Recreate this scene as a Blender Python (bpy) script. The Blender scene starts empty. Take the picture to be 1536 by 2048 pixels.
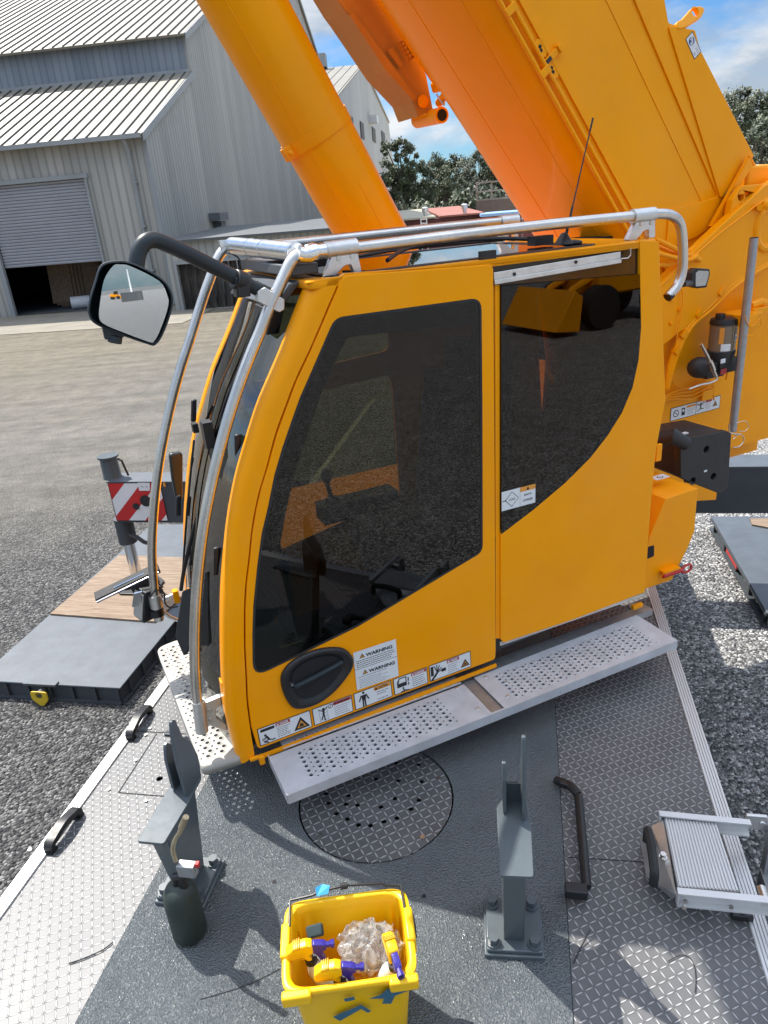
import bpy, math, random
from mathutils import Vector as V, Matrix, noise
random.seed(7)
C = bpy.context.scene.collection
sc = bpy.context.scene
PI = math.pi
# ------------------------------------------------------------------ camera geometry: a photo pixel becomes a point on a real plane
F = 1420.0; CX, CY = 768.0, 1024.0; H = 4.0; D = 1.6       # focal in px, camera height, deck height
nad = V((1040-CX, 4300-CY, F)).normalized()
up = -nad
fw = V((0,0,1)); Yc = (fw - fw.dot(up)*up).normalized(); Xc = Yc.cross(up)
Rm = Matrix((Xc, Yc, up))
CAM = V((0,0,H))
Zv = V((0,0,1))
def ray(p): return Rm @ V((p[0]-CX, p[1]-CY, F))
def pz(p, z):
    d = ray(p); return CAM + d*((z-H)/d.z)
def pp(p, o, n):
    d = ray(p); return CAM + d*((o-CAM).dot(n)/d.dot(n))
def proj(P):
    q = Rm.transposed() @ (P-CAM); return (q.x/q.z*F+CX, q.y/q.z*F+CY)
# cab frame: u runs back along the cab, v into the picture; carrier frame: a away, b right
_ang = math.radians(66.675)
u = V((math.sin(_ang), math.cos(_ang), 0)); v = V((-u.y, u.x, 0))
A0 = pz((520,1495), 1.85); A0.z = 0
a = V((0.211,0.977,0)).normalized(); b = V((a.y,-a.x,0))
def cv(p, vo=0.0): return pp(p, A0+v*vo, v)                 # pixel -> plane at depth v in the cab frame
def c3(U,Vv,z): return A0 + u*U + v*Vv + V((0,0,z))
def cuv(p, vo=0.0):
    q = cv(p,vo)-A0; return (q.dot(u), q.z)
def d3(aa,bb,z): return a*aa + b*bb + V((0,0,z))
def lerp(p,q,t): return tuple(p[i]+(q[i]-p[i])*t for i in range(len(p)))
def cr(pts, n=6, closed=False):
    out=[]; N=len(pts); P=[V(p) for p in pts]
    rng = range(N if closed else N-1)
    for i in rng:
        p0=P[(i-1)%N] if (closed or i>0) else P[i]; p1=P[i]; p2=P[(i+1)%N]; p3=P[(i+2)%N] if (closed or i+2<N) else P[i+1]
        for k in range(n):
            t=k/n
            out.append(0.5*((2*p1)+(p2-p0)*t+(2*p0-5*p1+4*p2-p3)*t*t+(3*p1-p0-3*p2+p3)*t*t*t))
    if not closed: out.append(P[-1])
    return out
def fil(poly, r=0.02, n=5):
    out=[]; N=len(poly)
    for i in range(N):
        p=V(poly[i][:2]); q0=V(poly[i-1][:2]); q1=V(poly[(i+1)%N][:2])
        rr = poly[i][2] if len(poly[i])>2 else r
        d0=(q0-p); d1=(q1-p); L=min(d0.length,d1.length)*0.48
        if d0.length<1e-6 or d1.length<1e-6: continue
        d0.normalize(); d1.normalize()
        c=max(-1,min(1,d0.dot(d1))); half=math.acos(c)/2
        if rr<=0 or half>1.52: out.append(p); continue
        t=min(rr/math.tan(half), L)
        s=p+d0*t; e=p+d1*t
        for k in range(n+1):
            w=k/n; out.append((1-w)*(1-w)*s+2*w*(1-w)*p+w*w*e)
    return out
# ------------------------------------------------------------------ mesh builder
class MB:
    def __init__(s): s.v=[]; s.f=[]; s.m=[]; s.mi=0
    def add(s, vs, fs):
        o=len(s.v); s.v+= [V(x) for x in vs]; s.f+=[tuple(i+o for i in f) for f in fs]; s.m+=[s.mi]*len(fs)
        return s
    def box(s, c, x, y, z):                                  # centre + half vectors
        c=V(c);x=V(x);y=V(y);z=V(z)
        vs=[c+i*x+j*y+k*z for k in (-1,1) for j in (-1,1) for i in (-1,1)]
        fs=[(0,2,3,1),(4,5,7,6),(0,1,5,4),(2,6,7,3),(0,4,6,2),(1,3,7,5)]
        return s.add(vs,fs)
    def bx(s, lo, hi):                                       # axis aligned box
        lo=V(lo);hi=V(hi);c=(lo+hi)/2;h=(hi-lo)/2
        return s.box(c,(h.x,0,0),(0,h.y,0),(0,0,h.z))
    def prism(s, pts, vec):
        n=len(pts); P=[V(p) for p in pts]; Q=[p+V(vec) for p in P]
        s.add(P+Q,[tuple(range(n))[::-1],tuple(range(n,2*n))]+[(i,(i+1)%n,n+(i+1)%n,n+i) for i in range(n)])
        return s
    def tube(s, pts, r, seg=10, caps=True):
        P=[V(p) for p in pts]; n=len(P); rs=r if isinstance(r,(list,tuple)) else [r]*n
        t0=(P[1]-P[0]).normalized()
        x=t0.orthogonal().normalized(); vs=[]
        for i in range(n):
            t=(P[min(i+1,n-1)]-P[max(i-1,0)])
            t = t.normalized() if t.length>1e-9 else t0
            x=(x-t*x.dot(t)).normalized(); y=t.cross(x)
            for k in range(seg):
                w=2*PI*k/seg; vs.append(P[i]+(x*math.cos(w)+y*math.sin(w))*rs[i])
        fs=[(i*seg+k,i*seg+(k+1)%seg,(i+1)*seg+(k+1)%seg,(i+1)*seg+k) for i in range(n-1) for k in range(seg)]
        if caps: fs+=[tuple(range(seg))[::-1],tuple((n-1)*seg+k for k in range(seg))]
        return s.add(vs,fs)
    def cyl(s,p,q,r,r2=None,seg=20): return s.tube([p,q],[r,r if r2 is None else r2],seg)
    def grid(s, rows, flip=False):
        R=len(rows); K=len(rows[0]); vs=[p for r in rows for p in r]
        fs=[(i*K+j,i*K+j+1,(i+1)*K+j+1,(i+1)*K+j) for i in range(R-1) for j in range(K-1)]
        if flip: fs=[f[::-1] for f in fs]
        return s.add(vs,fs)
    def sphere(s,c,rx,ry=None,rz=None,seg=12,rings=8):
        ry=rx if ry is None else ry; rz=rx if rz is None else rz; c=V(c); rows=[]
        for i in range(rings+1):
            t=PI*i/rings
            rows.append([c+V((rx*math.sin(t)*math.cos(2*PI*k/seg),ry*math.sin(t)*math.sin(2*PI*k/seg),rz*math.cos(t))) for k in range(seg+1)])
        return s.grid(rows, True)
    def hexbolt(s, c, n, r, h):
        c=V(c);n=V(n).normalized(); s.cyl(c,c+n*h*0.25,r*1.35,seg=14); s.cyl(c+n*h*0.25,c+n*h,r,seg=6); return s
    def mesh(s, me, mi=None):
        o=len(s.v); s.v+=[x.co.copy() for x in me.vertices]
        for p in me.polygons:
            s.f.append(tuple(i+o for i in p.vertices)); s.m.append(s.mi if mi is None else mi)
        return s
def tag(o,label=None,cat=None,group=None,kind=None):
    if label: o['label']=label
    if cat: o['category']=cat
    if group: o['group']=group
    if kind: o['kind']=kind
    return o
def thing(name, loc, label, cat, group=None):
    o=bpy.data.objects.new(name,None); C.objects.link(o); o.location=loc; o.empty_display_size=0.1
    return tag(o,label,cat,group)
def base_of(o):
    m=V((0,0,0))
    while o is not None: m=m+V(o.location); o=o.parent
    return m
SPLIT={'marking','stiffener','rim_lug','corner_joint','cable_clip','hood_vent','bolt','screw','rivet','boss_hole','inspection_boss','weld_bead','rubber_cap','tie_rod','pedal','plug_hole','bracket','roof_wiring','seam','pipe_clamp','plug','collar_lug','white_mark','tape','valve','bright_trim','rear_window_frame','hook_ring'}
def comps(mb):
    par=list(range(len(mb.v)))
    def fd(x):
        while par[x]!=x: par[x]=par[par[x]]; x=par[x]
        return x
    for f in mb.f:
        for i in f[1:]: par[fd(i)]=fd(f[0])
    g={}
    for k,f in enumerate(mb.f): g.setdefault(fd(f[0]),[]).append(k)
    L=[]
    for fs in g.values():
        vs=set(i for k in fs for i in mb.f[k]); lo=V([min(mb.v[i][c] for i in vs)-0.001 for c in range(3)]); hi=V([max(mb.v[i][c] for i in vs)+0.001 for c in range(3)]); L.append([fs,lo,hi])
    ch=True
    while ch:
        ch=False
        for i in range(len(L)):
            for j in range(i+1,len(L)):
                A_,B_=L[i],L[j]
                if all(A_[1][c]<=B_[2][c] and B_[1][c]<=A_[2][c] for c in range(3)):
                    A_[0]=A_[0]+B_[0]; A_[1]=V([min(A_[1][c],B_[1][c]) for c in range(3)]); A_[2]=V([max(A_[2][c],B_[2][c]) for c in range(3)]); L.pop(j); ch=True; break
            if ch: break
    return [l[0] for l in L]
def build(mb, name, mats, parent=None, **kw):
    if name in SPLIT and parent is not None:
        cs=comps(mb)
        if len(cs)>1:
            o=None
            for fs in cs:
                m2=MB(); vs=sorted(set(i for k in fs for i in mb.f[k])); mp={v_:i for i,v_ in enumerate(vs)}
                m2.v=[mb.v[i] for i in vs]; m2.f=[tuple(mp[i] for i in mb.f[k]) for k in fs]; m2.m=[mb.m[k] for k in fs]
                o=build1(m2,name,mats,parent,**kw)
            return o
    return build1(mb,name,mats,parent,**kw)
def build1(mb, name, mats, parent=None, smooth=True, bev=0.0, ang=35, seg=2, label=None, origin=None, solid=0.0):
    if not isinstance(mats,(list,tuple)): mats=[mats]
    me=bpy.data.meshes.new(name)
    off = base_of(parent) if parent is not None else (V(origin) if origin is not None else V((0,0,0)))
    me.from_pydata([x-off for x in mb.v],[],mb.f)
    for i,p in enumerate(me.polygons): p.material_index=min(mb.m[i],len(mats)-1)
    for m in mats: me.materials.append(m)
    me.validate(); me.update()
    if smooth:
        for p in me.polygons: p.use_smooth=True
        me.set_sharp_from_angle(angle=math.radians(ang))
    o=bpy.data.objects.new(name,me); C.objects.link(o)
    if parent is not None: o.parent=parent
    elif origin is not None: o.location=origin
    if solid:
        md=o.modifiers.new('s','SOLIDIFY'); md.thickness=abs(solid); md.offset=-1 if solid>0 else 1
    if bev:
        md=o.modifiers.new('b','BEVEL'); md.width=bev; md.segments=seg; md.limit_method='ANGLE'; md.angle_limit=math.radians(40); md.harden_normals=False
    if label: o['label']=label
    return o
def dup(root, loc, label, rz=None):
    r=root.copy(); C.objects.link(r); r.location=loc; r['label']=label
    if rz is not None: r.rotation_euler=(0,0,rz)
    for ch in list(root.children):
        c=ch.copy(); C.objects.link(c); c.parent=r
        for g in ch.children:
            d=g.copy(); C.objects.link(d); d.parent=c
    return r
# frames for flat work: origin, x axis, y axis
class Fr:
    def __init__(s,o,x,y): s.o=V(o); s.x=V(x).normalized(); s.y=(V(y)-s.x*V(y).dot(s.x)).normalized(); s.n=s.x.cross(s.y)
    def P(s,x,y,h=0.0): return s.o+s.x*x+s.y*y+s.n*h
    def px(s,p):
        q=pp(p,s.o,s.n)-s.o; return (q.dot(s.x),q.dot(s.y))
    def poly(s,ps): return [s.px(p)+tuple(p[2:]) for p in ps]
    def at(s,p,h=0.0):
        x,y=s.px(p); return s.P(x,y,h)
def curve_mesh(outlines, thick, fr, h=0.0, bevel=0.0):
    cu=bpy.data.curves.new('c','CURVE'); cu.dimensions='2D'; cu.fill_mode='BOTH'; cu.extrude=max(thick/2-bevel,0); cu.bevel_depth=bevel; cu.bevel_resolution=1; cu.offset=-bevel
    for ol in outlines:
        sp=cu.splines.new('POLY'); sp.points.add(len(ol)-1); sp.use_cyclic_u=True
        for i,p in enumerate(ol): sp.points[i].co=(p[0],p[1],0,1)
    ob=bpy.data.objects.new('c',cu); me=bpy.data.meshes.new_from_object(ob)
    M=Matrix.Identity(4)
    for i,ax in enumerate((fr.x,fr.y,fr.n)):
        for j in range(3): M[j][i]=ax[j]
    o=fr.o+fr.n*(h-thick/2)
    for j in range(3): M[j][3]=o[j]
    me.transform(M)
    bpy.data.objects.remove(ob); bpy.data.curves.remove(cu)
    return me
def plate(mb, outlines, thick, fr, h=0.0, mi=None, bevel=0.0):
    me=curve_mesh(outlines,thick,fr,h,bevel); mb.mesh(me,mi); bpy.data.meshes.remove(me); return mb
def circ(cx,cy,r,n=16,ry=None): return [(cx+r*math.cos(2*PI*k/n),cy+(ry or r)*math.sin(2*PI*k/n)) for k in range(n)]
def text(mb, s, fr, x, y, size, h, mi, wide=1.0, align='LEFT', bold=0.0):
    cu=bpy.data.curves.new('t','FONT'); cu.body=s; cu.size=size; cu.align_x=align; cu.resolution_u=3; cu.offset=bold
    ob=bpy.data.objects.new('t',cu); me=bpy.data.meshes.new_from_object(ob)
    o=len(mb.v)
    mb.v+=[fr.P(x+p.co.x*wide,y+p.co.y,h) for p in me.vertices]
    for p in me.polygons: mb.f.append(tuple(i+o for i in p.vertices)); mb.m.append(mi)
    bpy.data.objects.remove(ob); bpy.data.curves.remove(cu); bpy.data.meshes.remove(me)
def face(mb, poly, fr, h):
    P=[(p[0],p[1]) for p in poly]; n=len(P)
    if sum(P[i][0]*P[(i+1)%n][1]-P[(i+1)%n][0]*P[i][1] for i in range(n))<0: P=P[::-1]
    mb.add([fr.P(x,y,h) for x,y in P],[tuple(range(n))])
def flat(mb, poly, fr, h, mi):
    o=len(mb.v); mb.v+=[fr.P(p[0],p[1],h) for p in poly]; mb.f.append(tuple(range(o,o+len(poly)))); mb.m.append(mi)
def rect(x0,y0,x1,y1): return [(x0,y0),(x1,y0),(x1,y1),(x0,y1)]
def stroke(mb, pts, w, fr, h, mi):
    for p,q in zip(pts[:-1],pts[1:]):
        p=V(p);q=V(q);d=(q-p); 
        if d.length<1e-6: continue
        n=V((-d.y,d.x)).normalized()*w/2; e=d.normalized()*w*0.3
        flat(mb,[p-e-n,q+e-n,q+e+n,p-e+n],fr,h,mi)
# ------------------------------------------------------------------ materials
def new(name):
    m=bpy.data.materials.new(name); m.use_nodes=True; nt=m.node_tree; bs=nt.nodes['Principled BSDF']; return m,nt,bs
def nd(nt,t,**k):
    n=nt.nodes.new(t)
    for a_,b_ in k.items():
        if a_ in ('operation','blend_type','data_type','noise_dimensions','feature','wave_type','bands_direction','distance','musgrave_type','voronoi_dimensions'): setattr(n,a_,b_)
        else: n.inputs[a_].default_value=b_
    return n
def ramp(nt,fac,stops):
    r=nt.nodes.new('ShaderNodeValToRGB'); el=r.color_ramp.elements
    while len(el)<len(stops): el.new(0.5)
    for e,(p,c) in zip(el,stops): e.position=p; e.color=(c[0],c[1],c[2],1) if len(c)==3 else c
    nt.links.new(fac,r.inputs[0]); return r.outputs[0]
def coord(nt,scale=(1,1,1),rot=(0,0,0)):
    g=nt.nodes.new('ShaderNodeNewGeometry'); mp=nt.nodes.new('ShaderNodeMapping'); mp.inputs['Scale'].default_value=scale; mp.inputs['Rotation'].default_value=rot
    nt.links.new(g.outputs['Position'],mp.inputs['Vector']); return mp.outputs[0]
def bump(nt,bs,h,strength=0.3,dist=0.01):
    n=nd(nt,'ShaderNodeBump',Strength=strength,Distance=dist); nt.links.new(h,n.inputs['Height']); nt.links.new(n.outputs[0],bs.inputs['Normal']); return n
def mat(name,col,rough=0.5,metal=0.0,var=0.12,vscale=3.0,coat=0.0,bmp=0.0,bscale=60,bdist=0.003,rvar=0.1,spec=0.5,stretch=(1,1,1),tint=None,dust=0):
    m,nt,bs=new(name)
    co=coord(nt,stretch)
    nz=nd(nt,'ShaderNodeTexNoise',Scale=vscale,Detail=6.0,Roughness=0.6); nt.links.new(co,nz.inputs['Vector'])
    lo=[max(0,c*(1-var)) for c in col]; hi=[min(1,c*(1+var)) for c in col]
    nt.links.new(ramp(nt,nz.outputs['Fac'],[(0.3,lo),(0.7,hi)]),bs.inputs['Base Color'])
    r=nd(nt,'ShaderNodeMapRange'); r.inputs['To Min'].default_value=max(0.02,rough-rvar); r.inputs['To Max'].default_value=min(1,rough+rvar)
    nz2=nd(nt,'ShaderNodeTexNoise',Scale=vscale*5,Detail=4.0); nt.links.new(co,nz2.inputs['Vector'])
    nt.links.new(nz2.outputs['Fac'],r.inputs['Value']); nt.links.new(r.outputs[0],bs.inputs['Roughness'])
    bs.inputs['Metallic'].default_value=metal; bs.inputs['Specular IOR Level'].default_value=spec
    if tint: bs.inputs['Specular Tint'].default_value=(*tint,1)
    if dust:
        dn_=nd(nt,'ShaderNodeTexNoise',Scale=1.7,Detail=9.0,Roughness=0.72); nt.links.new(co,dn_.inputs['Vector']); fac=ramp(nt,dn_.outputs['Fac'],[(0.45,(0,0,0)),(0.75,(dust,dust,dust))])
        mm=nd(nt,'ShaderNodeMix',data_type='RGBA'); nt.links.new(fac,mm.inputs['Factor']); nt.links.new(bs.inputs['Base Color'].links[0].from_socket,mm.inputs['A']); mm.inputs['B'].default_value=(0.50,0.40,0.27,1); nt.links.new(mm.outputs['Result'],bs.inputs['Base Color'])
    if coat: bs.inputs['Coat Weight'].default_value=coat; bs.inputs['Coat Roughness'].default_value=0.06
    if bmp:
        nb=nd(nt,'ShaderNodeTexNoise',Scale=bscale,Detail=3.0); nt.links.new(co,nb.inputs['Vector']); bump(nt,bs,nb.outputs['Fac'],bmp,bdist)
    return m
Mt={}
Mt['yellow']=mat('crane_yellow',(0.99,0.352,0.0),0.36,var=0.05,vscale=2.5,coat=0.07,bmp=0.03,bscale=9,bdist=0.003,spec=0.35,tint=(1.0,0.62,0.2),dust=0.07)
Mt['yellow2']=mat('boom_yellow',(0.94,0.355,0.0),0.38,var=0.06,vscale=1.2,coat=0.08,bmp=0.05,bscale=5,bdist=0.006,spec=0.4,tint=(1.0,0.62,0.2),dust=0.06)
Mt['steel']=mat('brushed_steel',(0.62,0.60,0.56),0.30,1.0,var=0.12,vscale=8)
Mt['bright']=mat('bright_aluminium',(0.80,0.80,0.79),0.22,1.0,var=0.06,vscale=10)
Mt['cast']=mat('cast_aluminium',(0.66,0.66,0.64),0.42,0.9,var=0.1,vscale=20,bmp=0.1,bscale=150)
Mt['alu']=mat('step_aluminium',(0.50,0.51,0.53),0.5,0.08,var=0.14,vscale=9,bmp=0.08,bscale=180,stretch=(1,1,1))
Mt['whitealu']=mat('pale_painted_step',(0.40,0.385,0.345),0.55,0.0,var=0.06,vscale=9)
Mt['black']=mat('black_plastic',(0.012,0.012,0.013),0.42,var=0.2,vscale=12,bmp=0.05,bscale=200)
Mt['rubber']=mat('black_rubber',(0.018,0.018,0.018),0.7,var=0.25,vscale=20,bmp=0.15,bscale=250)
Mt['box']=mat('moulded_black_box',(0.02,0.02,0.021),0.55,var=0.2,vscale=6,bmp=0.1,bscale=200)
Mt['mirrorshell']=mat('dark_grey_shell',(0.012,0.019,0.023),0.38,var=0.1,vscale=8)
Mt['frit']=mat('dark_frit',(0.020,0.018,0.010),0.12,var=0.1)
Mt['greypaint']=mat('grey_paint',(0.075,0.094,0.105),0.34,var=0.1,vscale=5,coat=0.2,bmp=0.06,bscale=50)
Mt['greydark']=mat('dark_grey_paint',(0.05,0.058,0.066),0.5,var=0.12,vscale=4)
Mt['galv']=mat('galvanised_tube',(0.36,0.37,0.38),0.45,0.7,var=0.12,vscale=20)
Mt['hatchdark']=mat('recess_dark',(0.01,0.01,0.012),0.8)  # near-black, painted for the shade inside holes and hollows
Mt['red']=mat('signal_red',(0.50,0.02,0.02),0.45,var=0.1)
Mt['white']=mat('sticker_white',(0.72,0.74,0.74),0.4,var=0.03)
Mt['ink']=mat('ink_black',(0.012,0.012,0.012),0.5)
Mt['ored']=mat('label_red',(0.38,0.035,0.04),0.4)
Mt['oorange']=mat('label_amber',(0.72,0.30,0.04),0.4)
Mt['greytext']=mat('label_grey_print',(0.22,0.22,0.23),0.5)
Mt['blue']=mat('label_blue',(0.01,0.05,0.22),0.4)
Mt['bucket']=mat('bucket_yellow',(0.88,0.50,0.002),0.38,var=0.04,vscale=6)
Mt['tape']=mat('blue_tape_painted_shaded',(0.04,0.12,0.17),0.7,var=0.15,vscale=30)  # tape tone darkened for the shaded front wall
Mt['tapelit']=mat('blue_tape_painted_lit',(0.03,0.28,0.50),0.6)  # same tape, sunlight painted into a lighter tone
Mt['purple']=mat('violet_plastic',(0.03,0.02,0.22),0.35)
Mt['torchgreen']=mat('green_cylinder',(0.022,0.034,0.029),0.55,var=0.25,vscale=14,bmp=0.1)
Mt['brass']=mat('worn_brass',(0.42,0.36,0.24),0.4,0.8,var=0.2,vscale=20)
Mt['green']=mat('green_tint_plastic',(0.06,0.12,0.10),0.5)
Mt['seat']=mat('dark_fabric',(0.015,0.016,0.016),0.85,bmp=0.3,bscale=300)
Mt['chrome']=mat('chrome_rod',(0.75,0.75,0.76),0.12,1.0,var=0.05)
Mt['lens']=mat('lamp_lens',(0.45,0.45,0.42),0.15,0.3,var=0.1,vscale=40)
def glass(name,tint,rough=0.0,ior=1.5,gl=(1,1,1)):
    m=bpy.data.materials.new(name); m.use_nodes=True; nt=m.node_tree; nt.nodes.clear()
    out=nt.nodes.new('ShaderNodeOutputMaterial'); mx=nt.nodes.new('ShaderNodeMixShader'); fr=nt.nodes.new('ShaderNodeFresnel'); fr.inputs[0].default_value=ior
    tr=nt.nodes.new('ShaderNodeBsdfTransparent'); tr.inputs[0].default_value=(*tint,1)
    gs=nt.nodes.new('ShaderNodeBsdfGlossy'); gs.inputs['Roughness'].default_value=rough; gs.inputs[0].default_value=(*gl,1)
    nt.links.new(fr.outputs[0],mx.inputs[0]); nt.links.new(tr.outputs[0],mx.inputs[1]); nt.links.new(gs.outputs[0],mx.inputs[2]); nt.links.new(mx.outputs[0],out.inputs[0])
    return m
Mt['glass']=glass('tinted_door_glass',(0.19,0.19,0.13),ior=1.48)
Mt['glassdark']=glass('dark_side_glass',(0.10,0.10,0.09),ior=1.48)
Mt['screen']=glass('windscreen_glass',(0.28,0.34,0.30),ior=1.9)
Mt['clear']=glass('clear_plastic',(0.80,0.80,0.78),0.08,ior=1.45)
def wrapm():
    m=glass('milky_wrap',(0.93,0.93,0.92),0.10,1.6); nt=m.node_tree; lw=nt.nodes.new('ShaderNodeLayerWeight'); p4=math_n(nt,'POWER',lw.outputs['Facing'],2.5); nt.links.new(math_n(nt,'MULTIPLY_ADD',p4,0.6,0.06),nt.nodes['Mix Shader'].inputs[0]); mx=nt.nodes['Mix Shader']; out=nt.nodes['Material Output']
    df=nt.nodes.new('ShaderNodeBsdfDiffuse'); df.inputs[0].default_value=(0.62,0.62,0.60,1); m2=nt.nodes.new('ShaderNodeMixShader'); m2.inputs[0].default_value=0.26
    nt.links.new(mx.outputs[0],m2.inputs[1]); nt.links.new(df.outputs[0],m2.inputs[2]); nt.links.new(m2.outputs[0],out.inputs[0]); return m
def mirror_m():
    m,nt,bs=new('mirror_glass'); bs.inputs['Metallic'].default_value=1; bs.inputs['Roughness'].default_value=0.012; bs.inputs['Base Color'].default_value=(0.46,0.475,0.48,1)
    nz=nd(nt,'ShaderNodeTexNoise',Scale=3.0); nt.links.new(coord(nt),nz.inputs['Vector']); bump(nt,bs,nz.outputs['Fac'],0.01,0.001); return m
Mt['mirror']=mirror_m()
def math_n(nt,op,x,y=None,z=None):
    n=nt.nodes.new('ShaderNodeMath'); n.operation=op
    for i,w in enumerate((x,y,z)):
        if w is None: continue
        if isinstance(w,(int,float)): n.inputs[i].default_value=w
        else: nt.links.new(w,n.inputs[i])
    return n.outputs[0]
def tread(name,pitch,rotz,base=(0.55,0.55,0.55),metal=0.9,rough=0.33):
    m,nt,bs=new(name)
    co=coord(nt,(1/pitch,1/pitch,1),(0,0,rotz)); sp=nt.nodes.new('ShaderNodeSeparateXYZ'); nt.links.new(co,sp.inputs[0])
    X,Y=sp.outputs[0],sp.outputs[1]
    fx=math_n(nt,'FLOOR',X); fy=math_n(nt,'FLOOR',Y)
    par=math_n(nt,'FLOORED_MODULO',math_n(nt,'ADD',fx,fy),2.0)
    sg=math_n(nt,'MULTIPLY_ADD',par,2.0,-1.0)
    lx=math_n(nt,'SUBTRACT',math_n(nt,'SUBTRACT',X,fx),0.5); ly=math_n(nt,'SUBTRACT',math_n(nt,'SUBTRACT',Y,fy),0.5)
    ly=math_n(nt,'MULTIPLY',ly,sg)
    al=math_n(nt,'MULTIPLY',math_n(nt,'ADD',lx,ly),0.7071); ac=math_n(nt,'MULTIPLY',math_n(nt,'SUBTRACT',lx,ly),0.7071)
    # lens-shaped bar: half width shrinks towards the ends
    t=math_n(nt,'DIVIDE',al,0.66); w=math_n(nt,'MULTIPLY',math_n(nt,'SUBTRACT',1.0,math_n(nt,'MULTIPLY',t,t)),0.115)
    hgt=math_n(nt,'SUBTRACT',w,math_n(nt,'ABSOLUTE',ac))
    r=nd(nt,'ShaderNodeMapRange'); r.inputs['From Min'].default_value=-0.02; r.inputs['From Max'].default_value=0.05; nt.links.new(hgt,r.inputs['Value'])
    nz=nd(nt,'ShaderNodeTexNoise',Scale=4.0,Detail=6.0,Roughness=0.65); nt.links.new(coord(nt),nz.inputs['Vector'])
    nf=nd(nt,'ShaderNodeTexNoise',Scale=90.0,Detail=3.0); nt.links.new(coord(nt),nf.inputs['Vector'])
    c1=ramp(nt,nz.outputs['Fac'],[(0.3,[c*0.72 for c in base]),(0.7,[min(1,c*1.1) for c in base])])
    mx=nd(nt,'ShaderNodeMix',data_type='RGBA'); nt.links.new(math_n(nt,'MULTIPLY',r.outputs[0],0.7),mx.inputs['Factor']); nt.links.new(c1,mx.inputs['A']); mx.inputs['B'].default_value=(0.55,0.55,0.55,1)  # raised bars painted paler to carry the silver sky highlight
    nt.links.new(mx.outputs['Result'],bs.inputs['Base Color'])
    rr=nd(nt,'ShaderNodeMapRange'); rr.inputs['To Min'].default_value=rough-0.08; rr.inputs['To Max'].default_value=rough+0.16; nt.links.new(nz.outputs['Fac'],rr.inputs['Value']); nt.links.new(rr.outputs[0],bs.inputs['Roughness'])
    bs.inputs['Metallic'].default_value=metal
    hh=math_n(nt,'ADD',r.outputs[0],math_n(nt,'MULTIPLY',nf.outputs['Fac'],0.10))
    bump(nt,bs,hh,1.0,0.003)
    return m
_ca=math.atan2(b.y,b.x)
Mt['tread']=tread('aluminium_tread_plate',0.027,-_ca+math.radians(14),base=(0.125,0.126,0.128),metal=0.25,rough=0.47)
Mt['treaddark']=tread('worn_tread_plate',0.030,-_ca+math.radians(8),base=(0.125,0.125,0.127),metal=0.3,rough=0.45)
def nonskid():
    m,nt,bs=new('grey_nonskid_paint'); co=coord(nt)
    vo=nd(nt,'ShaderNodeTexVoronoi',Scale=150.0); nt.links.new(co,vo.inputs['Vector'])
    nz=nd(nt,'ShaderNodeTexNoise',Scale=85.0,Detail=3.0,Roughness=0.6); nt.links.new(co,nz.inputs['Vector'])
    n2=nd(nt,'ShaderNodeTexNoise',Scale=2.6,Detail=8.0,Roughness=0.68); nt.links.new(co,n2.inputs['Vector'])
    nt.links.new(ramp(nt,n2.outputs['Fac'],[(0.30,(0.064,0.076,0.083)),(0.60,(0.092,0.106,0.112)),(0.80,(0.125,0.135,0.134))]),bs.inputs['Base Color'])
    bs.inputs['Roughness'].default_value=0.30; bs.inputs['Specular IOR Level'].default_value=0.5
    bs.inputs['Coat Weight'].default_value=0.35; bs.inputs['Coat Roughness'].default_value=0.05
    bn=bump(nt,bs,math_n(nt,'ADD',nz.outputs['Fac'],math_n(nt,'MULTIPLY',vo.outputs['Distance'],0.8)),1.0,0.0065)
    nt.links.new(bn.outputs[0],bs.inputs['Coat Normal'])
    return m
Mt['nonskid']=nonskid()
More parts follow.
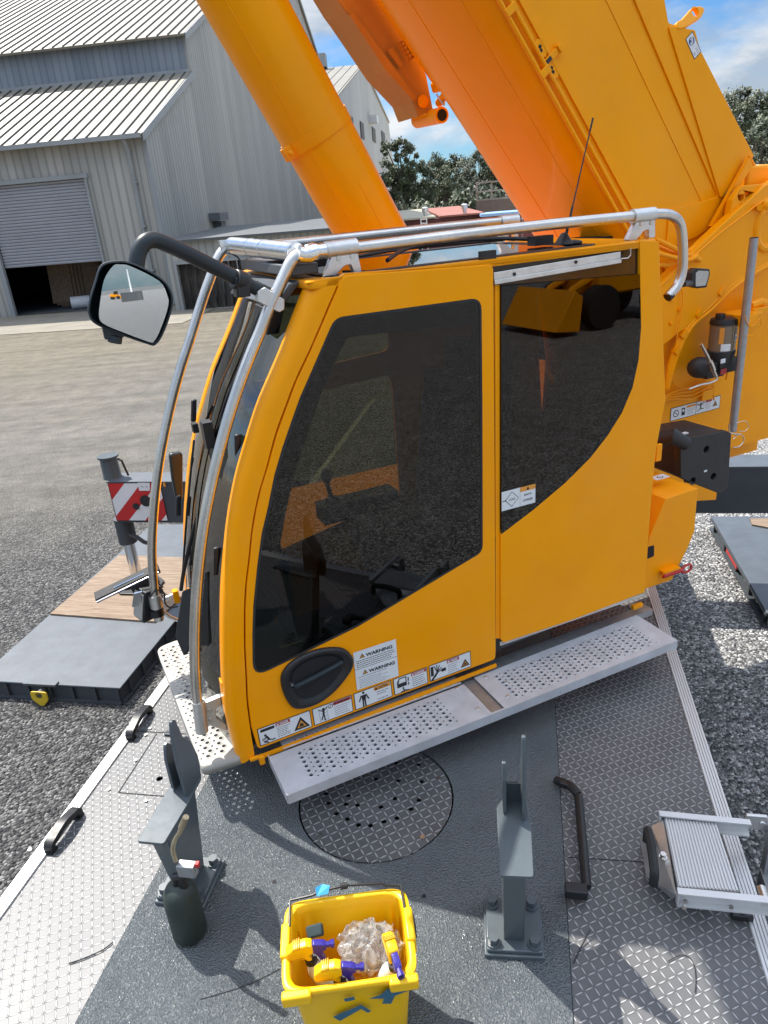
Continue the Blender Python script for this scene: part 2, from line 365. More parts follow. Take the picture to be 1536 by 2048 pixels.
def gravel():
    m,nt,bs=new('crushed_gravel'); co=coord(nt)
    g=nt.nodes.new('ShaderNodeSeparateXYZ'); nt.links.new(co,g.inputs[0])
    vo=nd(nt,'ShaderNodeTexVoronoi',Scale=45.0,Randomness=1.0); nt.links.new(co,vo.inputs['Vector'])
    nw=nd(nt,'ShaderNodeTexNoise',Scale=60.0,Detail=3.0); nt.links.new(co,nw.inputs['Vector'])
    big=nd(nt,'ShaderNodeTexNoise',Scale=0.22,Detail=6.0,Roughness=0.6); nt.links.new(co,big.inputs['Vector'])
    med=nd(nt,'ShaderNodeTexNoise',Scale=2.2,Detail=5.0,Roughness=0.6); nt.links.new(co,med.inputs['Vector'])
    sx=nt.nodes.new('ShaderNodeSeparateColor'); nt.links.new(vo.outputs['Color'],sx.inputs[0])
    stone=ramp(nt,sx.outputs[0],[(0.0,(0.050,0.051,0.053)),(0.35,(0.125,0.125,0.124)),(0.7,(0.24,0.237,0.23)),(1.0,(0.50,0.49,0.47))])
    # pale, tracked fines in the yard away from the crane
    dist=math_n(nt,'ADD',g.outputs[1],math_n(nt,'MULTIPLY',g.outputs[0],-0.35))
    wob=math_n(nt,'MULTIPLY_ADD',big.outputs['Fac'],14.0,-7.0)
    far=nd(nt,'ShaderNodeMapRange'); far.interpolation_type='SMOOTHSTEP'; far.inputs['From Min'].default_value=8.0; far.inputs['From Max'].default_value=17.0
    nt.links.new(math_n(nt,'ADD',dist,wob),far.inputs['Value'])
    wv=nd(nt,'ShaderNodeTexNoise',Scale=1.0,Detail=7.0,Roughness=0.7); mp=nt.nodes.new('ShaderNodeMapping'); mp.inputs['Rotation'].default_value=(0,0,math.radians(8)); mp.inputs['Scale'].default_value=(0.15,1.3,1); nt.links.new(co,mp.inputs['Vector']); nt.links.new(mp.outputs[0],wv.inputs['Vector'])
    dirt=ramp(nt,wv.outputs['Fac'],[(0.3,(0.31,0.29,0.25)),(0.7,(0.58,0.53,0.45))])
    mx=nd(nt,'ShaderNodeMix',data_type='RGBA'); nt.links.new(math_n(nt,'MULTIPLY',far.outputs[0],0.85),mx.inputs['Factor']); nt.links.new(stone,mx.inputs['A']); nt.links.new(dirt,mx.inputs['B'])
    f2_=nd(nt,'ShaderNodeMapRange'); f2_.interpolation_type='SMOOTHSTEP'; f2_.inputs['From Min'].default_value=17.0; f2_.inputs['From Max'].default_value=30.0
    nt.links.new(math_n(nt,'ADD',dist,wob),f2_.inputs['Value'])
    bei=ramp(nt,wv.outputs['Fac'],[(0.3,(0.36,0.31,0.23)),(0.7,(0.56,0.49,0.37))])
    m3=nd(nt,'ShaderNodeMix',data_type='RGBA'); nt.links.new(f2_.outputs[0],m3.inputs['Factor']); nt.links.new(mx.outputs['Result'],m3.inputs['A']); nt.links.new(bei,m3.inputs['B']); mx=m3
    mr=nd(nt,'ShaderNodeMapRange'); mr.inputs['From Min'].default_value=0.3; mr.inputs['From Max'].default_value=0.7; mr.inputs['To Min'].default_value=0.8; mr.inputs['To Max'].default_value=1.2; nt.links.new(med.outputs['Fac'],mr.inputs['Value'])
    # the gravel gets paler from left to right
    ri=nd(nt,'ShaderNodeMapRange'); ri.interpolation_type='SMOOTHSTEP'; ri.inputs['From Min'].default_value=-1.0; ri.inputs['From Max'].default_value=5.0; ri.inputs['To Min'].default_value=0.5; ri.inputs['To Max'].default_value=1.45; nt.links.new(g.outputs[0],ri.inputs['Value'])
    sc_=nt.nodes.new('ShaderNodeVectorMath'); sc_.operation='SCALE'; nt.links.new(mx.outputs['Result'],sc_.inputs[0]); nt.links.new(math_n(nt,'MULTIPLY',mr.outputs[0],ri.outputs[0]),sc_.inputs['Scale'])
    nt.links.new(sc_.outputs[0],bs.inputs['Base Color'])
    bs.inputs['Roughness'].default_value=0.85; bs.inputs['Specular IOR Level'].default_value=0.3
    h=math_n(nt,'SUBTRACT',math_n(nt,'MULTIPLY',nw.outputs['Fac'],0.35),vo.outputs['Distance'])
    h=math_n(nt,'ADD',h,math_n(nt,'MULTIPLY',sx.outputs[1],0.5))
    bump(nt,bs,h,1.0,0.035)
    return m
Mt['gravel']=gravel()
Mt['dirt']=mat('pale_dirt',(0.46,0.41,0.33),0.9,var=0.2,vscale=1.2,bmp=0.3,bscale=20,bdist=0.01)
Mt['concrete']=mat('concrete_apron',(0.215,0.195,0.155),0.85,var=0.18,vscale=0.8,bmp=0.1,bscale=20)
def sheet(name,c1,c2,pitch,direction,metal=0.0,rough=0.55,dark=0.6,streak=0.25,bd=0.02):
    """vertical ribbed sheet: ribs repeat along 'direction' (unit xy vector or 'z')"""
    m,nt,bs=new(name); g=nt.nodes.new('ShaderNodeNewGeometry')
    dn=nt.nodes.new('ShaderNodeVectorMath'); dn.operation='DOT_PRODUCT'; nt.links.new(g.outputs['Position'],dn.inputs[0]); dn.inputs[1].default_value=direction
    ph=math_n(nt,'DIVIDE',dn.outputs['Value'],pitch); fr=math_n(nt,'FRACT',ph)
    tri=math_n(nt,'ABSOLUTE',math_n(nt,'SUBTRACT',fr,0.5))
    r=nd(nt,'ShaderNodeMapRange'); r.inputs['From Min'].default_value=0.30; r.inputs['From Max'].default_value=0.44; nt.links.new(tri,r.inputs['Value'])
    cell=math_n(nt,'FLOOR',ph); wn=nd(nt,'ShaderNodeTexWhiteNoise'); wn.noise_dimensions='1D'; nt.links.new(math_n(nt,'FLOOR',math_n(nt,'DIVIDE',ph,3.0)),wn.inputs['W'])
    mp=nt.nodes.new('ShaderNodeMapping'); mp.inputs['Scale'].default_value=(1.6,1.6,0.12); nt.links.new(g.outputs['Position'],mp.inputs['Vector'])
    nz=nd(nt,'ShaderNodeTexNoise',Scale=0.9,Detail=7.0,Roughness=0.65); nt.links.new(mp.outputs[0],nz.inputs['Vector'])
    fac=math_n(nt,'ADD',math_n(nt,'MULTIPLY',nz.outputs['Fac'],1.0-streak),math_n(nt,'MULTIPLY',wn.outputs['Value'],streak))
    c=ramp(nt,fac,[(0.25,c1),(0.7,c2)])
    mx=nd(nt,'ShaderNodeMix',data_type='RGBA',blend_type='MULTIPLY'); nt.links.new(math_n(nt,'MULTIPLY',r.outputs[0],dark),mx.inputs['Factor']); nt.links.new(c,mx.inputs['A']); mx.inputs['B'].default_value=(0.35,0.36,0.38,1)  # grooves painted darker where the rib shading is too weak
    nt.links.new(mx.outputs['Result'],bs.inputs['Base Color']); bs.inputs['Roughness'].default_value=rough; bs.inputs['Metallic'].default_value=metal
    bump(nt,bs,math_n(nt,'SUBTRACT',1.0,r.outputs[0]),0.8,bd)
    return m
def wood():
    m,nt,bs=new('weathered_plywood'); co=coord(nt,(1,1,1),(0,0,0.2))
    mp=nt.nodes.new('ShaderNodeMapping'); mp.inputs['Scale'].default_value=(2.0,26,4); nt.links.new(co,mp.inputs['Vector'])
    nz=nd(nt,'ShaderNodeTexNoise',Scale=1.6,Detail=8.0,Roughness=0.75,Distortion=0.6); nt.links.new(mp.outputs[0],nz.inputs['Vector'])
    nt.links.new(ramp(nt,nz.outputs['Fac'],[(0.3,(0.12,0.08,0.052)),(0.5,(0.22,0.155,0.105)),(0.72,(0.33,0.26,0.185))]),bs.inputs['Base Color'])
    bs.inputs['Roughness'].default_value=0.8; bump(nt,bs,nz.outputs['Fac'],0.4,0.004); return m
Mt['wood']=wood()
Mt['padgrey']=mat('pad_grey_coating',(0.075,0.09,0.108),0.55,var=0.16,vscale=5,bmp=0.15,bscale=70,bdist=0.004)
Mt['leaf']=mat('leaves_mid',(0.095,0.110,0.052),0.6,var=0.55,vscale=0.8)
Mt['leaf2']=mat('leaves_dark',(0.070,0.088,0.044),0.6,var=0.55,vscale=0.9)
Mt['bark']=mat('bark',(0.10,0.08,0.06),0.9,var=0.3,vscale=6)

Mt['wrap']=wrapm()
# ------------------------------------------------------------------ camera, sun, sky
cd=bpy.data.cameras.new('camera'); cam=bpy.data.objects.new('camera',cd); C.objects.link(cam); sc.camera=cam
cd.sensor_fit='VERTICAL'; cd.sensor_height=24.0; cd.sensor_width=18.0; cd.lens=24.0*F/2048.0; cd.clip_start=0.05; cd.clip_end=3000
M=Matrix.Identity(4)
for i in range(3):
    M[i][0]=Rm[i][0]; M[i][1]=-Rm[i][1]; M[i][2]=-Rm[i][2]; M[i][3]=CAM[i]
cam.matrix_world=M
SUN_EL=math.radians(55); SUN_AZ=math.radians(-44)            # azimuth from +Y towards +X
sdir=V((math.sin(SUN_AZ)*math.cos(SUN_EL),math.cos(SUN_AZ)*math.cos(SUN_EL),math.sin(SUN_EL)))
sl=bpy.data.lights.new('sun','SUN'); sl.energy=3.0; sl.angle=math.radians(0.53); sl.color=(1.0,0.95,0.87)
so=bpy.data.objects.new('sun',sl); C.objects.link(so); so.location=sdir*50; so.rotation_euler=sdir.to_track_quat('Z','Y').to_euler()
w=bpy.data.worlds.new('World'); sc.world=w; w.use_nodes=True; nt=w.node_tree; nt.nodes.clear()
out=nt.nodes.new('ShaderNodeOutputWorld'); bg=nt.nodes.new('ShaderNodeBackground'); bg.inputs[1].default_value=0.15
sk=nt.nodes.new('ShaderNodeTexSky'); sk.sky_type='NISHITA'; sk.sun_disc=False; sk.sun_elevation=SUN_EL; sk.sun_rotation=SUN_AZ; sk.air_density=1.0; sk.dust_density=0.6; sk.ozone_density=1.6
tc=nt.nodes.new('ShaderNodeTexCoord'); sp=nt.nodes.new('ShaderNodeSeparateXYZ'); nt.links.new(tc.outputs['Generated'],sp.inputs[0])
# project the view direction on a cloud ceiling so clouds flatten towards the horizon
zz=math_n(nt,'ADD',math_n(nt,'MAXIMUM',sp.outputs[2],0.0),0.85)
cx=math_n(nt,'DIVIDE',sp.outputs[0],zz); cy=math_n(nt,'DIVIDE',sp.outputs[1],zz)
cb=nt.nodes.new('ShaderNodeCombineXYZ'); nt.links.new(cx,cb.inputs[0]); nt.links.new(cy,cb.inputs[1]); nt.links.new(math_n(nt,'MULTIPLY_ADD',sp.outputs[2],2.6,3.7),cb.inputs[2])
n1=nd(nt,'ShaderNodeTexNoise',Scale=3.1,Detail=10.0,Roughness=0.58,Distortion=0.15); nt.links.new(cb.outputs[0],n1.inputs['Vector'])
cl=ramp(nt,n1.outputs['Fac'],[(0.41,(0,0,0)),(0.56,(1,1,1))])
n2=nd(nt,'ShaderNodeTexNoise',Scale=6.0,Detail=7.0,Roughness=0.6); nt.links.new(cb.outputs[0],n2.inputs['Vector'])
shade=ramp(nt,n2.outputs['Fac'],[(0.36,(1.2,1.42,1.7)),(0.58,(2.45,2.48,2.5))])
mx=nd(nt,'ShaderNodeMix',data_type='RGBA'); nt.links.new(math_n(nt,'MULTIPLY',cl,0.92),mx.inputs['Factor']); el_=nd(nt,'ShaderNodeMapRange'); el_.interpolation_type='SMOOTHSTEP'; el_.inputs['From Min'].default_value=0.30; el_.inputs['From Max'].default_value=0.62; nt.links.new(sp.outputs[2],el_.inputs['Value'])
tn=ramp(nt,el_.outputs[0],[(0.0,(0.16,0.265,0.38)),(1.0,(1.0,1.0,1.0))]); ml=nd(nt,'ShaderNodeMix',data_type='RGBA',blend_type='MULTIPLY'); ml.inputs['Factor'].default_value=1.0; nt.links.new(sk.outputs[0],ml.inputs['A']); nt.links.new(tn,ml.inputs['B'])
nt.links.new(ml.outputs['Result'],mx.inputs['A']); hb=nd(nt,'ShaderNodeMapRange'); hb.inputs['From Min'].default_value=0.3; hb.inputs['From Max'].default_value=0.7; hb.inputs['To Min'].default_value=1.0; hb.inputs['To Max'].default_value=2.6; nt.links.new(sp.outputs[2],hb.inputs['Value'])
vs_=nt.nodes.new('ShaderNodeVectorMath'); vs_.operation='SCALE'; nt.links.new(shade,vs_.inputs[0]); nt.links.new(hb.outputs[0],vs_.inputs['Scale']); nt.links.new(vs_.outputs[0],mx.inputs['B'])  # clouds above the view brightened, added as fill for shaded sides
nt.links.new(mx.outputs['Result'],bg.inputs[0]); nt.links.new(bg.outputs[0],out.inputs[0])
sc.view_settings.view_transform='Standard'; sc.view_settings.look='None'; sc.view_settings.exposure=1.35; sc.view_settings.gamma=1.0
sc.cycles.max_bounces=10; sc.cycles.glossy_bounces=6; sc.cycles.transparent_max_bounces=16; sc.cycles.caustics_reflective=False; sc.cycles.caustics_refractive=False
sc.cycles.use_denoising=True
# ------------------------------------------------------------------ ground
def struct(o): o['kind']='structure'; return o
mb=MB(); S=1200
mb.add([(-S,-S,0),(S,-S,0),(S,S,0),(-S,S,0)],[(0,1,2,3)])
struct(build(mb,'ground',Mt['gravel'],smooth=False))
# ------------------------------------------------------------------ warehouse
g_=V((0.12,0.993,0)).normalized(); e_=V((g_.y,-g_.x,0))
B0=pz((285,266),8.0); B0.z=0
def bw(g,e,z): return B0+g_*g+e_*e+V((0,0,z))
Mt['wallf']=sheet('warehouse_front_sheet',(0.28,0.275,0.25),(0.41,0.395,0.36),0.42,e_,dark=0.45)
Mt['wallg']=sheet('warehouse_end_sheet',(0.245,0.248,0.235),(0.375,0.372,0.345),0.40,g_,dark=0.45)
Mt['clere']=sheet('clerestory_sheet',(0.17,0.20,0.235),(0.24,0.27,0.30),0.42,e_,dark=0.35)
Mt['roofs']=mat('roof_cream_sheet',(0.215,0.197,0.155),0.5,var=0.10,vscale=0.25)
Mt['rib']=mat('roof_rib',(0.06,0.055,0.045),0.6)
Mt['trim']=mat('grey_trim',(0.26,0.275,0.28),0.55,var=0.1,vscale=1.0)
Mt['door_r']=sheet('roller_slats',(0.25,0.26,0.28),(0.30,0.31,0.33),0.13,(0,0,1),dark=0.55,streak=0.1,bd=0.03)
def prof_building(root,prof,left,e0=0.0,wm='wallg'):
    pass
FF=Fr(bw(0,0,0),e_,Zv)                       # front wall frame
wh=thing('warehouse',bw(20,-20,0),'large grey ribbed metal warehouse with cream stepped roof and an open roller door','warehouse')
PK=40.0; PZ=8+0.0
zl=lambda g: 8.0+g*0.425
LW=70.0
# profile of the end wall: lower lean-to roof, clerestory step, main roof, mirrored on the far side
pf=[(0,0),(0,8.0),(8.9,11.7),(8.9,13.6),(PK,26.4),(71.1,13.6),(71.1,11.7),(80,8.0),(80,0)]
mb=MB(); mb.prism([bw(g,0,z) for g,z in pf],-e_*0.15); build(mb,'end_wall',Mt['wallg'],wh,smooth=False)
dl=FF.px((34,637))[0]; dt=FF.px((170,356))[1]; dr=FF.px((172,357))[0]; dr=(dr+FF.px((205,525))[0])/2; db=FF.px((120,529))[1]
mb=MB()
for x0,x1,z0,z1 in ((-LW,dl,0,7.95),(dr,-0.16,0,7.95),(dl,dr,dt,7.95)):
    mb.add([FF.P(x0,z0),FF.P(x1,z0),FF.P(x1,z1),FF.P(x0,z1)],[(0,1,2,3)])
build(mb,'front_wall',Mt['wallf'],wh,smooth=False,solid=0.12)
mb=MB(); mb.add([bw(8.9,-LW,11.5),bw(8.9,-0.16,11.5),bw(8.9,-0.16,13.55),bw(8.9,-LW,13.55)],[(0,1,2,3)]); build(mb,'clerestory_wall',Mt['clere'],wh,smooth=False)
def roof(g0,z0,g1,z1,over,nm,root=wh,LL=LW,e1=0.12,pitch=0.62,B=bw):
    d=(V((g1-g0,z1-z0))).normalized(); mb=MB(); n=V((-d.y,d.x))
    q=lambda g,e,z,h: B(g+n.x*h,e,z+n.y*h)
    s0=(g0-d.x*over,z0-d.y*over)
    mb.prism([q(*s0[:1],e1,s0[1],0.02),q(g1,e1,z1,0.02),q(g1,e1,z1,0.14),q(*s0[:1],e1,s0[1],0.14)],-e_*(LL+e1))
    r=build(mb,'roof',Mt['roofs'],root,smooth=False)
    mb=MB(); k=0.25
    while k<LL:
        e=e1-k
        p0=q(s0[0],e,s0[1],0.14); p1=q(g1,e,z1,0.14); up_=q(s0[0],e,s0[1],0.21)-p0
        mb.prism([p0,p0-e_*0.08,p0-e_*0.055+up_,p0-e_*0.025+up_],p1-p0); k+=pitch
    build(mb,'roof_ribs',Mt['rib'],r,smooth=False)
    return r
roof(0,8.0,8.88,11.7,0.5,'lower')
roof(8.9,13.6,PK,26.4,0.5,'upper')
roof(71.1+0.0,13.6,PK,26.4,0.5,'far') if False else None
mb=MB(); mb.prism([bw(PK,0.12,26.5),bw(71.6,0.12,13.5),bw(71.6,0.12,13.35),bw(PK,0.12,26.3)],-e_*LW)
mb.prism([bw(71.1,0.12,11.8),bw(80.5,0.12,7.9),bw(80.5,0.12,7.75),bw(71.1,0.12,11.6)],-e_*LW); build(mb,'far_roof',Mt['roofs'],wh,smooth=False)
mb=MB(); mb.prism([bw(PK-1.2,-30,26.4),bw(PK+1.2,-30,26.4),bw(PK+1.2,-30,28.2),bw(PK-1.2,-30,28.2)],-e_*30); build(mb,'ridge_vent',Mt['clere'],wh,smooth=False)
mb=MB()                                           # eave gutter and barge trims
mb.box(bw(-0.62,-LW/2,7.86),e_*(LW/2+0.1),g_*0.09,V((0,0,0.10)))
def barge(g0,z0,g1,z1):
    p=bw(g0,0.16,z0); q=bw(g1,0.16,z1); mb.prism([p-V((0,0,0.22)),p+V((0,0,0.12)),p+V((0,0,0.12))+e_*0.06,p-V((0,0,0.22))+e_*0.06],q-p)
barge(-0.5,7.86,8.86,11.7); barge(8.45,13.45,PK,26.5); barge(PK,26.5,71.4,13.6)
mb.box(bw(8.6,-LW/2,11.72),e_*(LW/2),g_*0.16,V((0,0,0.14)))
mb.box(bw(0.05,0.02,3.95),e_*0.10,g_*0.10,V((0,0,3.9)))
build(mb,'gutter_and_trim',Mt['trim'],wh,smooth=False)
mb=MB(); tx=FF.px((258,300))[0]; mb.tube([FF.P(tx,7.8,0.45),FF.P(tx,7.3,0.14),FF.P(tx,3.8,0.14)],0.11); mb.tube([FF.P(tx,3.85,0.14),FF.P(tx+0.02,0.2,0.14)],0.085)
for z in (5.9,3.9,1.8): mb.box(FF.P(tx,z,0.1),e_*0.17,Zv*0.04,g_*0.13)
build(mb,'downspout',Mt['trim'],wh)
dd=MB(); nsl=34
z=db
while z<dt-0.05:
    x0,x1=dl+0.08,dr-0.08; dd.prism([FF.P(x0,z,-0.14),FF.P(x0,z+0.03,-0.08),FF.P(x0,z+0.10,-0.06),FF.P(x0,z+0.145,-0.12),FF.P(x0,z+0.15,-0.16),FF.P(x0,z,-0.18)],e_*(x1-x0)); z+=0.15
build(dd,'roller_door',mat('roller_slat_grey',(0.33,0.34,0.37),0.5,var=0.06,vscale=1),wh,smooth=False)
mb=MB(); mb.box(FF.P(dl-0.08,dt/2,0.03),e_*0.13,Zv*(dt/2),g_*0.10); mb.box(FF.P(dr+0.05,dt/2,0.03),e_*0.06,Zv*(dt/2),g_*0.08); mb.box(FF.P((dl+dr)/2,dt+0.10,0.03),e_*((dr-dl)/2+0.2),Zv*0.10,g_*0.10)
build(mb,'door_frame',Mt['trim'],wh,smooth=False)
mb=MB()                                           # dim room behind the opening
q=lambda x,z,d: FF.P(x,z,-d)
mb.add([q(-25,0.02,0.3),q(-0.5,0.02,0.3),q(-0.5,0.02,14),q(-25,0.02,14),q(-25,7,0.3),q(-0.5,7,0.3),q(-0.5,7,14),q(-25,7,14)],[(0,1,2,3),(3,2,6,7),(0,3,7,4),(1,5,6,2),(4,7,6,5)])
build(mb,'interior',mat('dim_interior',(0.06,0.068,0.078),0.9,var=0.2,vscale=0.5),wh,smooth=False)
mb=MB()                                           # small hooded flue on the end wall, above the annex
fe=V(e_); ff=Fr(bw(0,0.0,0),g_,Zv)
def gp(p): return ff.px(p)
fx,fz=gp((427,436)); fz2=gp((432,476))[1]
mb.box(ff.P(fx,fz+0.05)+e_*0.35,g_*0.9,Zv*0.22,e_*0.34); mb.box(ff.P(fx+0.3,(fz+fz2)/2-0.2)+e_*0.26,g_*0.5,Zv*((fz-fz2)/2),e_*0.24)
build(mb,'flue',mat('flue_grey',(0.13,0.14,0.15),0.6),wh,smooth=False)
# concrete apron along the shaded front
mb=MB(); mb.add([bw(-0.3,-LW,0.02),bw(-0.3,3,0.02),bw(-7.2,3,0.02),bw(-6.4,-LW,0.02)],[(0,3,2,1)]); struct(build(mb,'concrete_apron',Mt['concrete'],smooth=False))
# annex in front of the end wall
AX=pz((353,622),0); xr=9.6
def aw(e,g,z): return AX+e_*e+g_*g+V((0,0,z))
AF=Fr(AX,e_,Zv); ah=AF.px((363,484))[1]
an=thing('annex',aw(8,4,0),'low lean-to annex of weathered metal with a scorched corrugated door','annex')
mb=MB(); dx0,dz1=AF.px((344,531)); dx0+=0.25; dx1=dx0+3.3; dz1=AF.px((395,526))[1]
plate(mb,[[(0,0),(xr,0),(xr,ah),(0,ah)],[(dx0,0.02),(dx1,0.02),(dx1,dz1),(dx0,dz1)]],0.1,AF)
mb.box(aw(0.05,5,ah/2),e_*0.05,g_*4.8,Zv*(ah/2)); mb.box(aw(xr-0.05,5,ah/2),e_*0.05,g_*4.8,Zv*(ah/2))
build(mb,'wall',sheet('annex_sheet',(0.24,0.25,0.235),(0.36,0.365,0.34),0.35,e_,dark=0.35),an,smooth=False)
mb=MB(); mb.prism([aw(-0.2,-0.25,ah),aw(-0.2,-0.25,ah+0.1),aw(-0.2,9.9,ah+0.42),aw(-0.2,9.9,ah+0.30)],e_*(xr+0.3)); build(mb,'roof',mat('annex_roof_grey',(0.085,0.092,0.095),0.6,var=0.1,vscale=0.6),an,smooth=False)
mb=MB()
n=16
for i in range(n):
    x0=dx0+(dx1-dx0)*i/n; x1=dx0+(dx1-dx0)*(i+1)/n; k=-0.12 if i%2 else -0.2
    mb.add([AF.P(x0,0,k),AF.P(x1-0.03,0,k+0.05*(i%3)),AF.P(x1-0.03,dz1,k),AF.P(x0,dz1,k)],[(0,1,2,3)])
build(mb,'door',mat('scorched_sheet',(0.028,0.024,0.020),0.8,var=0.9,vscale=1.6),an,smooth=False)
mb=MB()
for x in (dx0-0.06,dx1+0.06): mb.box(AF.P(x,dz1/2,0.05),e_*0.06,Zv*(dz1/2),g_*0.07)
mb.box(AF.P((dx0+dx1)/2,dz1+0.06,0.05),e_*((dx1-dx0)/2+0.12),Zv*0.06,g_*0.07); build(mb,'door_frame',Mt['trim'],an,smooth=False)
# stored things in the doorway
x0=FF.px((60,600))[0]
mb=MB()
for i in range(9):
    xx=dl+1.3+0.16*i; mb.box(q(xx+0.5*(i>4),1.5,3.0+0.12*i),e_*0.6+g_*0.1,Zv*(1.25+0.12*(i%3))+g_*0.15,g_*0.02)
tag(build(mb,'plywood_sheets',Mt['wood'],smooth=False,origin=q(dl+1.5,0,3)),'brown sheets leaning upright inside the open warehouse door','sheet stack')
mb=MB(); random.seed(3)
for i in range(46):
    c=q(dl+5.2+random.uniform(-1.7,2.3),0.25+random.random()**1.5*1.9,2.2+random.uniform(0,1.6)); w_=random.uniform(0,PI)
    d_=e_*math.cos(w_)+g_*0.4*math.sin(w_)+Zv*random.uniform(-0.6,0.6); mb.tube([c-d_*random.uniform(.3,.9),c+d_*random.uniform(.3,.9)],random.uniform(0.02,0.05),6)
tag(build(mb,'scrap_pile',mat('pale_scrap_metal',(0.33,0.34,0.35),0.6,var=0.3,vscale=5),origin=q(dl+5.2,0,2.5)),'heap of pale scrap metal lengths in the dark doorway','scrap heap')
mb=MB(); mb.cyl(q(dl+2.6,0.35,1.2),q(dl+3.5,0.35,1.6),0.33,seg=22); tag(build(mb,'drum',mat('white_drum',(0.55,0.57,0.58),0.5),bev=0.02,origin=q(dl+3,0,1.4)),'white round drum lying on the floor of the doorway','drum')
# ------------------------------------------------------------------ second warehouse further along
GF=Fr(bw(0,0.0,0),g_,Zv)
pf2=[GF.px(p) for p in [(675,191),(725,130),(777,245),(786,318),(790,330),(802,402)]]
gl,gz=pf2[0]; gp_,gpz=pf2[1]
w2=thing('far_warehouse',bw(gp_,-20,0),'distant pale grey metal warehouse with a steep gable and narrow dark louvres','warehouse')
P2=[(gl-6,0),(gl-6,gz-(gpz-gz)/(gp_-gl)*6),(gp_,gpz)]+pf2[2:5]+[(pf2[5][0],pf2[5][1]),(pf2[5][0]+2,0)]
mb=MB(); mb.prism([bw(g,0.0,z) for g,z in P2],-e_*0.2); build(mb,'end_wall',sheet('far_warehouse_sheet',(0.26,0.275,0.28),(0.36,0.37,0.37),1.2,g_,dark=0.25),w2,smooth=False)
roof(P2[1][0],P2[1][1],gp_,gpz,0.3,'roof',w2,60,0.2,1.6)
mb=MB(); mb.prism([bw(gp_,0.3,gpz+.1),bw(pf2[2][0],0.3,pf2[2][1]+.1),bw(pf2[2][0],0.3,pf2[2][1]-.2),bw(gp_,0.3,gpz-.3)],-e_*60); build(mb,'far_roof',Mt['roofs'],w2,smooth=False)
mb=MB(); mb.box(bw(gp_-2,-14,gpz+0.9),e_*8,g_*1.0,Zv*1.0); build(mb,'ridge_vent',Mt['trim'],w2,smooth=False)
for p0,p1 in (((697,230),(706,258)),((719,242),(728,280)),((743,253),(751,286)),((762,261),(770,292)),((765,360),(771,378))):
    x0,z0=GF.px(p0); x1,z1=GF.px(p1); mb=MB(); lo,hi=min(x0,x1),max(x0,x1)
    mb.box(GF.P((x0+x1)/2,(z0+z1)/2)+e_*0.1,g_*((hi-lo)/2),Zv*(abs(z0-z1)/2),e_*0.06); build(mb,'window',mat('louvre_dark',(0.05,0.05,0.055),0.7) if 'lv' not in Mt else Mt['lv'],w2,smooth=False); Mt.setdefault('lv',bpy.data.materials['louvre_dark'])
mb=MB(); x0,z0=GF.px((738,240)); mb.box(GF.P(x0,z0)+e_*0.8,g_*1.6,Zv*0.6,e_*0.8); build(mb,'wall_light',Mt['cast'],w2,smooth=False)
# ------------------------------------------------------------------ low store, containers, railing deck
def wall_frame(p,z,yaw=0.0):
    o=pz(p,z); o.z=0; ex=(e_*math.cos(yaw)+g_*math.sin(yaw)); return Fr(o,ex,Zv)
LS=wall_frame((805,440),2.7,0.10); lx1=LS.px((965,420))[0]
ls=thing('low_store',LS.P(lx1/2,0,-5),'long low store with a cream and rust red flat roof and white roof vents','store building')
mb=MB(); mb.box(LS.P(lx1/2,1.3,-9),LS.x*(lx1/2),LS.n*9,Zv*1.3); build(mb,'wall',mat('maroon_wall',(0.10,0.030,0.028),0.7,var=0.2,vscale=0.7),ls,smooth=False)
mb=MB(); mb.prism([LS.P(-0.3,2.65,0.4),LS.P(-0.3,2.78,0.4),LS.P(-0.3,3.25,-19),LS.P(-0.3,3.1,-19)],LS.x*(lx1*0.46)); build(mb,'roof',mat('cream_roof',(0.36,0.33,0.25),0.7,var=0.12,vscale=0.5),ls,smooth=False)
mb=MB(); mb.prism([LS.P(lx1*0.46,2.65,0.4),LS.P(lx1*0.46,2.78,0.4),LS.P(lx1*0.46,3.25,-19),LS.P(lx1*0.46,3.1,-19)],LS.x*(lx1*0.56)); build(mb,'roof',mat('rust_red_roof',(0.30,0.11,0.08),0.7,var=0.18,vscale=0.5),ls,smooth=False,label='rust red half of the flat roof')
mb=MB(); mb.box(LS.P(lx1*0.12,0.9,0.05),LS.x*lx1*0.10,LS.n*0.04,Zv*0.85); build(mb,'opening',Mt['hatchdark'],ls,smooth=False)
for t in (850,929):
    dd_=ray((t,414)); o=CAM+dd_*(64/math.hypot(dd_.x,dd_.y)); o.z=2.75; mb=MB(); mb.cyl(o,o+Zv*0.45,0.16,seg=14); mb.cyl(o+Zv*0.40,o+Zv*0.72,0.27,seg=16); mb.cyl(o+Zv*0.72,o+Zv*0.80,0.27,0.12,seg=16)
    build(mb,'roof_vent',Mt['cast'],ls)
CF=wall_frame((965,436),2.45,0.0); cx1=2.44*1.5
ct=thing('shipping_container',CF.P(cx1/2,0,-3),'maroon shipping container with lock rods and a blue sheeted top','container')
cx1=CF.px((1110,425))[0]
mb=MB(); mb.box(CF.P(cx1/2,1.25,-3),CF.x*(cx1/2),CF.n*3,Zv*1.25); build(mb,'body',sheet('maroon_container',(0.12,0.022,0.022),(0.17,0.035,0.032),0.28,CF.x,dark=0.4),ct,smooth=False)
mb=MB(); mb.box(CF.P(cx1/2,2.62,-3),CF.x*(cx1/2+0.1),CF.n*3.1,Zv*0.10); build(mb,'cover_sheet',mat('blue_sheet',(0.22,0.36,0.58),0.6,var=0.1,vscale=0.7),ct,smooth=False)
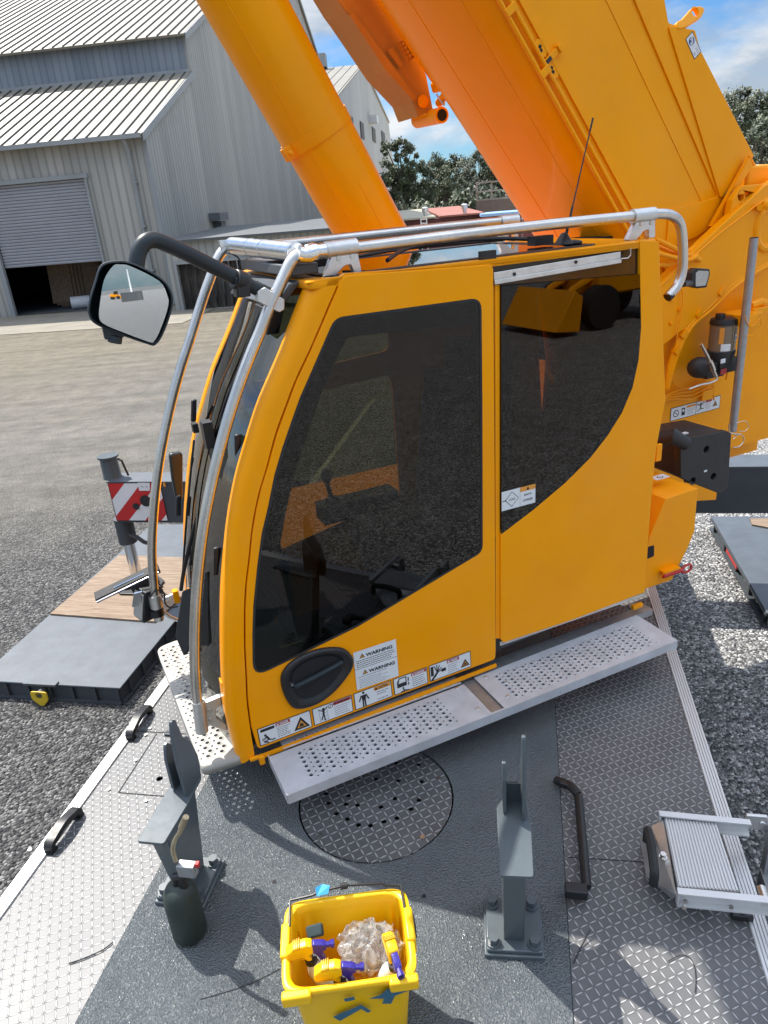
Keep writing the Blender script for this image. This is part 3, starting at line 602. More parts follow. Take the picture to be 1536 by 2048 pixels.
for t in (0.12,0.26,0.40,0.55):
    mb=MB(); mb.tube([CF.P(cx1*t,0.15,0.08),CF.P(cx1*t,2.4,0.08)],0.035); mb.box(CF.P(cx1*t,2.2,0.09),CF.x*0.08,CF.n*0.03,Zv*0.07); build(mb,'lock_rod',Mt['galv'],ct)
mb=MB()
for j,s_ in enumerate(('482791 0','22G1')): text(mb,s_,CF,cx1*0.68,1.75-0.5*j,0.34,0.03,0)
build(mb,'marking',Mt['white'],ct,smooth=False)
# timber railed platform roof behind
def far_at(p,dist):
    d=ray(p); return CAM+d*(dist/math.hypot(d.x,d.y))
ro_=far_at((952,402),76); rzb=ro_.z; rzt=far_at((952,366),76).z; ro_.z=0; RF=Fr(ro_,(e_*math.cos(-0.05)+g_*math.sin(-0.05)),Zv)
rx1=RF.px((1075,388))[0]; rl=thing('railed_platform',RF.P(rx1/2,0,0),'flat roofed platform with a grey timber handrail beyond the containers','platform')
mb=MB(); mb.box(RF.P(rx1/2,rzb/2,-3),RF.x*(rx1/2),RF.n*3,Zv*(rzb/2)); build(mb,'deck',mat('platform_grey',(0.16,0.12,0.10),0.8),rl,smooth=False)
zt=rzt
mb=MB()
for z in (rzb+0.05,(rzb+zt)/2,zt): mb.box(RF.P(rx1/2,z,-0.05),RF.x*(rx1/2),RF.n*0.05,Zv*0.07)
for k in range(5): mb.box(RF.P(0.1+(rx1-0.2)*k/4,(rzb+zt)/2,-0.16),RF.x*0.09,RF.n*0.05,Zv*((zt-rzb)/2+0.05))
build(mb,'handrail',mat('grey_timber',(0.30,0.27,0.23),0.8,var=0.2,vscale=1),rl,smooth=False)
# short white ladder standing by the store
LF=wall_frame((840,470),1.3,0.0); LF.o.z=0
mb=MB(); 
l0=pz((849,470),1.6); l0.z=0; hh=1.0
LD=Fr(l0,e_,Zv); zt=LD.px((849,436))[1]
for x in (-0.22,0.22): mb.box(LD.P(x,zt/2,0),e_*0.035,g_*0.05,Zv*(zt/2))
z=0.2
while z<zt: mb.box(LD.P(0,z,0),e_*0.2,g_*0.05,Zv*0.03); z+=0.28
tag(build(mb,'ladder',Mt['white'],smooth=False,origin=l0),'white upright ladder seen between the two roof rails','ladder')
# white pipe run at the far right
o=pz((1500,345),4.1); 
mb=MB(); w0=pp((1490,340),CAM+V((0,26,0)),V((0,1,0))); w1=pp((1640,338),CAM+V((0,26,0)),V((0,1,0)))
mb.tube([w0,w1],0.16,16)
for t in (0.3,0.9):
    c=lerp(w0,w1,t); mb.tube([(c[0],c[1],0),(c[0],c[1],c[2]-0.1)],0.06,8)
tag(build(mb,'pipe_run',mat('white_pipe',(0.62,0.60,0.55),0.6,var=0.1),origin=(w0.x,w0.y,0)),'thick off-white pipe on posts at the right edge, below the trees','pipe')
# ------------------------------------------------------------------ trees
def tree_proto(name,h,wd,seed,leafm,loc,label,n=5200,lone=False):
    rnd=random.Random(seed); loc=V(loc)
    t=thing(name,loc,label,'tree','trees behind the yard')
    mb=MB(); mb.tube([loc,loc+V((0.1,0,h*0.3)),loc+V((0,0.2,h*0.78))],[h*0.028,h*0.02,h*0.006],8)
    blobs=[]
    for i in range(64):
        w_=rnd.uniform(0,2*PI); zz_=rnd.uniform(0.14,0.96); env=math.sin(PI*min(1,max(0.15,(zz_-0.02)*0.92)))**0.6
        rr=wd*0.5*env*rnd.uniform(0.25,1.0)*(0.8+0.4*noise.noise(V((math.cos(w_)*1.3+seed,math.sin(w_)*1.3,zz_*3))))
        c=loc+V((rr*math.cos(w_),rr*math.sin(w_),h*zz_)); blobs.append((c,wd*rnd.uniform(0.06,0.135)))
        if i%4==0: mb.tube([loc+V((0,0,h*rnd.uniform(0.2,0.5)*min(1,zz_*1.4))),lerp(loc+V((0,0,h*0.5)),c,0.6),c],[h*0.009,h*0.006,h*0.002],5)
    for i in range(9):                                   # ragged top sprays
        c0=blobs[int(rnd.random()*20)][0]; w_=rnd.uniform(0,2*PI); blobs.append((c0+V((math.cos(w_)*wd*0.08,math.sin(w_)*wd*0.08,h*0.03)),wd*0.05))
    build(mb,'trunk',Mt['bark'],t)
    mb=MB(); s_=h*0.0125
    for i in range(n):
        c,r=blobs[int(rnd.random()*len(blobs))]
        d=V((rnd.gauss(0,1),rnd.gauss(0,1),rnd.gauss(0,0.75))).normalized()*r*(rnd.random()**0.45)*rnd.uniform(0.7,1.25)
        p=c+d; x=V((rnd.gauss(0,1),rnd.gauss(0,1),rnd.gauss(0,1))).normalized()*s_*rnd.uniform(0.5,1.3); y=x.orthogonal().normalized()*s_*rnd.uniform(0.4,1.0)
        mb.add([p-x,p+y,p+x,p-y],[(0,1,2,3)])
    build(mb,'crown',leafm,t,smooth=False)
    return t
def tree_at(px,ybase_top,dist,h=None):
    pass
protos=[]
def place(px,py_top,dist,k,label,s=None):
    d=ray((px,py_top)); d2=d/math.hypot(d.x,d.y); P=CAM+d2*dist; h=P.z; P=V((P.x,P.y,0))
    if k>=len(protos):
        t=tree_proto('tree',h,h*(0.62 if k else 0.5),40+k,Mt['leaf2'] if k%2 else Mt['leaf'],P,label,n=12500); protos.append((t,h)); return t
    t,h0=protos[k]; r=dup(t,P,label,rz=px*0.7); r.scale=(h/h0,)*3; return r
place(798,266,105,0,'taller tree with an open crown at the left end of the tree line')
place(858,303,112,1,'bushy tree second from the left, between cylinder and boom')
place(1505,168,82,2,'large dark tree rising highest at the right edge')
place(960,294,115,3,'rounded tree in the middle of the tree line')
row=[(905,306,120,1,'tree behind the white roof vents'),(1010,300,112,2,'tree right of the middle of the tree line, beside the boom'),(1060,310,118,1,'tree of the far line mostly hidden by the boom belly'),(830,322,100,3,'low tree at the left beside the far warehouse'),(888,330,104,2,'low tree in front above the left roof vent'),(935,318,106,3,'low tree above the right roof vent'),(985,318,104,1,'low tree just left of the timber handrail'),(1035,325,104,3,'low tree directly above the timber handrail'),(1085,318,110,2,'tree behind the boom above the blue container top'),(1130,310,112,1,'tree wholly behind the boom near the antenna'),(780,335,118,1,'tree behind the far warehouse gable end'),(740,340,125,3,'tree behind the cylinder and the far warehouse')]
for x,y,dd_,k,lb in row: place(x,y,dd_,k,lb)
for x,y,dd_,k,lb in [(1190,300,112,2,'tree hidden behind the boom, left of the right hand clump'),(1270,290,112,3,'tree hidden behind the boom flank'),(1350,280,105,1,'tree hidden behind the boom top edge'),(1720,190,90,1,'tree well outside the right edge of the photo'),(1450,192,95,3,'dark tree nearest the boom in the right hand clump'),(1560,175,90,1,'dark tree cut by the right edge of the photo'),(1475,220,70,1,'shorter tree low in the right hand clump beside the boom edge'),(1535,228,66,3,'shorter tree right above the white pipe'),(1600,190,80,2,'outermost tree beyond the right edge')]: place(x,y,dd_,k,lb)
# low brush under the tree lines
mb=MB(); rnd=random.Random(5)
def brush(x0,x1,dist,hh,n):
    for i in range(n):
        px=rnd.uniform(x0,x1); d=ray((px,400)); d2=V((d.x,d.y,0)).normalized(); P=d2*(dist+rnd.uniform(-3,3)); z=rnd.random()**0.7*hh*(0.75+0.55*noise.noise(V((P.x*0.25,P.y*0.25,0)))+0.25*noise.noise(V((P.x*0.9,P.y*0.9,3))))
        p=V((P.x,P.y,z)); x=V((rnd.gauss(0,1),rnd.gauss(0,1),rnd.gauss(0,1))).normalized()*0.22; y=x.orthogonal().normalized()*0.19
        mb.add([p-x,p+y,p+x,p-y],[(0,1,2,3)])
brush(700,1200,92,4.6,18000); brush(1380,1750,60,3.5,10000); brush(1200,1400,92,4.6,9000); brush(1750,2600,75,4.0,9000)
tag(build(mb,'undergrowth',Mt['leaf2'],smooth=False),'dense dark undergrowth below the trees','undergrowth',kind='stuff')
# ------------------------------------------------------------------ carrier deck
def ab(P): P=V(P); return (P.dot(a),P.dot(b))
def dz(p,z=D): return pz(p,z)
LE,CL,CRt,RE=-1.985,-1.45,0.155,0.775
A_0,A_1=-2.5,9.2
carrier=thing('crane_carrier',d3(2,-0.6,0),'grey crane carrier deck with bright tread plate walkways below the yellow cab','crane carrier')
DF=Fr(V((0,0,D)),b,a)                                # deck frame: x across, y away, n up
def dpx(p,h=0.0):
    q=ab(pz(p,D+h)); return (q[1],q[0])
mb=MB()
hc=(-0.64,2.30); hr=0.335
plate(mb,[rect(CL,A_0,CRt,A_1),circ(hc[0],hc[1],hr+0.008,40)],0.012,DF,0.004)
build(mb,'centre_plate',Mt['nonskid'],carrier,smooth=False)
mb=MB(); mb.box(d3((A_0+A_1)/2,-0.6,D-0.30),a*((A_1-A_0)/2),b*0.83,Zv*0.27); mb.box(d3((A_0+A_1)/2,-0.6,D-0.24),a*((A_1-A_0)/2),b*1.33,Zv*0.05)
mb.box(d3(4,-0.6,0.9),a*6,b*0.45,Zv*0.3)
for s in (-1,1):
    mb.box(d3((A_0+A_1)/2,-0.605+s*1.34,D-0.20),a*((A_1-A_0)/2),b*0.02,Zv*0.17)
build(mb,'frame',Mt['greydark'],carrier,smooth=False)
for aa in (-1.2,1.2,5.2,8.0):
    for s in (-1,1):
        mb=MB(); c=d3(aa,-0.6+s*1.12,0.62); mb.tube([c-b*0.16,c-b*0.14,c+b*0.14,c+b*0.16],[0.52,0.62,0.62,0.52],28); build(mb,'wheel',Mt['rubber'],carrier)
mb=MB(); hx=[(dpx((313,1467))),(dpx((273,1463)))]
h1=dpx((319,1557))
plate(mb,[rect(LE+0.02,A_0,CL-0.002,A_1),circ(h1[0],h1[1],0.016,14)],0.006,DF,-0.001)
build(mb,'tread_plate',Mt['tread'],carrier,smooth=False,label='sunlit tread plate along the left side of the deck')
mb=MB(); plate(mb,[rect(CRt+0.002,A_0,RE,A_1)],0.006,DF,-0.001); build(mb,'tread_plate',Mt['tread'],carrier,smooth=False,label='shaded tread plate along the right side of the deck')
# under the tread plates: near-black sheet painted as the shade seen through the holes
mb=MB(); plate(mb,[rect(LE+0.03,A_0,RE-0.01,A_1)],0.004,DF,-0.03); build(mb,'under_deck',Mt['hatchdark'],carrier,smooth=False)
# joints and hatch outline
jm=MB()
def joint(p,q,w_=0.0028):
    p=V(dpx(p)); q=V(dpx(q)); d=(q-p).normalized(); n=V((-d.y,d.x))*w_
    jm.add([DF.P(*(p-n),0.0006),DF.P(*(q-n),0.0006),DF.P(*(q+n),0.0006),DF.P(*(p+n),0.0006)],[(0,1,2,3)])
joint((270,1462),(372,1468)); joint((313,1468),(237,1585)); joint((237,1585),(345,1594)); joint((1133,1714),(1420,1733),0.0018)
for x in (CL-0.001,CRt+0.001): jm.add([DF.P(x-0.002,A_0,0.001),DF.P(x+0.002,A_0,0.001),DF.P(x+0.002,A_1,0.001),DF.P(x-0.002,A_1,0.001)],[(0,1,2,3)])
build(jm,'hatch_joint',Mt['hatchdark'],carrier,smooth=False)
sm=MB()
for p in ((300,1457),(291,1470),(271,1521),(218,1579),(292,1602),(60,1700)):
    c=dz(p,D+0.002); sm.cyl(c,c+Zv*0.004,0.008,seg=12)
build(sm,'screw',Mt['steel'],carrier)
mb=MB(); c=dz((340,1466),D+0.006); mb.box(c,b*0.024,a*0.018,Zv*0.006); mb.tube([c-b*0.024+Zv*0.006,c+b*0.024+Zv*0.006],0.005,8); build(mb,'hinge',Mt['greydark'],carrier,bev=0.002)
# edge extrusions
def edge(x0,x1,zt,label):
    mb=MB(); n=5; w_=(x1-x0)/n
    mb.box(d3((A_0+A_1)/2,(x0+x1)/2,zt-0.035),a*((A_1-A_0)/2),b*((x1-x0)/2),Zv*0.03)
    for i in range(n): mb.box(d3((A_0+A_1)/2,x0+w_*(i+0.5),zt-0.0025),a*((A_1-A_0)/2),b*(w_*0.36),Zv*0.0035)
    build(mb,'edge_rail',mat('edge_aluminium',(0.62,0.62,0.61),0.4,0.3,var=0.05) if 'edge_aluminium' not in bpy.data.materials else bpy.data.materials['edge_aluminium'],carrier,smooth=False,label=label)
edge(LE-0.045,LE+0.015,D+0.006,'pale edge rail on the left side of the deck'); edge(RE,RE+0.06,D+0.006,'pale ribbed edge rail on the right side of the deck')
# round perforated swivel cover
mb=MB(); hs=[(652,1587),(657,1606),(692,1608),(715,1610),(673,1627),(695,1638),(717,1650),(741,1651),(768,1643),(794,1636),(822,1618),(838,1600),(843,1563),(872,1531),(863,1513),(837,1529),(818,1511),(762,1614),(790,1597),(697,1591),(797,1561),(752,1558),(792,1526),(707,1555),(650,1560)]
hc2=[dpx(p) for p in hs]; hol=[]
for p in hc2:
    if (V(p)-V(hc)).length<hr-0.03 and all((V(p)-V(q_)).length>0.03 for q_ in hol): hol.append(p)
plate(mb,[circ(hc[0],hc[1],hr,56)]+[circ(p[0],p[1],0.0115,14) for p in hol],0.006,DF,0.001); cov=build(mb,'round_cover',Mt['treaddark'],carrier,smooth=False,label='dark round tread plate cover with drilled holes')
mb=MB()
for w_ in (0.5,2.4,4.0,5.6):
    c=DF.P(hc[0]+0.30*math.cos(w_),hc[1]+0.30*math.sin(w_),0.002); mb.cyl(c,c+Zv*0.005,0.011,seg=12)
build(mb,'screw',Mt['steel'],cov)
mb=MB()
for p in ((549,1765),(848,1794)):
    x,y=dpx(p); mb.add([DF.P(cx_,cy_,0.0055) for cx_,cy_ in circ(x,y,0.0085,12)],[tuple(range(12))])
build(mb,'plug_hole',Mt['hatchdark'],carrier,smooth=False)
# left grab handles
def grab(p,q,hh):
    P=dz(p,D);Q=dz(q,D); d=(Q-P).normalized(); L=(Q-P).length; mb=MB()
    pts=[P,P+Zv*hh*0.75,P+d*0.035+Zv*hh,P+d*L*0.5+Zv*hh*1.22,Q-d*0.035+Zv*hh,Q+Zv*hh*0.75,Q]
    S_=cr(pts,5); n=len(S_); vs=[];bw_=0.020
    for i,x in enumerate(S_):
        t=(S_[min(i+1,n-1)]-S_[max(i-1,0)]).normalized(); nn=b; k=t.cross(nn).normalized()*0.013
        vs+= [x-nn*bw_-k,x+nn*bw_-k,x+nn*bw_+k,x-nn*bw_+k]
    fs=[(i*4+k,i*4+(k+1)%4,(i+1)*4+(k+1)%4,(i+1)*4+k) for i in range(n-1) for k in range(4)]
    mb.add(vs,fs); mb.box(P+Zv*0.004,d*0.02,b*0.018,Zv*0.006); mb.box(Q+Zv*0.004,d*0.02,b*0.018,Zv*0.006)
    build(mb,'grab_handle',Mt['black'],carrier,bev=0.003)
grab((263,1478),(297,1425),0.045); grab((103,1702),(156,1632),0.045)
# right side grab handle lying over the tread plate
z_=D+0.045
def hp(p,z=z_): return pz(p,z)
mb=MB(); mb.tube(cr([hp((1112,1560),D+0.02),hp((1140,1572)),hp((1156,1590))],4),[0.019]*9,12)
mb.box(hp((1133,1570)),b*0.03+a*-0.01,a*0.014,Zv*0.014)
mb.tube([hp((1157,1592)),hp((1173,1775))],0.0185,16); mb.box(hp((1152,1782)),b*0.040,a*0.022,Zv*0.020)
build(mb,'grab_handle',Mt['black'],carrier,bev=0.004,label='long black grab handle beside the right hand bracket')
# ------------------------------------------------------------------ support brackets
def solve_h(base,py):
    lo,hi=0.0,3.0
    for _ in range(40):
        m_=(lo+hi)/2
        if proj(base+Zv*m_)[1]>py: lo=m_
        else: hi=m_
    return lo
def bracket(base,outer_px,label,flip=1):
    pass
bl=dz((383,1768)); HL=solve_h(bl,1612)
br=dz((1026,1862)); HR=solve_h(br,1665)
FLp=Fr(bl,a,Zv)                                         # side frame of the left bracket, n points right (towards b)
top_l=[FLp.px(p) for p in ((352,1659),(302,1655),(353,1556),(398,1562))]
def mk_bracket(base,Hh,label,angle,side):
    ca,sa=math.cos(angle),math.sin(angle); A_=a*ca+b*sa; B_=b*ca-a*sa
    W=lambda x,y,z: base+A_*x+B_*y+Zv*z
    t=thing('support_bracket',base,label,'bracket','boom support brackets bolted to the deck')
    G=Mt['greypaint']
    mb=MB(); mb.box(W(0,0,0.012),A_*0.108,B_*0.102,Zv*0.010); mb.box(W(0.0,0,0.030),A_*0.100,B_*0.094,Zv*0.008); build(mb,'base_plate',G,t,bev=0.004)
    for i in (-1,1):
        for j in (-1,1):
            mb=MB(); mb.hexbolt(W(i*0.074,j*0.070,0.038),Zv,0.019,0.030); build(mb,'bolt',G,t,ang=30)
    # tapered box post with side web
    mb=MB()
    w0=0.036; lo=[W(-0.060,-w0,0.035),W(0.060,-w0,0.035),W(0.060,w0,0.035),W(-0.060,w0,0.035)]
    hi=[W(-0.125,-w0,Hh-0.006),W(0.125,-w0,Hh-0.006),W(0.125,w0,Hh-0.006),W(-0.125,w0,Hh-0.006)]
    mb.add(lo+hi,[(3,2,1,0),(4,5,6,7),(0,1,5,4),(1,2,6,5),(2,3,7,6),(3,0,4,7)]); build(mb,'post',G,t,bev=0.005)
    mb=MB(); TF=Fr(W(0,0,Hh),A_,B_)
    plate(mb,[fil([(-0.17,-0.048,.012),(0.10,-0.048,.01),(0.15,-0.02,.02),(0.15,0.055,.01),(0.02,0.062,.01),(-0.17,0.055,.012)],0.01)],0.012,TF,0.006,bevel=0.002)
    tp=build(mb,'top_plate',G,t,smooth=False)
    mb=MB(); mb.tube([TF.P(x,y,0.008) for x,y in ((-0.13,-0.02),(-0.13,0.03),(-0.03,0.03),(-0.005,0.03))],0.0065,8); mb.cyl(TF.P(0.065,0.01,0.0),TF.P(0.065,0.01,0.018),0.011,seg=10); build(mb,'weld_bead',G,tp)
    # upright horn: a curved fin and a stiffener
    for y0,pts in ((0.040,[(0.045,-0.03),(0.165,-0.03),(0.175,0.08),(0.150,0.17),(0.105,0.23),(0.085,0.33),(0.060,0.345),(0.045,0.29),(0.035,0.16)]),
                   (-0.022,[(0.065,0.0),(0.155,0.0),(0.165,0.10),(0.125,0.17),(0.085,0.225),(0.065,0.15)])):
        HF=Fr(W(0,y0,Hh+0.006),A_,Zv); mb=MB(); plate(mb,[fil([(p[0],p[1]) for p in pts],0.02,3)],0.012,HF,0.006,bevel=0.0015); build(mb,'horn',G,t,smooth=False)
    mb=MB(); mb.box(W(0.135,0.006,Hh+0.045),B_*0.034,A_*0.006,Zv*0.04); build(mb,'stiffener',G,t,bev=0.002)
    return t
mk_bracket(bl,HL,'grey steel support bracket with curved horn, just behind the green gas torch',0.0,1)
mk_bracket(br,HR,'grey steel support bracket with four bolts standing alone on the right of the deck',math.radians(-4),1)
# ------------------------------------------------------------------ gas torch
tb=dz((382,1868)); th=solve_h(tb,1766)
gt=thing('gas_torch',tb,'green gas bottle with a worn torch head standing before the left bracket','gas torch')
R_=0.062
mb=MB(); pr=[(0.80,0),(1,0.02),(1,th*0.72),(0.93,th*0.84),(0.72,th*0.93),(0.35,th*0.99),(0.2,th)]
mb.tube([tb+Zv*0.001]+[tb+Zv*(z+0.001) for _,z in pr[1:]],[R_*r for r,_ in pr],28); build(mb,'bottle',Mt['torchgreen'],gt,ang=60)
n0=tb+Zv*th
def tw(px,py): return pp((px,py),tb-a*0.0,a)
mb=MB(); mb.tube([n0-Zv*0.01,n0+Zv*0.03,tw(370,1750),tw(360,1735)],[0.018,0.016,0.014,0.013],12); mb.tube([tw(385,1800),tw(366,1770),tw(362,1740)],[0.020,0.017,0.013],10); hd=build(mb,'torch_handle',Mt['black'],gt)
bx_=tw(375,1738); mb=MB(); mb.box(bx_,b*0.032,Zv*0.026,a*0.016); build(mb,'valve_body',Mt['galv'],hd,bev=0.003)
mb=MB(); mb.box(tw(395,1729),b*0.006,Zv*0.009,a*0.008); build(mb,'trigger',Mt['red'],hd,bev=0.001)
mb=MB(); mb.tube(cr([tw(352,1722),tw(346,1700),tw(350,1680),tw(360,1664),tw(366,1650)],5),[0.008]*10+[0.0075]*5+[0.009]*6,12); mb.cyl(tw(363,1655),tw(372,1634),0.0115,0.0105,14); build(mb,'burner_tube',Mt['brass'],gt)
# ------------------------------------------------------------------ bucket
ZB=1.985
rimc=[pz(p,ZB) for p in ((570,1988),(838,1950),(806,1774),(568,1806))]
bc=sum(rimc,V((0,0,0)))/4; bx=(rimc[1]-rimc[0]).normalized(); by=Zv.cross(bx).normalized()
Wd=((rimc[1]-rimc[0]).length+(rimc[2]-rimc[3]).length)/4; Ld=((rimc[3]-rimc[0]).dot(by)+(rimc[2]-rimc[1]).dot(by))/4
b0=V((bc.x,bc.y,D+0.006)); Hb=ZB-D-0.006
bk=thing('bucket',b0,'yellow square mop bucket with a black wire handle and blue tape scraps','bucket')
def ring(s,z,r,wavy=0.0,n=64,ex=0.0):
    out=[]
    for k in range(n):
        t=2*PI*k/n; c_,s_=math.cos(t),math.sin(t); e=0.28
        X=math.copysign(abs(c_)**e,c_)*(Wd*s+ex); Y=math.copysign(abs(s_)**e,s_)*(Ld*s+ex)
        wv=1-wavy*(0.5-0.5*math.cos(14*t))*max(0,min(1,(abs(s_)-0.35)*4))
        out.append(b0+bx*X+by*(Y*wv)+Zv*z)
    return out+[out[0]]
mb=MB()
rows=[ring(0.05,0.004,0),ring(0.74,0.004,0),ring(0.78,0.02,0),ring(0.86,Hb*0.5,0,0.02),ring(0.92,Hb*0.86,0,0.02),ring(0.93,Hb*0.93,0),ring(1.0,Hb*0.93,0),ring(1.03,Hb*0.955,0),ring(1.03,Hb*0.99,0),ring(1.0,Hb,0),ring(0.94,Hb,0),ring(0.905,Hb*0.985,0),ring(0.90,Hb*0.90,0),ring(0.895,Hb*0.78,0,0.10),ring(0.87,Hb*0.60,0,0.16),ring(0.84,Hb*0.4,0,0.10),ring(0.76,0.03,0),ring(0.05,0.02,0)]
mb.grid(rows,True); build(mb,'tub',Mt['bucket'],bk,ang=50)
mb=MB()
for s in (-1,1):                                       # side lugs of the rim
    c=b0+bx*(s*Wd*0.99)+by*(Ld*0.1)+Zv*(Hb*0.93); mb.box(c,bx*0.014,by*0.055,Zv*0.035)
c=b0-by*(Ld*1.03)+Zv*(Hb*0.955); mb.box(c-bx*Wd*0.80,bx*Wd*0.22,by*0.014,Zv*0.020); mb.box(c+bx*Wd*0.80,bx*Wd*0.22,by*0.014,Zv*0.020)
build(mb,'rim_lug',Mt['bucket'],bk,bev=0.007,seg=3)
zt=Zv*(Hb+0.004)
mb=MB(); k=lambda x,y,dz_=0.0: b0+bx*(x*Wd)+by*(y*Ld)+zt+Zv*dz_
mb.tube([k(-1.07,0.05,-0.05),k(-1.07,0.1,-0.01),k(-0.98,0.30),k(-0.93,0.42),k(-0.93,0.98,0.006),k(-0.55,1.01,0.012),k(-0.45,1.05,0.016),k(0,1.10,0.020),k(0.62,1.05,0.016),k(0.68,1.01,0.012),k(0.93,0.98,0.006),k(0.95,0.42),k(1.06,0.30,-0.005),k(1.07,0.1,-0.01),k(1.07,0.0,-0.05)],0.0042,8); wi=build(mb,'wire_handle',Mt['black'],bk)
mb=MB(); mb.tube([k(-0.08,1.09,0.02),k(0.05,1.10,0.02)],0.010,10); build(mb,'grip',Mt['rubber'],wi)
mb=MB(); f0=Fr(k(-0.40,1.02,0.02),bx,by+Zv*0.3); mb.add([f0.P(*p,h) for p,h in (((-0.015,-0.012),0),((0.022,-0.010),0.004),((0.030,0.012),0.01),((0.004,0.022),0.004),((-0.018,0.012),0.008))],[(0,1,2),(0,2,3),(0,3,4)]); build(mb,'tape',Mt['tapelit'],bk,smooth=False,solid=0.0006,label='blue tape on the rear rim, coloured as sunlit')
BF=Fr(b0-by*(Ld*0.985)+Zv*(Hb*0.86),bx,Zv+by*0.14)                 # front wall
BF2=Fr(b0-by*(Ld*0.90)+Zv*(Hb*0.6)-by*0.004,bx,Zv-by*0.06)
mb=MB()
def tp(pts,h=0.002): mb.add([BF2.at(p,h) for p in pts],[tuple(range(len(pts)))])
tp([(666,2032),(722,2008),(742,2020),(736,2024),(722,2016),(680,2040)]); tp([(688,1995),(708,1991),(710,1997),(690,2001)],0.003)
tp([(739,1994),(762,1986),(775,1974),(787,1980),(820,1972),(822,1976),(790,1988),(782,2004),(764,2004),(768,1994)],0.004)
build(mb,'tape',Mt['tape'],bk,smooth=False,solid=0.0008,label='blue tape scraps on the front wall, coloured as shaded')
# trigger sprays
def spray(hx_,hy_,dirang,label,tilt=0.0):
    z0=ZB-0.01
    P=pz((hx_,hy_),z0+0.02); root=thing('spray_bottle',P-Zv*0.20,label,'spray bottle','trigger spray bottles in the bucket')
    dx=(bx*math.cos(dirang)+by*math.sin(dirang)); dy=Zv.cross(dx); W=lambda x,y,z: P+dx*x+dy*y+Zv*z
    cin=V((bc.x-P.x,bc.y-P.y,0))*0.35; Wb=lambda x,y,z: W(x,y,z)+cin*min(1,max(0,(-z-0.045)/0.14)); mb=MB(); mb.tube([Wb(-0.005,0,-0.19),Wb(-0.005,0,-0.185),Wb(-0.005,0,-0.09),Wb(-0.005,0,-0.065),Wb(-0.005,0,-0.045)],[0.026,0.030,0.030,0.020,0.013],20); build(mb,'bottle',mat('cloudy_bottle',(0.62,0.63,0.58),0.3) if 'cloudy_bottle' not in bpy.data.materials else bpy.data.materials['cloudy_bottle'],root)
    mb=MB(); mb.tube([W(-0.005,0,-0.055),W(-0.005,0,-0.035)],0.019,16); build(mb,'collar',Mt['black'],root)
    mb=MB(); HF=Fr(W(0,0,0),dx,Zv)                      # yellow shroud: side outline extruded
    plate(mb,[fil([(-0.078,-0.022),(-0.074,0.006),(-0.050,0.026),(-0.012,0.032),(0.006,0.026),(0.006,-0.006),(-0.010,-0.014),(0.002,-0.034),(-0.014,-0.036),(-0.028,-0.014),(-0.05,-0.020)],0.010,3)],0.030,HF,0.015,bevel=0.004); build(mb,'shroud',Mt['bucket'],root,ang=50)
    mb=MB(); plate(mb,[fil([(0.004,0.022),(0.010,0.026),(0.034,0.020),(0.046,0.014),(0.046,-0.004),(0.036,-0.008),(0.030,-0.022),(0.040,-0.060),(0.028,-0.060),(0.014,-0.020),(0.004,-0.008)],0.005,3)],0.020,HF,0.010,bevel=0.002)
    mb.tube([W(0.044,0,0.006),W(0.058,0,0.006),W(0.059,0,0.006),W(0.070,0,0.006)],[0.008,0.008,0.0115,0.0115],8); th_=build(mb,'trigger_head',Mt['purple'],root,ang=40)
    mb=MB(); mb.cyl(W(0.070,0,0.006),W(0.0708,0,0.006),0.005,seg=10); build(mb,'nozzle_hole',Mt['black'],th_)
    mb=MB()
    for i in range(4): mb.box(W(-0.050+0.006*i,0,0.0215+0.0022*i-0.018*(i%1)),dx*0.0012,dy*0.0158,Zv*0.006)
    for i in range(5): mb.box(W(-0.045,0,-0.020+0.006*i),dx*0.026,dy*0.0156,Zv*0.0009)
    build(mb,'grip_ribs',mat('shadow_yellow_rib',(0.70,0.36,0.002),0.5) if 'shadow_yellow_rib' not in bpy.data.materials else bpy.data.materials['shadow_yellow_rib'],root,smooth=False)
spray(622,1897,math.radians(2),'trigger spray bottle nearest the dark sponge in the bucket')
spray(680,1940,math.radians(-3),'middle trigger spray bottle, close to the front rim of the bucket')
spray(788,1912,math.radians(-78),'trigger spray bottle hooked nose down over the right front bucket rim')
# crumpled clear wrap and sponge
mb=MB(); wc=pz((745,1900),ZB-0.10)
for sh_ in range(3):
    R0=[]; n_=34
    for i in range(n_):
        row=[]
        for j in range(n_):
            x=(i/(n_-1)*2-1); y=(j/(n_-1)*2-1); q=V((x*1.7+sh_*7.3,y*1.7,sh_*3.1)); rr=math.sqrt(max(0,1-0.5*(x*x+y*y)))
            h=0.055*rr+0.060*(0.5-abs(noise.noise(q*1.3)))+0.030*(0.4-abs(noise.noise(q*3.1)))+0.012*abs(noise.noise(q*7.0))-0.030-0.012*sh_
            wx=0.020*noise.noise(q*2.0+V((9,0,0))); wy=0.020*noise.noise(q*2.0+V((0,9,0)))
            w_=0.5*sh_
            X=x*math.cos(w_)-y*math.sin(w_); Y=x*math.sin(w_)+y*math.cos(w_); k_=1/max(1.0,math.hypot(x,y)*0.95)
            row.append(wc+bx*(X*0.086*k_+wx+0.01*sh_-0.015)+by*(Y*0.074*k_+wy)+Zv*h)
        R0.append(row)
    mb.grid(R0,True)
tag(build(mb,'plastic_wrap',Mt['wrap'],ang=40,origin=wc),'crumpled clear plastic wrap lying between the spray bottles','plastic wrap')
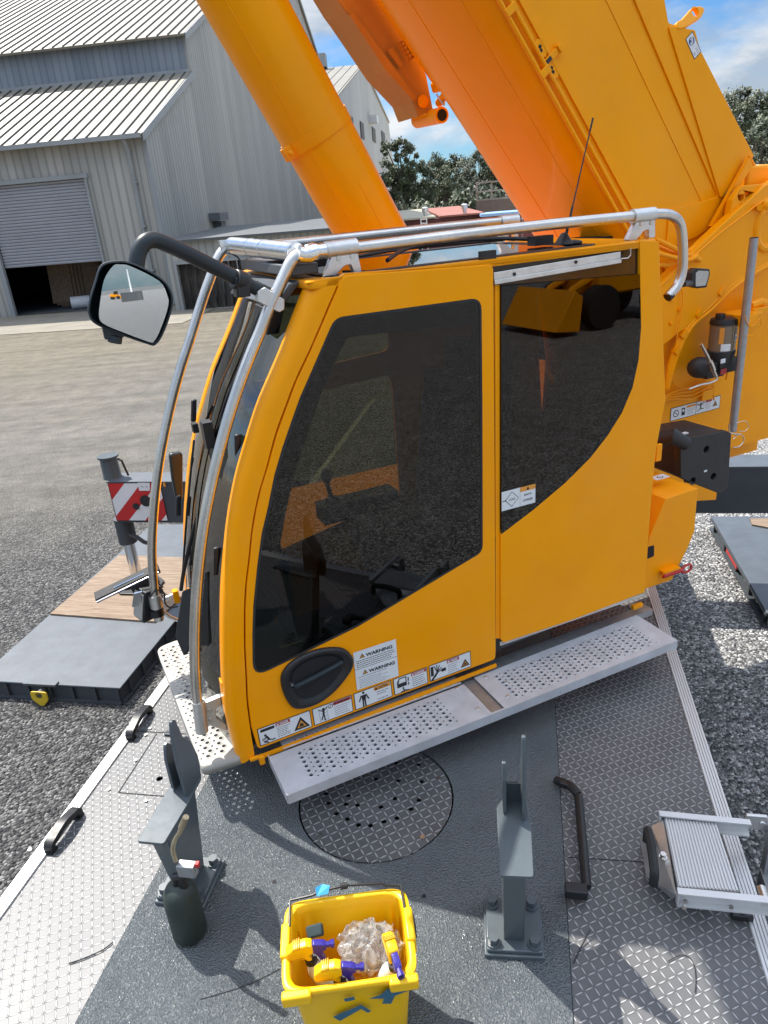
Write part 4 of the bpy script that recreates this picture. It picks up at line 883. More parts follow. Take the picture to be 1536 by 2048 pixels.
mb=MB(); sp_=pz((630,1862),ZB-0.06); f0=Fr(sp_,bx+Zv*0.2,by*0.8+Zv*0.5); mb.box(sp_,f0.x*0.026,f0.y*0.018,f0.n*0.014); tag(build(mb,'sponge',mat('dark_sponge',(0.03,0.05,0.055),0.9),bev=0.006,seg=2,origin=sp_),'small dark sponge block in the rear left of the bucket','sponge')
# cut cable ties
def tie(pts,label,r=0.0022):
    P=[pz(p,D+0.004+(p[2] if len(p)>2 else 0)) for p in pts]; mb=MB(); mb.tube(cr(P,5),r,6); tag(build(mb,'cable_tie',Mt['black'],origin=P[0]),label,'cable tie','cut cable ties lying on the deck')
tie([(138,1927),(170,1916),(205,1900),(226,1884)],'short black cable tie on the sunlit left tread plate')
tie([(400,1999),(440,1988),(500,1968),(560,1938)],'long straight black cable tie on the grey plate left of the bucket')
tie([(1147,1926),(1162,1895),(1180,1860,0.02)],'black cable tie leaning at the seam below the right grab handle')
tie([(1336,1923),(1358,1911),(1376,1913),(1388,1930),(1392,1960),(1390,1985)],'hooked thin black cable tie on the shaded right tread plate',0.0014)
# ------------------------------------------------------------------ folding access step
ZS=1.73
ld=thing('access_step',pz((1400,1720),D+0.006),'ribbed aluminium folding access step with black handle on right tread plate','access step')
s0,s1,s2,s3=[pz(p,ZS) for p in ((1328,1630),(1430,1636),(1478,1780),(1357,1771))]
sx=(s3-s0).normalized(); 
mb=MB(); mb.prism([s0-Zv*0.03,s1-Zv*0.03,s2-Zv*0.03,s3-Zv*0.03],Zv*0.024)
n=17
for i in range(n):
    t=(i+0.5)/n; P=lerp(s0,s1,t); Q=lerp(s3,s2,t); P=V(P);Q=V(Q); wdt=(s1-s0)/n*0.30
    mb.prism([P-wdt-Zv*0.006,P+wdt-Zv*0.006,P+wdt*0.6,P-wdt*0.6],Q-P)
build(mb,'tread',Mt['edge'] if 'edge' in Mt else bpy.data.materials['edge_aluminium'],ld,smooth=False)
def rail(p,q,label,wd_=0.012,hh=0.030):
    P=pz(p,ZS+0.01);Q=pz(q,ZS+0.01); d=(Q-P).normalized(); n_=Zv.cross(d); mb=MB()
    mb.box((P+Q)/2-Zv*hh,d*((Q-P).length/2),n_*0.003,Zv*hh); mb.box((P+Q)/2+n_*-wd_-Zv*0.002,d*((Q-P).length/2),n_*wd_,Zv*0.003) ; mb.box((P+Q)/2+n_*-wd_-Zv*(2*hh),d*((Q-P).length/2),n_*wd_,Zv*0.003)
    mb.box(P+d*0.003-n_*wd_-Zv*hh,d*0.003,n_*wd_,Zv*hh)
    return build(mb,'side_rail',bpy.data.materials['edge_aluminium'],ld,smooth=False)
r1=rail((1318,1622),(1500,1640),''); r2=rail((1354,1776),(1570,1797),'')
mb=MB()
for p in ((1368,1791),(1459,1802),(1366,1803)): c=pz(p,ZS-0.02); mb.cyl(c-a*0.02,c-a*0.026,0.008,seg=12)
build(mb,'rivet',Mt['steel'],r2)
mb=MB(); c=pz((1508,1646),ZS-0.02); mb.prism([c+b*-0.03+Zv*0.035,c+b*0.045+Zv*0.035,c+b*0.06,c+b*0.045-Zv*0.035,c-b*0.03-Zv*0.035],a*0.014); mb.cyl(c+b*0.03-a*0.006,c+b*0.03+a*0.02,0.012,seg=14); build(mb,'hinge',Mt['cast'],ld,bev=0.003)
mb=MB(); c=pz((1527,1792),ZS-0.02); mb.cyl(c-a*0.03,c+a*0.03,0.018,seg=16); build(mb,'hinge_pin',Mt['steel'],ld)
# ladder going down outside
mb=MB(); e0=d3(ab(c)[0],ab(c)[1]+0.03,ZS-0.03)
for (p,z1) in (((1512,1660),0.3),((1536,1810),0.3)):
    t0=pz(p,ZS-0.03); mb.box(t0+V((0,0,-0.70))+b*0.10,b*0.052,a*0.006,Zv*0.70); mb.box(t0+V((0,0,-0.70))+b*0.052,b*0.005,a*0.022,Zv*0.70)
for i in range(4):
    t0=(pz((1512,1660),ZS-0.03)+pz((1536,1810),ZS-0.03))/2+b*0.10-Zv*(0.22+0.3*i); mb.box(t0,b*0.035,a*0.17,Zv*0.012)
build(mb,'ladder',Mt['galv'],ld,smooth=False)
# end plate and handle
mb=MB(); pe=[pz(p,z) for p,z in (((1280,1674),D+0.03),((1292,1753),D+0.02),((1344,1798),D+0.03),((1352,1790),ZS-0.02),((1326,1640),ZS-0.01),((1303,1652),ZS-0.03))]
mb.add(pe,[(0,1,2,3,4,5)]); build(mb,'end_plate',Mt['cast'],ld,smooth=False,solid=0.003)
mb=MB(); h0=pz((1295,1662),ZS+0.005); h1_=pz((1309,1748),ZS+0.005); d=(h1_-h0).normalized()
mb.tube(cr([h0-Zv*0.05+d*0.0,h0,h0+d*0.02+Zv*0.012,(h0+h1_)/2+Zv*0.022,h1_-d*0.02+Zv*0.012,h1_,h1_-Zv*0.05],4),0.0165,8); build(mb,'handle',Mt['rubber'],ld)
mb=MB(); c=pz((1326,1715),ZS-0.02); mb.hexbolt(c,Zv,0.011,0.02); build(mb,'bolt',Mt['steel'],ld,ang=30)
mb=MB(); c=pz((1483,1828),D+0.02); mb.box(c,b*0.035,a*0.020,Zv*0.012); mb.cyl(c+Zv*0.012,c+Zv*0.02,0.010,seg=12); build(mb,'stop_block',Mt['black'],ld,bev=0.003)
# ------------------------------------------------------------------ outrigger pads, beams
ZP=0.18
def ground_pad(corners,label,z=ZP):
    P=[pz(p,z) for p in corners]; c=sum(P,V((0,0,0)))/len(P); return P,c
a1,b1=4.70,-3.60
lp=thing('outrigger_pad',d3(6.5,-4.5,0),'long blue grey outrigger pad at the left with a yellow lug in front','outrigger pad','outrigger pads')
mb=MB(); mb.box(d3(6.45,-4.33,ZP-0.01),a*1.76,b*0.75,Zv*0.010); build(mb,'top_skin',Mt['padgrey'],lp,bev=0.006)
mb=MB(); mb.box(d3(6.45,-4.33,0.084),a*1.74,b*0.73,Zv*0.078)
for i in range(7): mb.box(d3(4.70,-5.0+0.23*i,0.085),b*0.012,a*0.016,Zv*0.07)
for i in range(14): mb.box(d3(4.85+0.25*i,-3.59,0.085),a*0.012,b*0.014,Zv*0.07)
mb.box(d3(4.692,-4.33,0.012),b*0.73,a*0.022,Zv*0.010); mb.box(d3(6.45,-3.588,0.012),a*1.74,b*0.02,Zv*0.010)
build(mb,'pad_frame',Mt['greydark'],lp,smooth=False)
mb=MB(); lg=pz((92,1380),0.10); PF=Fr(d3(4.60,ab(lg)[1],0.02),b,Zv); plate(mb,[fil([(-0.085,0.135),(0.085,0.135),(0.085,0.05),(0.02,-0.02),(-0.02,-0.02),(-0.085,0.05)],0.03)],0.012,PF,0.0,bevel=0.002); lug=build(mb,'lug',mat('lug_yellow',(0.62,0.42,0.02),0.5,var=0.1),lp,smooth=False)
mb=MB(); mb.tube([PF.P(0,0.10,0.0),PF.P(0,0.10,-0.14)],0.035,14); build(mb,'lug_tube',Mt['greydark'],lp)
mb=MB(); mb.box(d3(4.69,ab(lg)[1]-0.02,ZP+0.004),b*0.17,a*0.03,Zv*0.012); build(mb,'lug_plate',Mt['padgrey'],lp,smooth=False)
p0,p1,p2,p3=[pz(p,ZP+0.022) for p in ((112,1233),(313,1244),(352,1121),(243,1115))]
plw=MB(); cc=(p0+p2)/2; plw.prism([d3(5.84,-5.06,ZP+0.001),d3(5.76,-3.78,ZP+0.001),d3(7.17,-3.60,ZP+0.001),d3(7.24,-5.02,ZP+0.001)],Zv*0.020)
tag(build(plw,'plywood_sheet',Mt['wood'],smooth=False,origin=d3(6.5,-4.4,ZP)),'brown plywood sheet on the left outrigger pad under the jack foot','plywood')
# left outrigger
J=pz((278,1170),ZP+0.03); J.z=0; ja,jb=ab(J)
OF=Fr(d3(ja-0.14,0,0),b,Zv)
ox0,ozt=OF.px((214,966)); _,ozb=OF.px((243,1046))
og=thing('outrigger_beam',d3(ja,jb,0),'grey outrigger beam with a red and white striped marker board at the left','outrigger','outrigger beams and jacks')
bx1=-1.9
mb=MB(); mb.box(d3(ja,(ox0+bx1)/2,(ozt+ozb)/2),b*((bx1-ox0)/2),a*0.13,Zv*((ozt-ozb)/2)); build(mb,'beam',Mt['greydark'],og,bev=0.008)
mb=MB(); mb.box(d3(ja,(ox0+bx1)/2,ozt+0.006),b*((bx1-ox0)/2+0.01),a*0.14,Zv*0.006); build(mb,'top_plate',Mt['padgrey'],og,smooth=False)
mb=MB()
def op(ps): return [OF.px(p) for p in ps]
x0,z0=OF.px((211,966)); x1,_=OF.px((319,966)); z1=OF.px((243,1041))[1]; x0=ox0+0.01
W_=x1-x0; Hh=z0-z1
flat(mb,rect(x0,z1,x1,z0),OF,0.002,0)
def clipband(k0,k1):
    # band between diagonals x - x0 + (z - z1) slanted to the right going up
    pts=[]
    def line(k):
        out=[]
        for (X,Z) in ((k,0),(k+Hh,Hh)): out.append((X,Z))
        return out
    (xa,za),(xb,zb)=line(k0); (xc,zc),(xd,zd)=line(k1)
    poly=[(xa,za),(xc,zc),(xd,zd),(xb,zb)]
    def clip(poly,f,inter):
        res=[]
        for i in range(len(poly)):
            p,q=poly[i],poly[(i+1)%len(poly)]
            if f(p): res.append(p)
            if f(p)!=f(q): res.append(inter(p,q))
        return res
    def ix(xv): return lambda p,q:(xv,p[1]+(q[1]-p[1])*(xv-p[0])/(q[0]-p[0]))
    poly=clip(poly,lambda p:p[0]>=0,ix(0)); 
    if len(poly)>2: poly=clip(poly,lambda p:p[0]<=W_,ix(W_))
    return [(x0+X,z1+Z) for X,Z in poly]
st=0.19
for k in range(-4,6):
    pl=clipband(k*2*st-0.05,k*2*st+st-0.05)
    if len(pl)>2: flat(mb,pl,OF,0.003,1)
for fr_ in ([(x0,z0),(x1,z0)],[(x0,z1),(x1,z1)],[(x0,z0),(x0,z1)]): stroke(mb,fr_,0.006,OF,0.004,2)
bo=build(mb,'marker_board',[Mt['white'],Mt['red'],Mt['ink']],og,smooth=False,solid=0.002)
mb=MB()
for p,r in (((292,1001),0.062),((273,1012),0.036)):
    c=OF.at(p,0.006); mb.cyl(c,c+OF.n*0.01,r,seg=24)
build(mb,'rubber_cap',Mt['rubber'],bo)
mb=MB(); q_=[OF.px(p) for p in ((276,965),(300,965),(300,981),(279,981))]; flat(mb,q_,OF,0.0065,0)
for i in range(2):
    c=V(OF.px((282+9*i,972))); stroke(mb,[c,c+V((0.02,0)),c+V((0.02,-0.02))],0.004,OF,0.008,1)
build(mb,'notice',[Mt['white'],Mt['ink']],bo,smooth=False)
mb=MB(); c=OF.at((329,969),0.003); mb.box(c,b*0.012,Zv*0.022,a*0.002); build(mb,'yellow_tag',Mt['oorange'],og,smooth=False)
jb2=jb; ct_=d3(ja,0,0)
sx_,_z=OF.px((258,1090)); JX=sx_
mb=MB(); top=OF.px((225,925))[1]
JX=OF.px((262,1075))[0]; 
jz=lambda z: d3(ja,jb,z)
mb.tube([jz(ozt+0.01),jz(ozt+0.03),jz(ozt+0.24)],[0.10,0.095,0.09],22); mb.cyl(jz(ozt+0.24),jz(ozt+0.26),0.11,seg=22); build(mb,'jack_head',Mt['greypaint'],og)
mb=MB(); mb.tube([jz(ozt+0.22)+b*0.11,jz(ozt+0.20)+b*0.15,jz(ozt+0.03)+b*0.19],0.012,6); build(mb,'hose',Mt['black'],og)
zc=OF.px((262,1095))[1]
mb=MB(); mb.tube([jz(ozb),jz(zc)],0.10,24); build(mb,'jack_tube',Mt['greydark'],og)
mb=MB(); mb.tube([jz(zc),jz(ZP+0.09)],0.062,24); build(mb,'jack_rod',Mt['chrome'],og)
mb=MB(); hh=OF.at((300,1070),0.06); mb.tube(cr([OF.at((262,1068),0.02),OF.at((280,1070),0.06),OF.at((296,1078),0.08),OF.at((308,1080),0.09),OF.at((318,1092),0.09)],4),0.022,8); build(mb,'hook_arm',Mt['black'],og)
mb=MB(); FT=Fr(d3(ja,jb,ZP+0.025),b,a)
oc=[(0.24*math.cos(PI/8+PI/4*i)*1.25,0.24*math.sin(PI/8+PI/4*i)) for i in range(8)]
plate(mb,[fil(oc,0.04,3)],0.02,FT,0.02,bevel=0.004)
for i in range(6):
    w_=PI/3*i; mb.prism([jz(ZP+0.03)+b*(0.24*math.cos(w_))+a*(0.2*math.sin(w_)),jz(ZP+0.03),jz(ZP+0.13)+b*(0.06*math.cos(w_))+a*(0.06*math.sin(w_))],V((-math.sin(w_),math.cos(w_),0))*0.012)
mb.cyl(jz(ZP+0.03),jz(ZP+0.11),0.09,seg=20)
build(mb,'jack_foot',Mt['black'],og,ang=40)
# right outrigger
ORF=Fr(d3(6.85,0,0),b,Zv); zt_=ORF.px((1460,936))[1]; zb_=ORF.px((1460,1028))[1]
o2=thing('outrigger_beam',d3(6.95,3.0,0),'dark grey outrigger beam reaching out at the right edge behind the black box','outrigger','outrigger beams and jacks')
mb=MB(); mb.box(d3(7.02,3.1,(zt_+zb_)/2),b*2.35,a*0.16,Zv*((zt_-zb_)/2)); build(mb,'beam',Mt['greydark'],o2,bev=0.01)
mb=MB(); mb.box(d3(7.02,3.1,zt_+0.006),b*2.36,a*0.17,Zv*0.006); build(mb,'top_plate',Mt['padgrey'],o2,smooth=False)
mb=MB(); mb.cyl(d3(7.02,5.2,0.2),d3(7.02,5.2,zt_+0.25),0.1,seg=20); build(mb,'jack_tube',Mt['greydark'],o2)
rp=thing('outrigger_pad',d3(7.4,4.0,0),'blue grey outrigger pad on white gravel at the right edge of the photo','outrigger pad','outrigger pads')
mb=MB(); mb.box(d3(7.42,3.6,ZP-0.008),a*1.12,b*1.34,Zv*0.008); build(mb,'top_skin',Mt['padgrey'],rp,bev=0.004)
mb=MB(); mb.box(d3(7.42,3.66,0.05),a*1.08,b*1.25,Zv*0.04)
for s in (-1,1):
    mb.box(d3(7.42,2.28,ZP-0.03 if s>0 else 0.02),a*1.11,b*0.03,Zv*0.012)
for i in range(5): mb.box(d3(6.4+0.5*i,2.285,0.09),a*0.014,b*0.02,Zv*0.08)
mb.box(d3(6.31,3.6,0.09),a*0.012,b*1.32,Zv*0.075)
build(mb,'pad_frame',Mt['greydark'],rp,smooth=False)
mb=MB(); c=pz((1455,1110),0.12); 
mb.box(d3(ab(pz((1452,1105),ZP))[0],2.262,0.12),a*0.22,b*0.006,Zv*0.035); build(mb,'red_marking',Mt['red'],rp,smooth=False)
mb=MB(); mb.prism([d3(6.75,2.55,ZP+0.002),d3(6.4,2.9,ZP+0.002),d3(6.4,3.7,ZP+0.002),d3(6.95,3.7,ZP+0.002),d3(7.0,2.6,ZP+0.002)],Zv*0.018); tag(build(mb,'plywood_sheet',Mt['wood'],smooth=False,origin=d3(6.6,3,ZP)),'nearer pale plywood sheet on the right outrigger pad','plywood')
e1_=pz((1502,1045),ZP+0.02); ea,eb=ab(e1_)
mb=MB(); mb.prism([d3(ea+0.12,eb+0.02,ZP+0.002),d3(ea-0.05,eb,ZP+0.002),d3(ea-0.16,eb+0.2,ZP+0.002),d3(ea-0.15,eb+0.9,ZP+0.002),d3(ea+0.15,eb+0.9,ZP+0.002)],Zv*0.018); tag(build(mb,'plywood_sheet',Mt['wood'],smooth=False,origin=e1_),'farther ragged plywood scrap on the right outrigger pad, by the beam','plywood')
# ------------------------------------------------------------------ operator cab
SF=Fr(A0,u,Zv)                                       # near side plane, n points at the photographer's side
cab=thing('crane_cab',c3(0.9,0.45,1.82),'orange yellow crane operator cab with dark tinted windows and warning stickers','crane cab')
Yl=Mt['yellow']; W=0.93
groove=[(680,556),(671,578),(662,598),(640,650),(617,703),(590,760),(570,813),(550,868),(533,933),(520,975),(510,1017),(502,1065),(497,1117),(491,1165),(488,1217),(488,1290),(491,1350),(493,1400),(500,1455),(509,1510)]
outer=[(618,560),(612,574),(583,647),(565,695),(543,747),(520,800),(503,850),(488,900),(478,933),(468,975),(460,1017),(453,1065),(448,1117),(444,1165),(442,1217),(442,1280),(443,1330),(447,1400),(457,1460),(474,1520)]
go=cr([V(SF.px(p)) for p in groove],3); 
def resamp(P,n):
    L=[0]
    for i in range(1,len(P)): L.append(L[-1]+(P[i]-P[i-1]).length)
    out=[]; j=0
    for k in range(n):
        t=L[-1]*k/(n-1)
        while j<len(L)-2 and L[j+1]<t: j+=1
        f_=(t-L[j])/max(1e-9,L[j+1]-L[j]); out.append(P[j].lerp(P[j+1],f_))
    return out
OF5=Fr(A0+v*0.055,u,Zv)
ou=cr([V(OF5.px(p)) for p in outer],3)
NP=46; go=resamp(go,NP); ou=resamp(ou,NP)
# make the top of both start at the same roof height
def pillar(side):
    """side 0 near, 1 far: groove edge on the side plane, rounded corner to the windscreen edge"""
    mb=MB(); rows=[]
    for i in range(NP):
        G,O=go[i],ou[i]
        d=(O-G); L=d.length
        r=0.055
        m_=G+d*0.42
        pts=[(G.x+0.004,G.y,0.020),(G.x,G.y,0.002),(G.x,G.y,0.0),(m_.x,m_.y,0.0)]
        for k in range(1,7):
            w_=PI/2*k/6; e=m_.lerp(O,math.sin(w_)); pts.append((e.x,e.y,r*(1-math.cos(w_))))
        pts.append((O.x+0.002,O.y,0.090)); pts.append((O.x+0.02,O.y,0.092))
        if side==0: rows.append([c3(x,y,z) for x,z,y in pts])
        else: rows.append([c3(x,W-y,z) for x,z,y in pts])
    mb.grid(rows,flip=(side==0)); return mb
build(pillar(0),'front_pillar',Yl,cab,ang=50,label='near curved front corner pillar')
build(pillar(1),'front_pillar',Yl,cab,ang=50,label='far curved front corner pillar')
# windscreen
mb=MB(); rows=[]
for i in range(NP):
    O=ou[i]; row=[]
    for k in range(13):
        t=k/12; bow=0.045*(1-(2*t-1)**2); nx=-1
        row.append(c3(O.x+0.004-bow,0.088+(W-0.176)*t,O.y+0.0))
    rows.append(row)
iw=int(NP*0.80)
mb.grid(rows[2:iw+1]); build(mb,'windscreen',Mt['screen'],cab,ang=60)
mb=MB(); mb.grid(rows[iw:]); build(mb,'front_panel',Mt['frit'],cab,ang=60,label='dark glazed panel below the windscreen')
mb=MB(); rr=[]
for i in range(2,iw+1):
    O=ou[i]; rr.append([c3(O.x+0.004-0.045*(1-(2*t-1)**2)-0.003,0.088+(W-0.176)*t,O.y) for t in (0.40,0.44,0.48)])
mb.grid(rr); build(mb,'windscreen_bar',Mt['frit'],cab,ang=60)
# door
door_o=[(684,556,0.006),(690,551,0.0),(975,529,0.03),(986,534,0.02),(987,700,0.0),(989,1000,0.0),(991,1300,0.0),(990,1318,0.02),(760,1404,0.0),(516,1498,0.02),(503,1455,0),(496,1400,0),(494,1350,0),(491,1290,0),(491,1217,0),(494,1165,0),(500,1117,0),(505,1065,0),(513,1017,0),(523,975,0),(537,930,0),(554,868,0),(574,813,0),(594,760,0),(621,703,0),(644,650,0)]
win_o=[(670,637,0.06),(960,597,0.045),(962,800,0),(963,1102,0.045),(714,1251,0),(580,1317,0),(507,1352,0.05),(506,1270,0),(508,1210,0),(516,1129,0),(525,1065,0),(538,1010,0),(550,950,0),(566,895,0),(585,840,0),(601,795,0),(620,752,0)]
dO=fil(SF.poly(door_o),0.01,4); wO=fil(SF.poly(win_o),0.02,5)
mb=MB(); plate(mb,[dO,wO],0.035,SF,0.004,bevel=0.004)
door=build(mb,'door',Yl,cab,ang=40)
def inset(poly,d):
    n=len(poly); out=[]; P=[V(p[:2]) for p in poly]
    A2=sum(P[i].x*P[(i+1)%n].y-P[(i+1)%n].x*P[i].y for i in range(n)); s=1 if A2>0 else -1
    for i in range(n):
        e0=(P[i]-P[i-1]); e1=(P[(i+1)%n]-P[i])
        if e0.length<1e-7: e0=e1
        if e1.length<1e-7: e1=e0
        e0=e0.normalized(); e1=e1.normalized()
        n0=V((-e0.y,e0.x))*s; n1=V((-e1.y,e1.x))*s; nn=(n0+n1)
        if nn.length<1e-6: nn=n0
        nn.normalize(); c=max(0.5,nn.dot(n0)); out.append(P[i]+nn*d/c)
    return out
iw_px=[(694,674,0.04),(945,648,0.03),(948,1090,0.03),(714,1232,0),(590,1288,0.03),(548,1300,0.05),(546,1200,0),(556,1110,0),(572,1020,0),(594,930,0),(620,850,0),(648,770,0)]
iO=fil(SF.poly(iw_px),0.02,4)
mb=MB(); wi_=inset(wO,0.002); plate(mb,[wi_,iO],0.002,SF,0.0025); build(mb,'window_border',Mt['frit'],door,smooth=False)
mb=MB(); face(mb,wi_,SF,0.0032); build(mb,'window_glass',Mt['glass'],door,smooth=False)
mb=MB(); plate(mb,[inset(wO,-0.004),inset(wO,0.006)],0.006,SF,0.0052); build(mb,'window_seal',Mt['rubber'],door,smooth=False)
# recessed handle
hx_,hz_=SF.px((630,1352))
ho=[SF.px(p) for p in ((560,1358),(568,1335),(590,1315),(622,1300),(655,1293),(685,1295),(702,1310),(703,1330),(690,1352),(668,1378),(640,1400),(610,1412),(585,1412),(568,1390))]
ho=cr([V(p) for p in ho],5,True); hc_=sum(ho,V((0,0)))/len(ho)
sc_=lambda P,k: [hc_+(p-hc_)*k for p in P]
mb=MB(); rows=[]
for k,h in ((1.0,0.003),(1.0,0.016),(0.95,0.024),(0.86,0.024),(0.78,0.014),(0.72,0.010),(0.66,0.0060),(0.3,0.0056),(0.02,0.0056)):
    R_=[SF.P(p.x,p.y,h) for p in sc_(ho,k)]; rows.append(R_+[R_[0]])
mb.grid(rows); dh=build(mb,'door_handle',Mt['black'],door,ang=60)
mb=MB(); face(mb,[(p.x,p.y) for p in sc_(ho,0.70)],SF,0.0105); build(mb,'hollow_shade',Mt['hatchdark'],dh,smooth=False)  # flat near-black face painted for the shade of the hollow
mb=MB(); p0_=SF.at((592,1366),0.020);p1_=SF.at((676,1322),0.020)
mb.tube(cr([p0_-SF.n*0.02,p0_,lerp(p0_,p1_,0.5)+SF.n*0.004,p1_,p1_-SF.n*0.02],5),[0.010]*21,10) if False else mb.tube(cr([V(p0_)-SF.n*0.02,V(p0_),V(p0_).lerp(V(p1_),0.5)+SF.n*0.004,V(p1_),V(p1_)-SF.n*0.02],5),0.013,10)
build(mb,'pull_bar',Mt['mirrorshell'],dh)
mb=MB(); c=SF.at((583,1366),0.012); mb.cyl(c-SF.n*0.004,c+SF.n*0.004,0.0075,seg=14); build(mb,'lock',Mt['chrome'],dh)
# rear side panel
rp_o=[(1001,570,0.0),(1001,1278,0.01),(1008,1284,0.01),(1150,1237,0),(1288,1184,0.005),(1296,1060,0),(1306,950,0),(1311,900,0.05),(1330,800,0.1),(1328,740,0.1),(1323,640,0),(1320,560,0),(1317,482,0.01),(1279,481,0.0),(1279,560,0),(1281,655,0),(1276,720,0.0),(1264,775,0),(1243,825,0),(1215,870,0),(1180,915,0),(1130,965,0),(1065,1020,0),(1002,1068,0.0)]
ro=rp_o
outl=SF.poly([(1001,1068,0),(1001,1278,0.015),(1006,1285,0.01),(1150,1237,0),(1289,1184,0.008),(1297,1060,0),(1306,950,0),(1311,900,0.05),(1330,800,0.1),(1328,740,0.1),(1323,640,0),(1320,560,0),(1317,482,0.012),(1279,481,0.0),(1279,560,0),(1281,655,0.03),(1276,720,0.0),(1264,775,0),(1243,825,0),(1215,870,0),(1180,915,0),(1130,965,0),(1065,1020,0)])
mb=MB(); plate(mb,[fil(outl,0.01,4)],0.035,SF,0.004,bevel=0.003); rp_=build(mb,'rear_side_panel',Yl,cab,ang=40)
mb=MB(); plate(mb,[fil(SF.poly([(1000,572),(1000,1075),(987,1075),(987,572)]),0.001)],0.02,SF,-0.008); mb.mi=0
plate(mb,[SF.poly([(992,570),(1001,570),(1001,1278),(993,1278)])],0.02,SF,-0.006); build(mb,'rear_window_frame',Yl,cab,smooth=False)
gl=[SF.px(p) for p in ((1002,572),(1279,548),(1281,655),(1276,720),(1264,775),(1243,825),(1215,870),(1180,915),(1130,965),(1065,1020),(1002,1068))]
mb=MB(); face(mb,gl,SF,0.0035); build(mb,'rear_window_glass',Mt['glassdark'],cab,smooth=False)
mb=MB(); gi=inset(gl,0.03); plate(mb,[gl,gi],0.002,SF,0.0025); build(mb,'rear_window_border',Mt['frit'],cab,smooth=False)
mb=MB(); plate(mb,[SF.poly([(988,534),(1279,496),(1279,552),(1001,573),(988,573)])],0.01,SF,-0.012); build(mb,'upper_recess',Mt['frit'],cab,smooth=False)
mb=MB(); q0,q1,q2,q3=[SF.at(p,-0.001) for p in ((987,545),(1240,503),(1240,517),(987,560))]
mb.prism([q0,q1,q2,q3],SF.n*0.006); mb.prism([q3-Zv*0.0,q2,q2-Zv*0.018,q3-Zv*0.018],SF.n*0.012); slr=build(mb,'sliding_rail',Mt['cast'],cab,bev=0.002)
mb=MB()
for p in ((1027,548),(1150,524)): c=SF.at(p,0.005); mb.cyl(c,c+SF.n*0.004,0.007,seg=12)
build(mb,'screw',Mt['black'],slr)
mb=MB(); mb.tube([SF.at((1240,517),0.008),SF.at((1252,516),0.01),SF.at((1257,510),0.012),SF.at((1257,496),0.012)],0.003,8); build(mb,'latch',Mt['steel'],cab)
# inner shell (dark behind gaps), roof, rear, underside
zr=3.775
mb=MB()
r0=SF.px((660,560))[0]; r1=SF.px((1317,481))[0]
rz0=SF.px((640,562))[1]; rz1=SF.px((1300,480))[1]
U0,U1=SF.px((616,568))[0],r1
mb=MB()                                                  # roof edge tray, yellow, with the glass roof let in
RFm=Fr(c3(0,0,(rz0+rz1)/2),u,v)
zR=(rz0+rz1)/2
plate(mb,[fil([(U0,0.0),(U1,0.0),(U1,W),(U0,W)],0.03),fil([(U0+0.10,0.07),(U1-0.30,0.07),(U1-0.30,W-0.07),(U0+0.10,W-0.07)],0.03)],0.03,RFm,0.002,bevel=0.006)
build(mb,'roof_frame',Yl,cab,ang=40)
mb=MB(); mb.add([RFm.P(U0+0.1,0.07,0.004),RFm.P(U1-0.30,0.07,0.004),RFm.P(U1-0.30,W-0.07,0.004),RFm.P(U0+0.1,W-0.07,0.004)],[(0,1,2,3)]); build(mb,'roof_window',Mt['screen'],cab,smooth=False)
mb=MB()
for y in (0.075,W-0.075): mb.box(c3((U0+U1)/2-0.1,y,zR+0.003),u*((U1-U0)/2-0.22),v*0.022,Zv*0.005)
mb.box(c3(U0+0.11,W/2,zR+0.003),u*0.02,v*(W/2-0.07),Zv*0.005); mb.box(c3(U1-0.31,W/2,zR+0.003),u*0.02,v*(W/2-0.07),Zv*0.005)
build(mb,'roof_window_seal',Mt['black'],cab,bev=0.004)
# strip between door and roof on the near side, and the same panel far side
mb=MB(); plate(mb,[fil(SF.poly([(614,566,0.0),(660,556,0),(1279,484,0),(1279,494,0),(988,530,0),(984,527,0),(690,547,0),(676,560,0)]),0.001)],0.03,SF,0.0)
build(mb,'cant_rail',Yl,cab,smooth=False)
FS=Fr(A0+v*W,u,Zv)
far=[(p.x,p.y) for p in go]+[(SF.px((1290,1184))[0],1.93),(SF.px((1311,900))[0],2.75),(U1,zR)]
fw_=[(q_[0],q_[1]) for q_ in iO]; 
mb=MB()
farwin=fil([(go[8].x+0.10,zR-0.14),(1.20,zR-0.14),(1.20,2.45),(go[30].x+0.12,2.35)],0.05)
zA=FS.px((730,728))[1]; zB=FS.px((730,776))[1]; farwin=fil([(go[8].x+0.10,zR-0.14),(1.20,zR-0.14),(1.20,zA+0.05),(go[14].x+0.16,zA)],0.05); farlow=fil([(go[18].x+0.10,zB),(1.20,zB+0.05),(1.20,2.45),(go[30].x+0.12,2.25)],0.05)
plate(mb,[[(p[0],p[1]) for p in far],farwin,farlow],0.02,FS,0.0); build(mb,'far_side_panel',Yl,cab,smooth=False)
mb=MB(); face(mb,farlow,FS,-0.012); build(mb,'far_window_glass',Mt['glass'],cab,smooth=False,label='lower far side pane')
mb=MB(); face(mb,farwin,FS,-0.012); build(mb,'far_window_glass',Mt['glass'],cab,smooth=False)
Ur=SF.px((1290,1184))[0]
mb=MB(); rb=[(U1,zR),(SF.px((1320,560))[0],3.58),(SF.px((1329,760))[0],3.1),(SF.px((1311,900))[0],2.75),(Ur,1.95)]
rows=[[c3(x-0.002,y,z) for x,z in rb] for y in (0.0,W)]; mb.grid(rows); build(mb,'rear_wall',Yl,cab,smooth=False)
mb=MB(); fz=1.86; mb.prism([c3(go[-1].x,0.02,fz),c3(Ur-0.02,0.02,fz+0.10),c3(Ur-0.02,W-0.02,fz+0.10),c3(go[-1].x,W-0.02,fz)],Zv*-0.02)
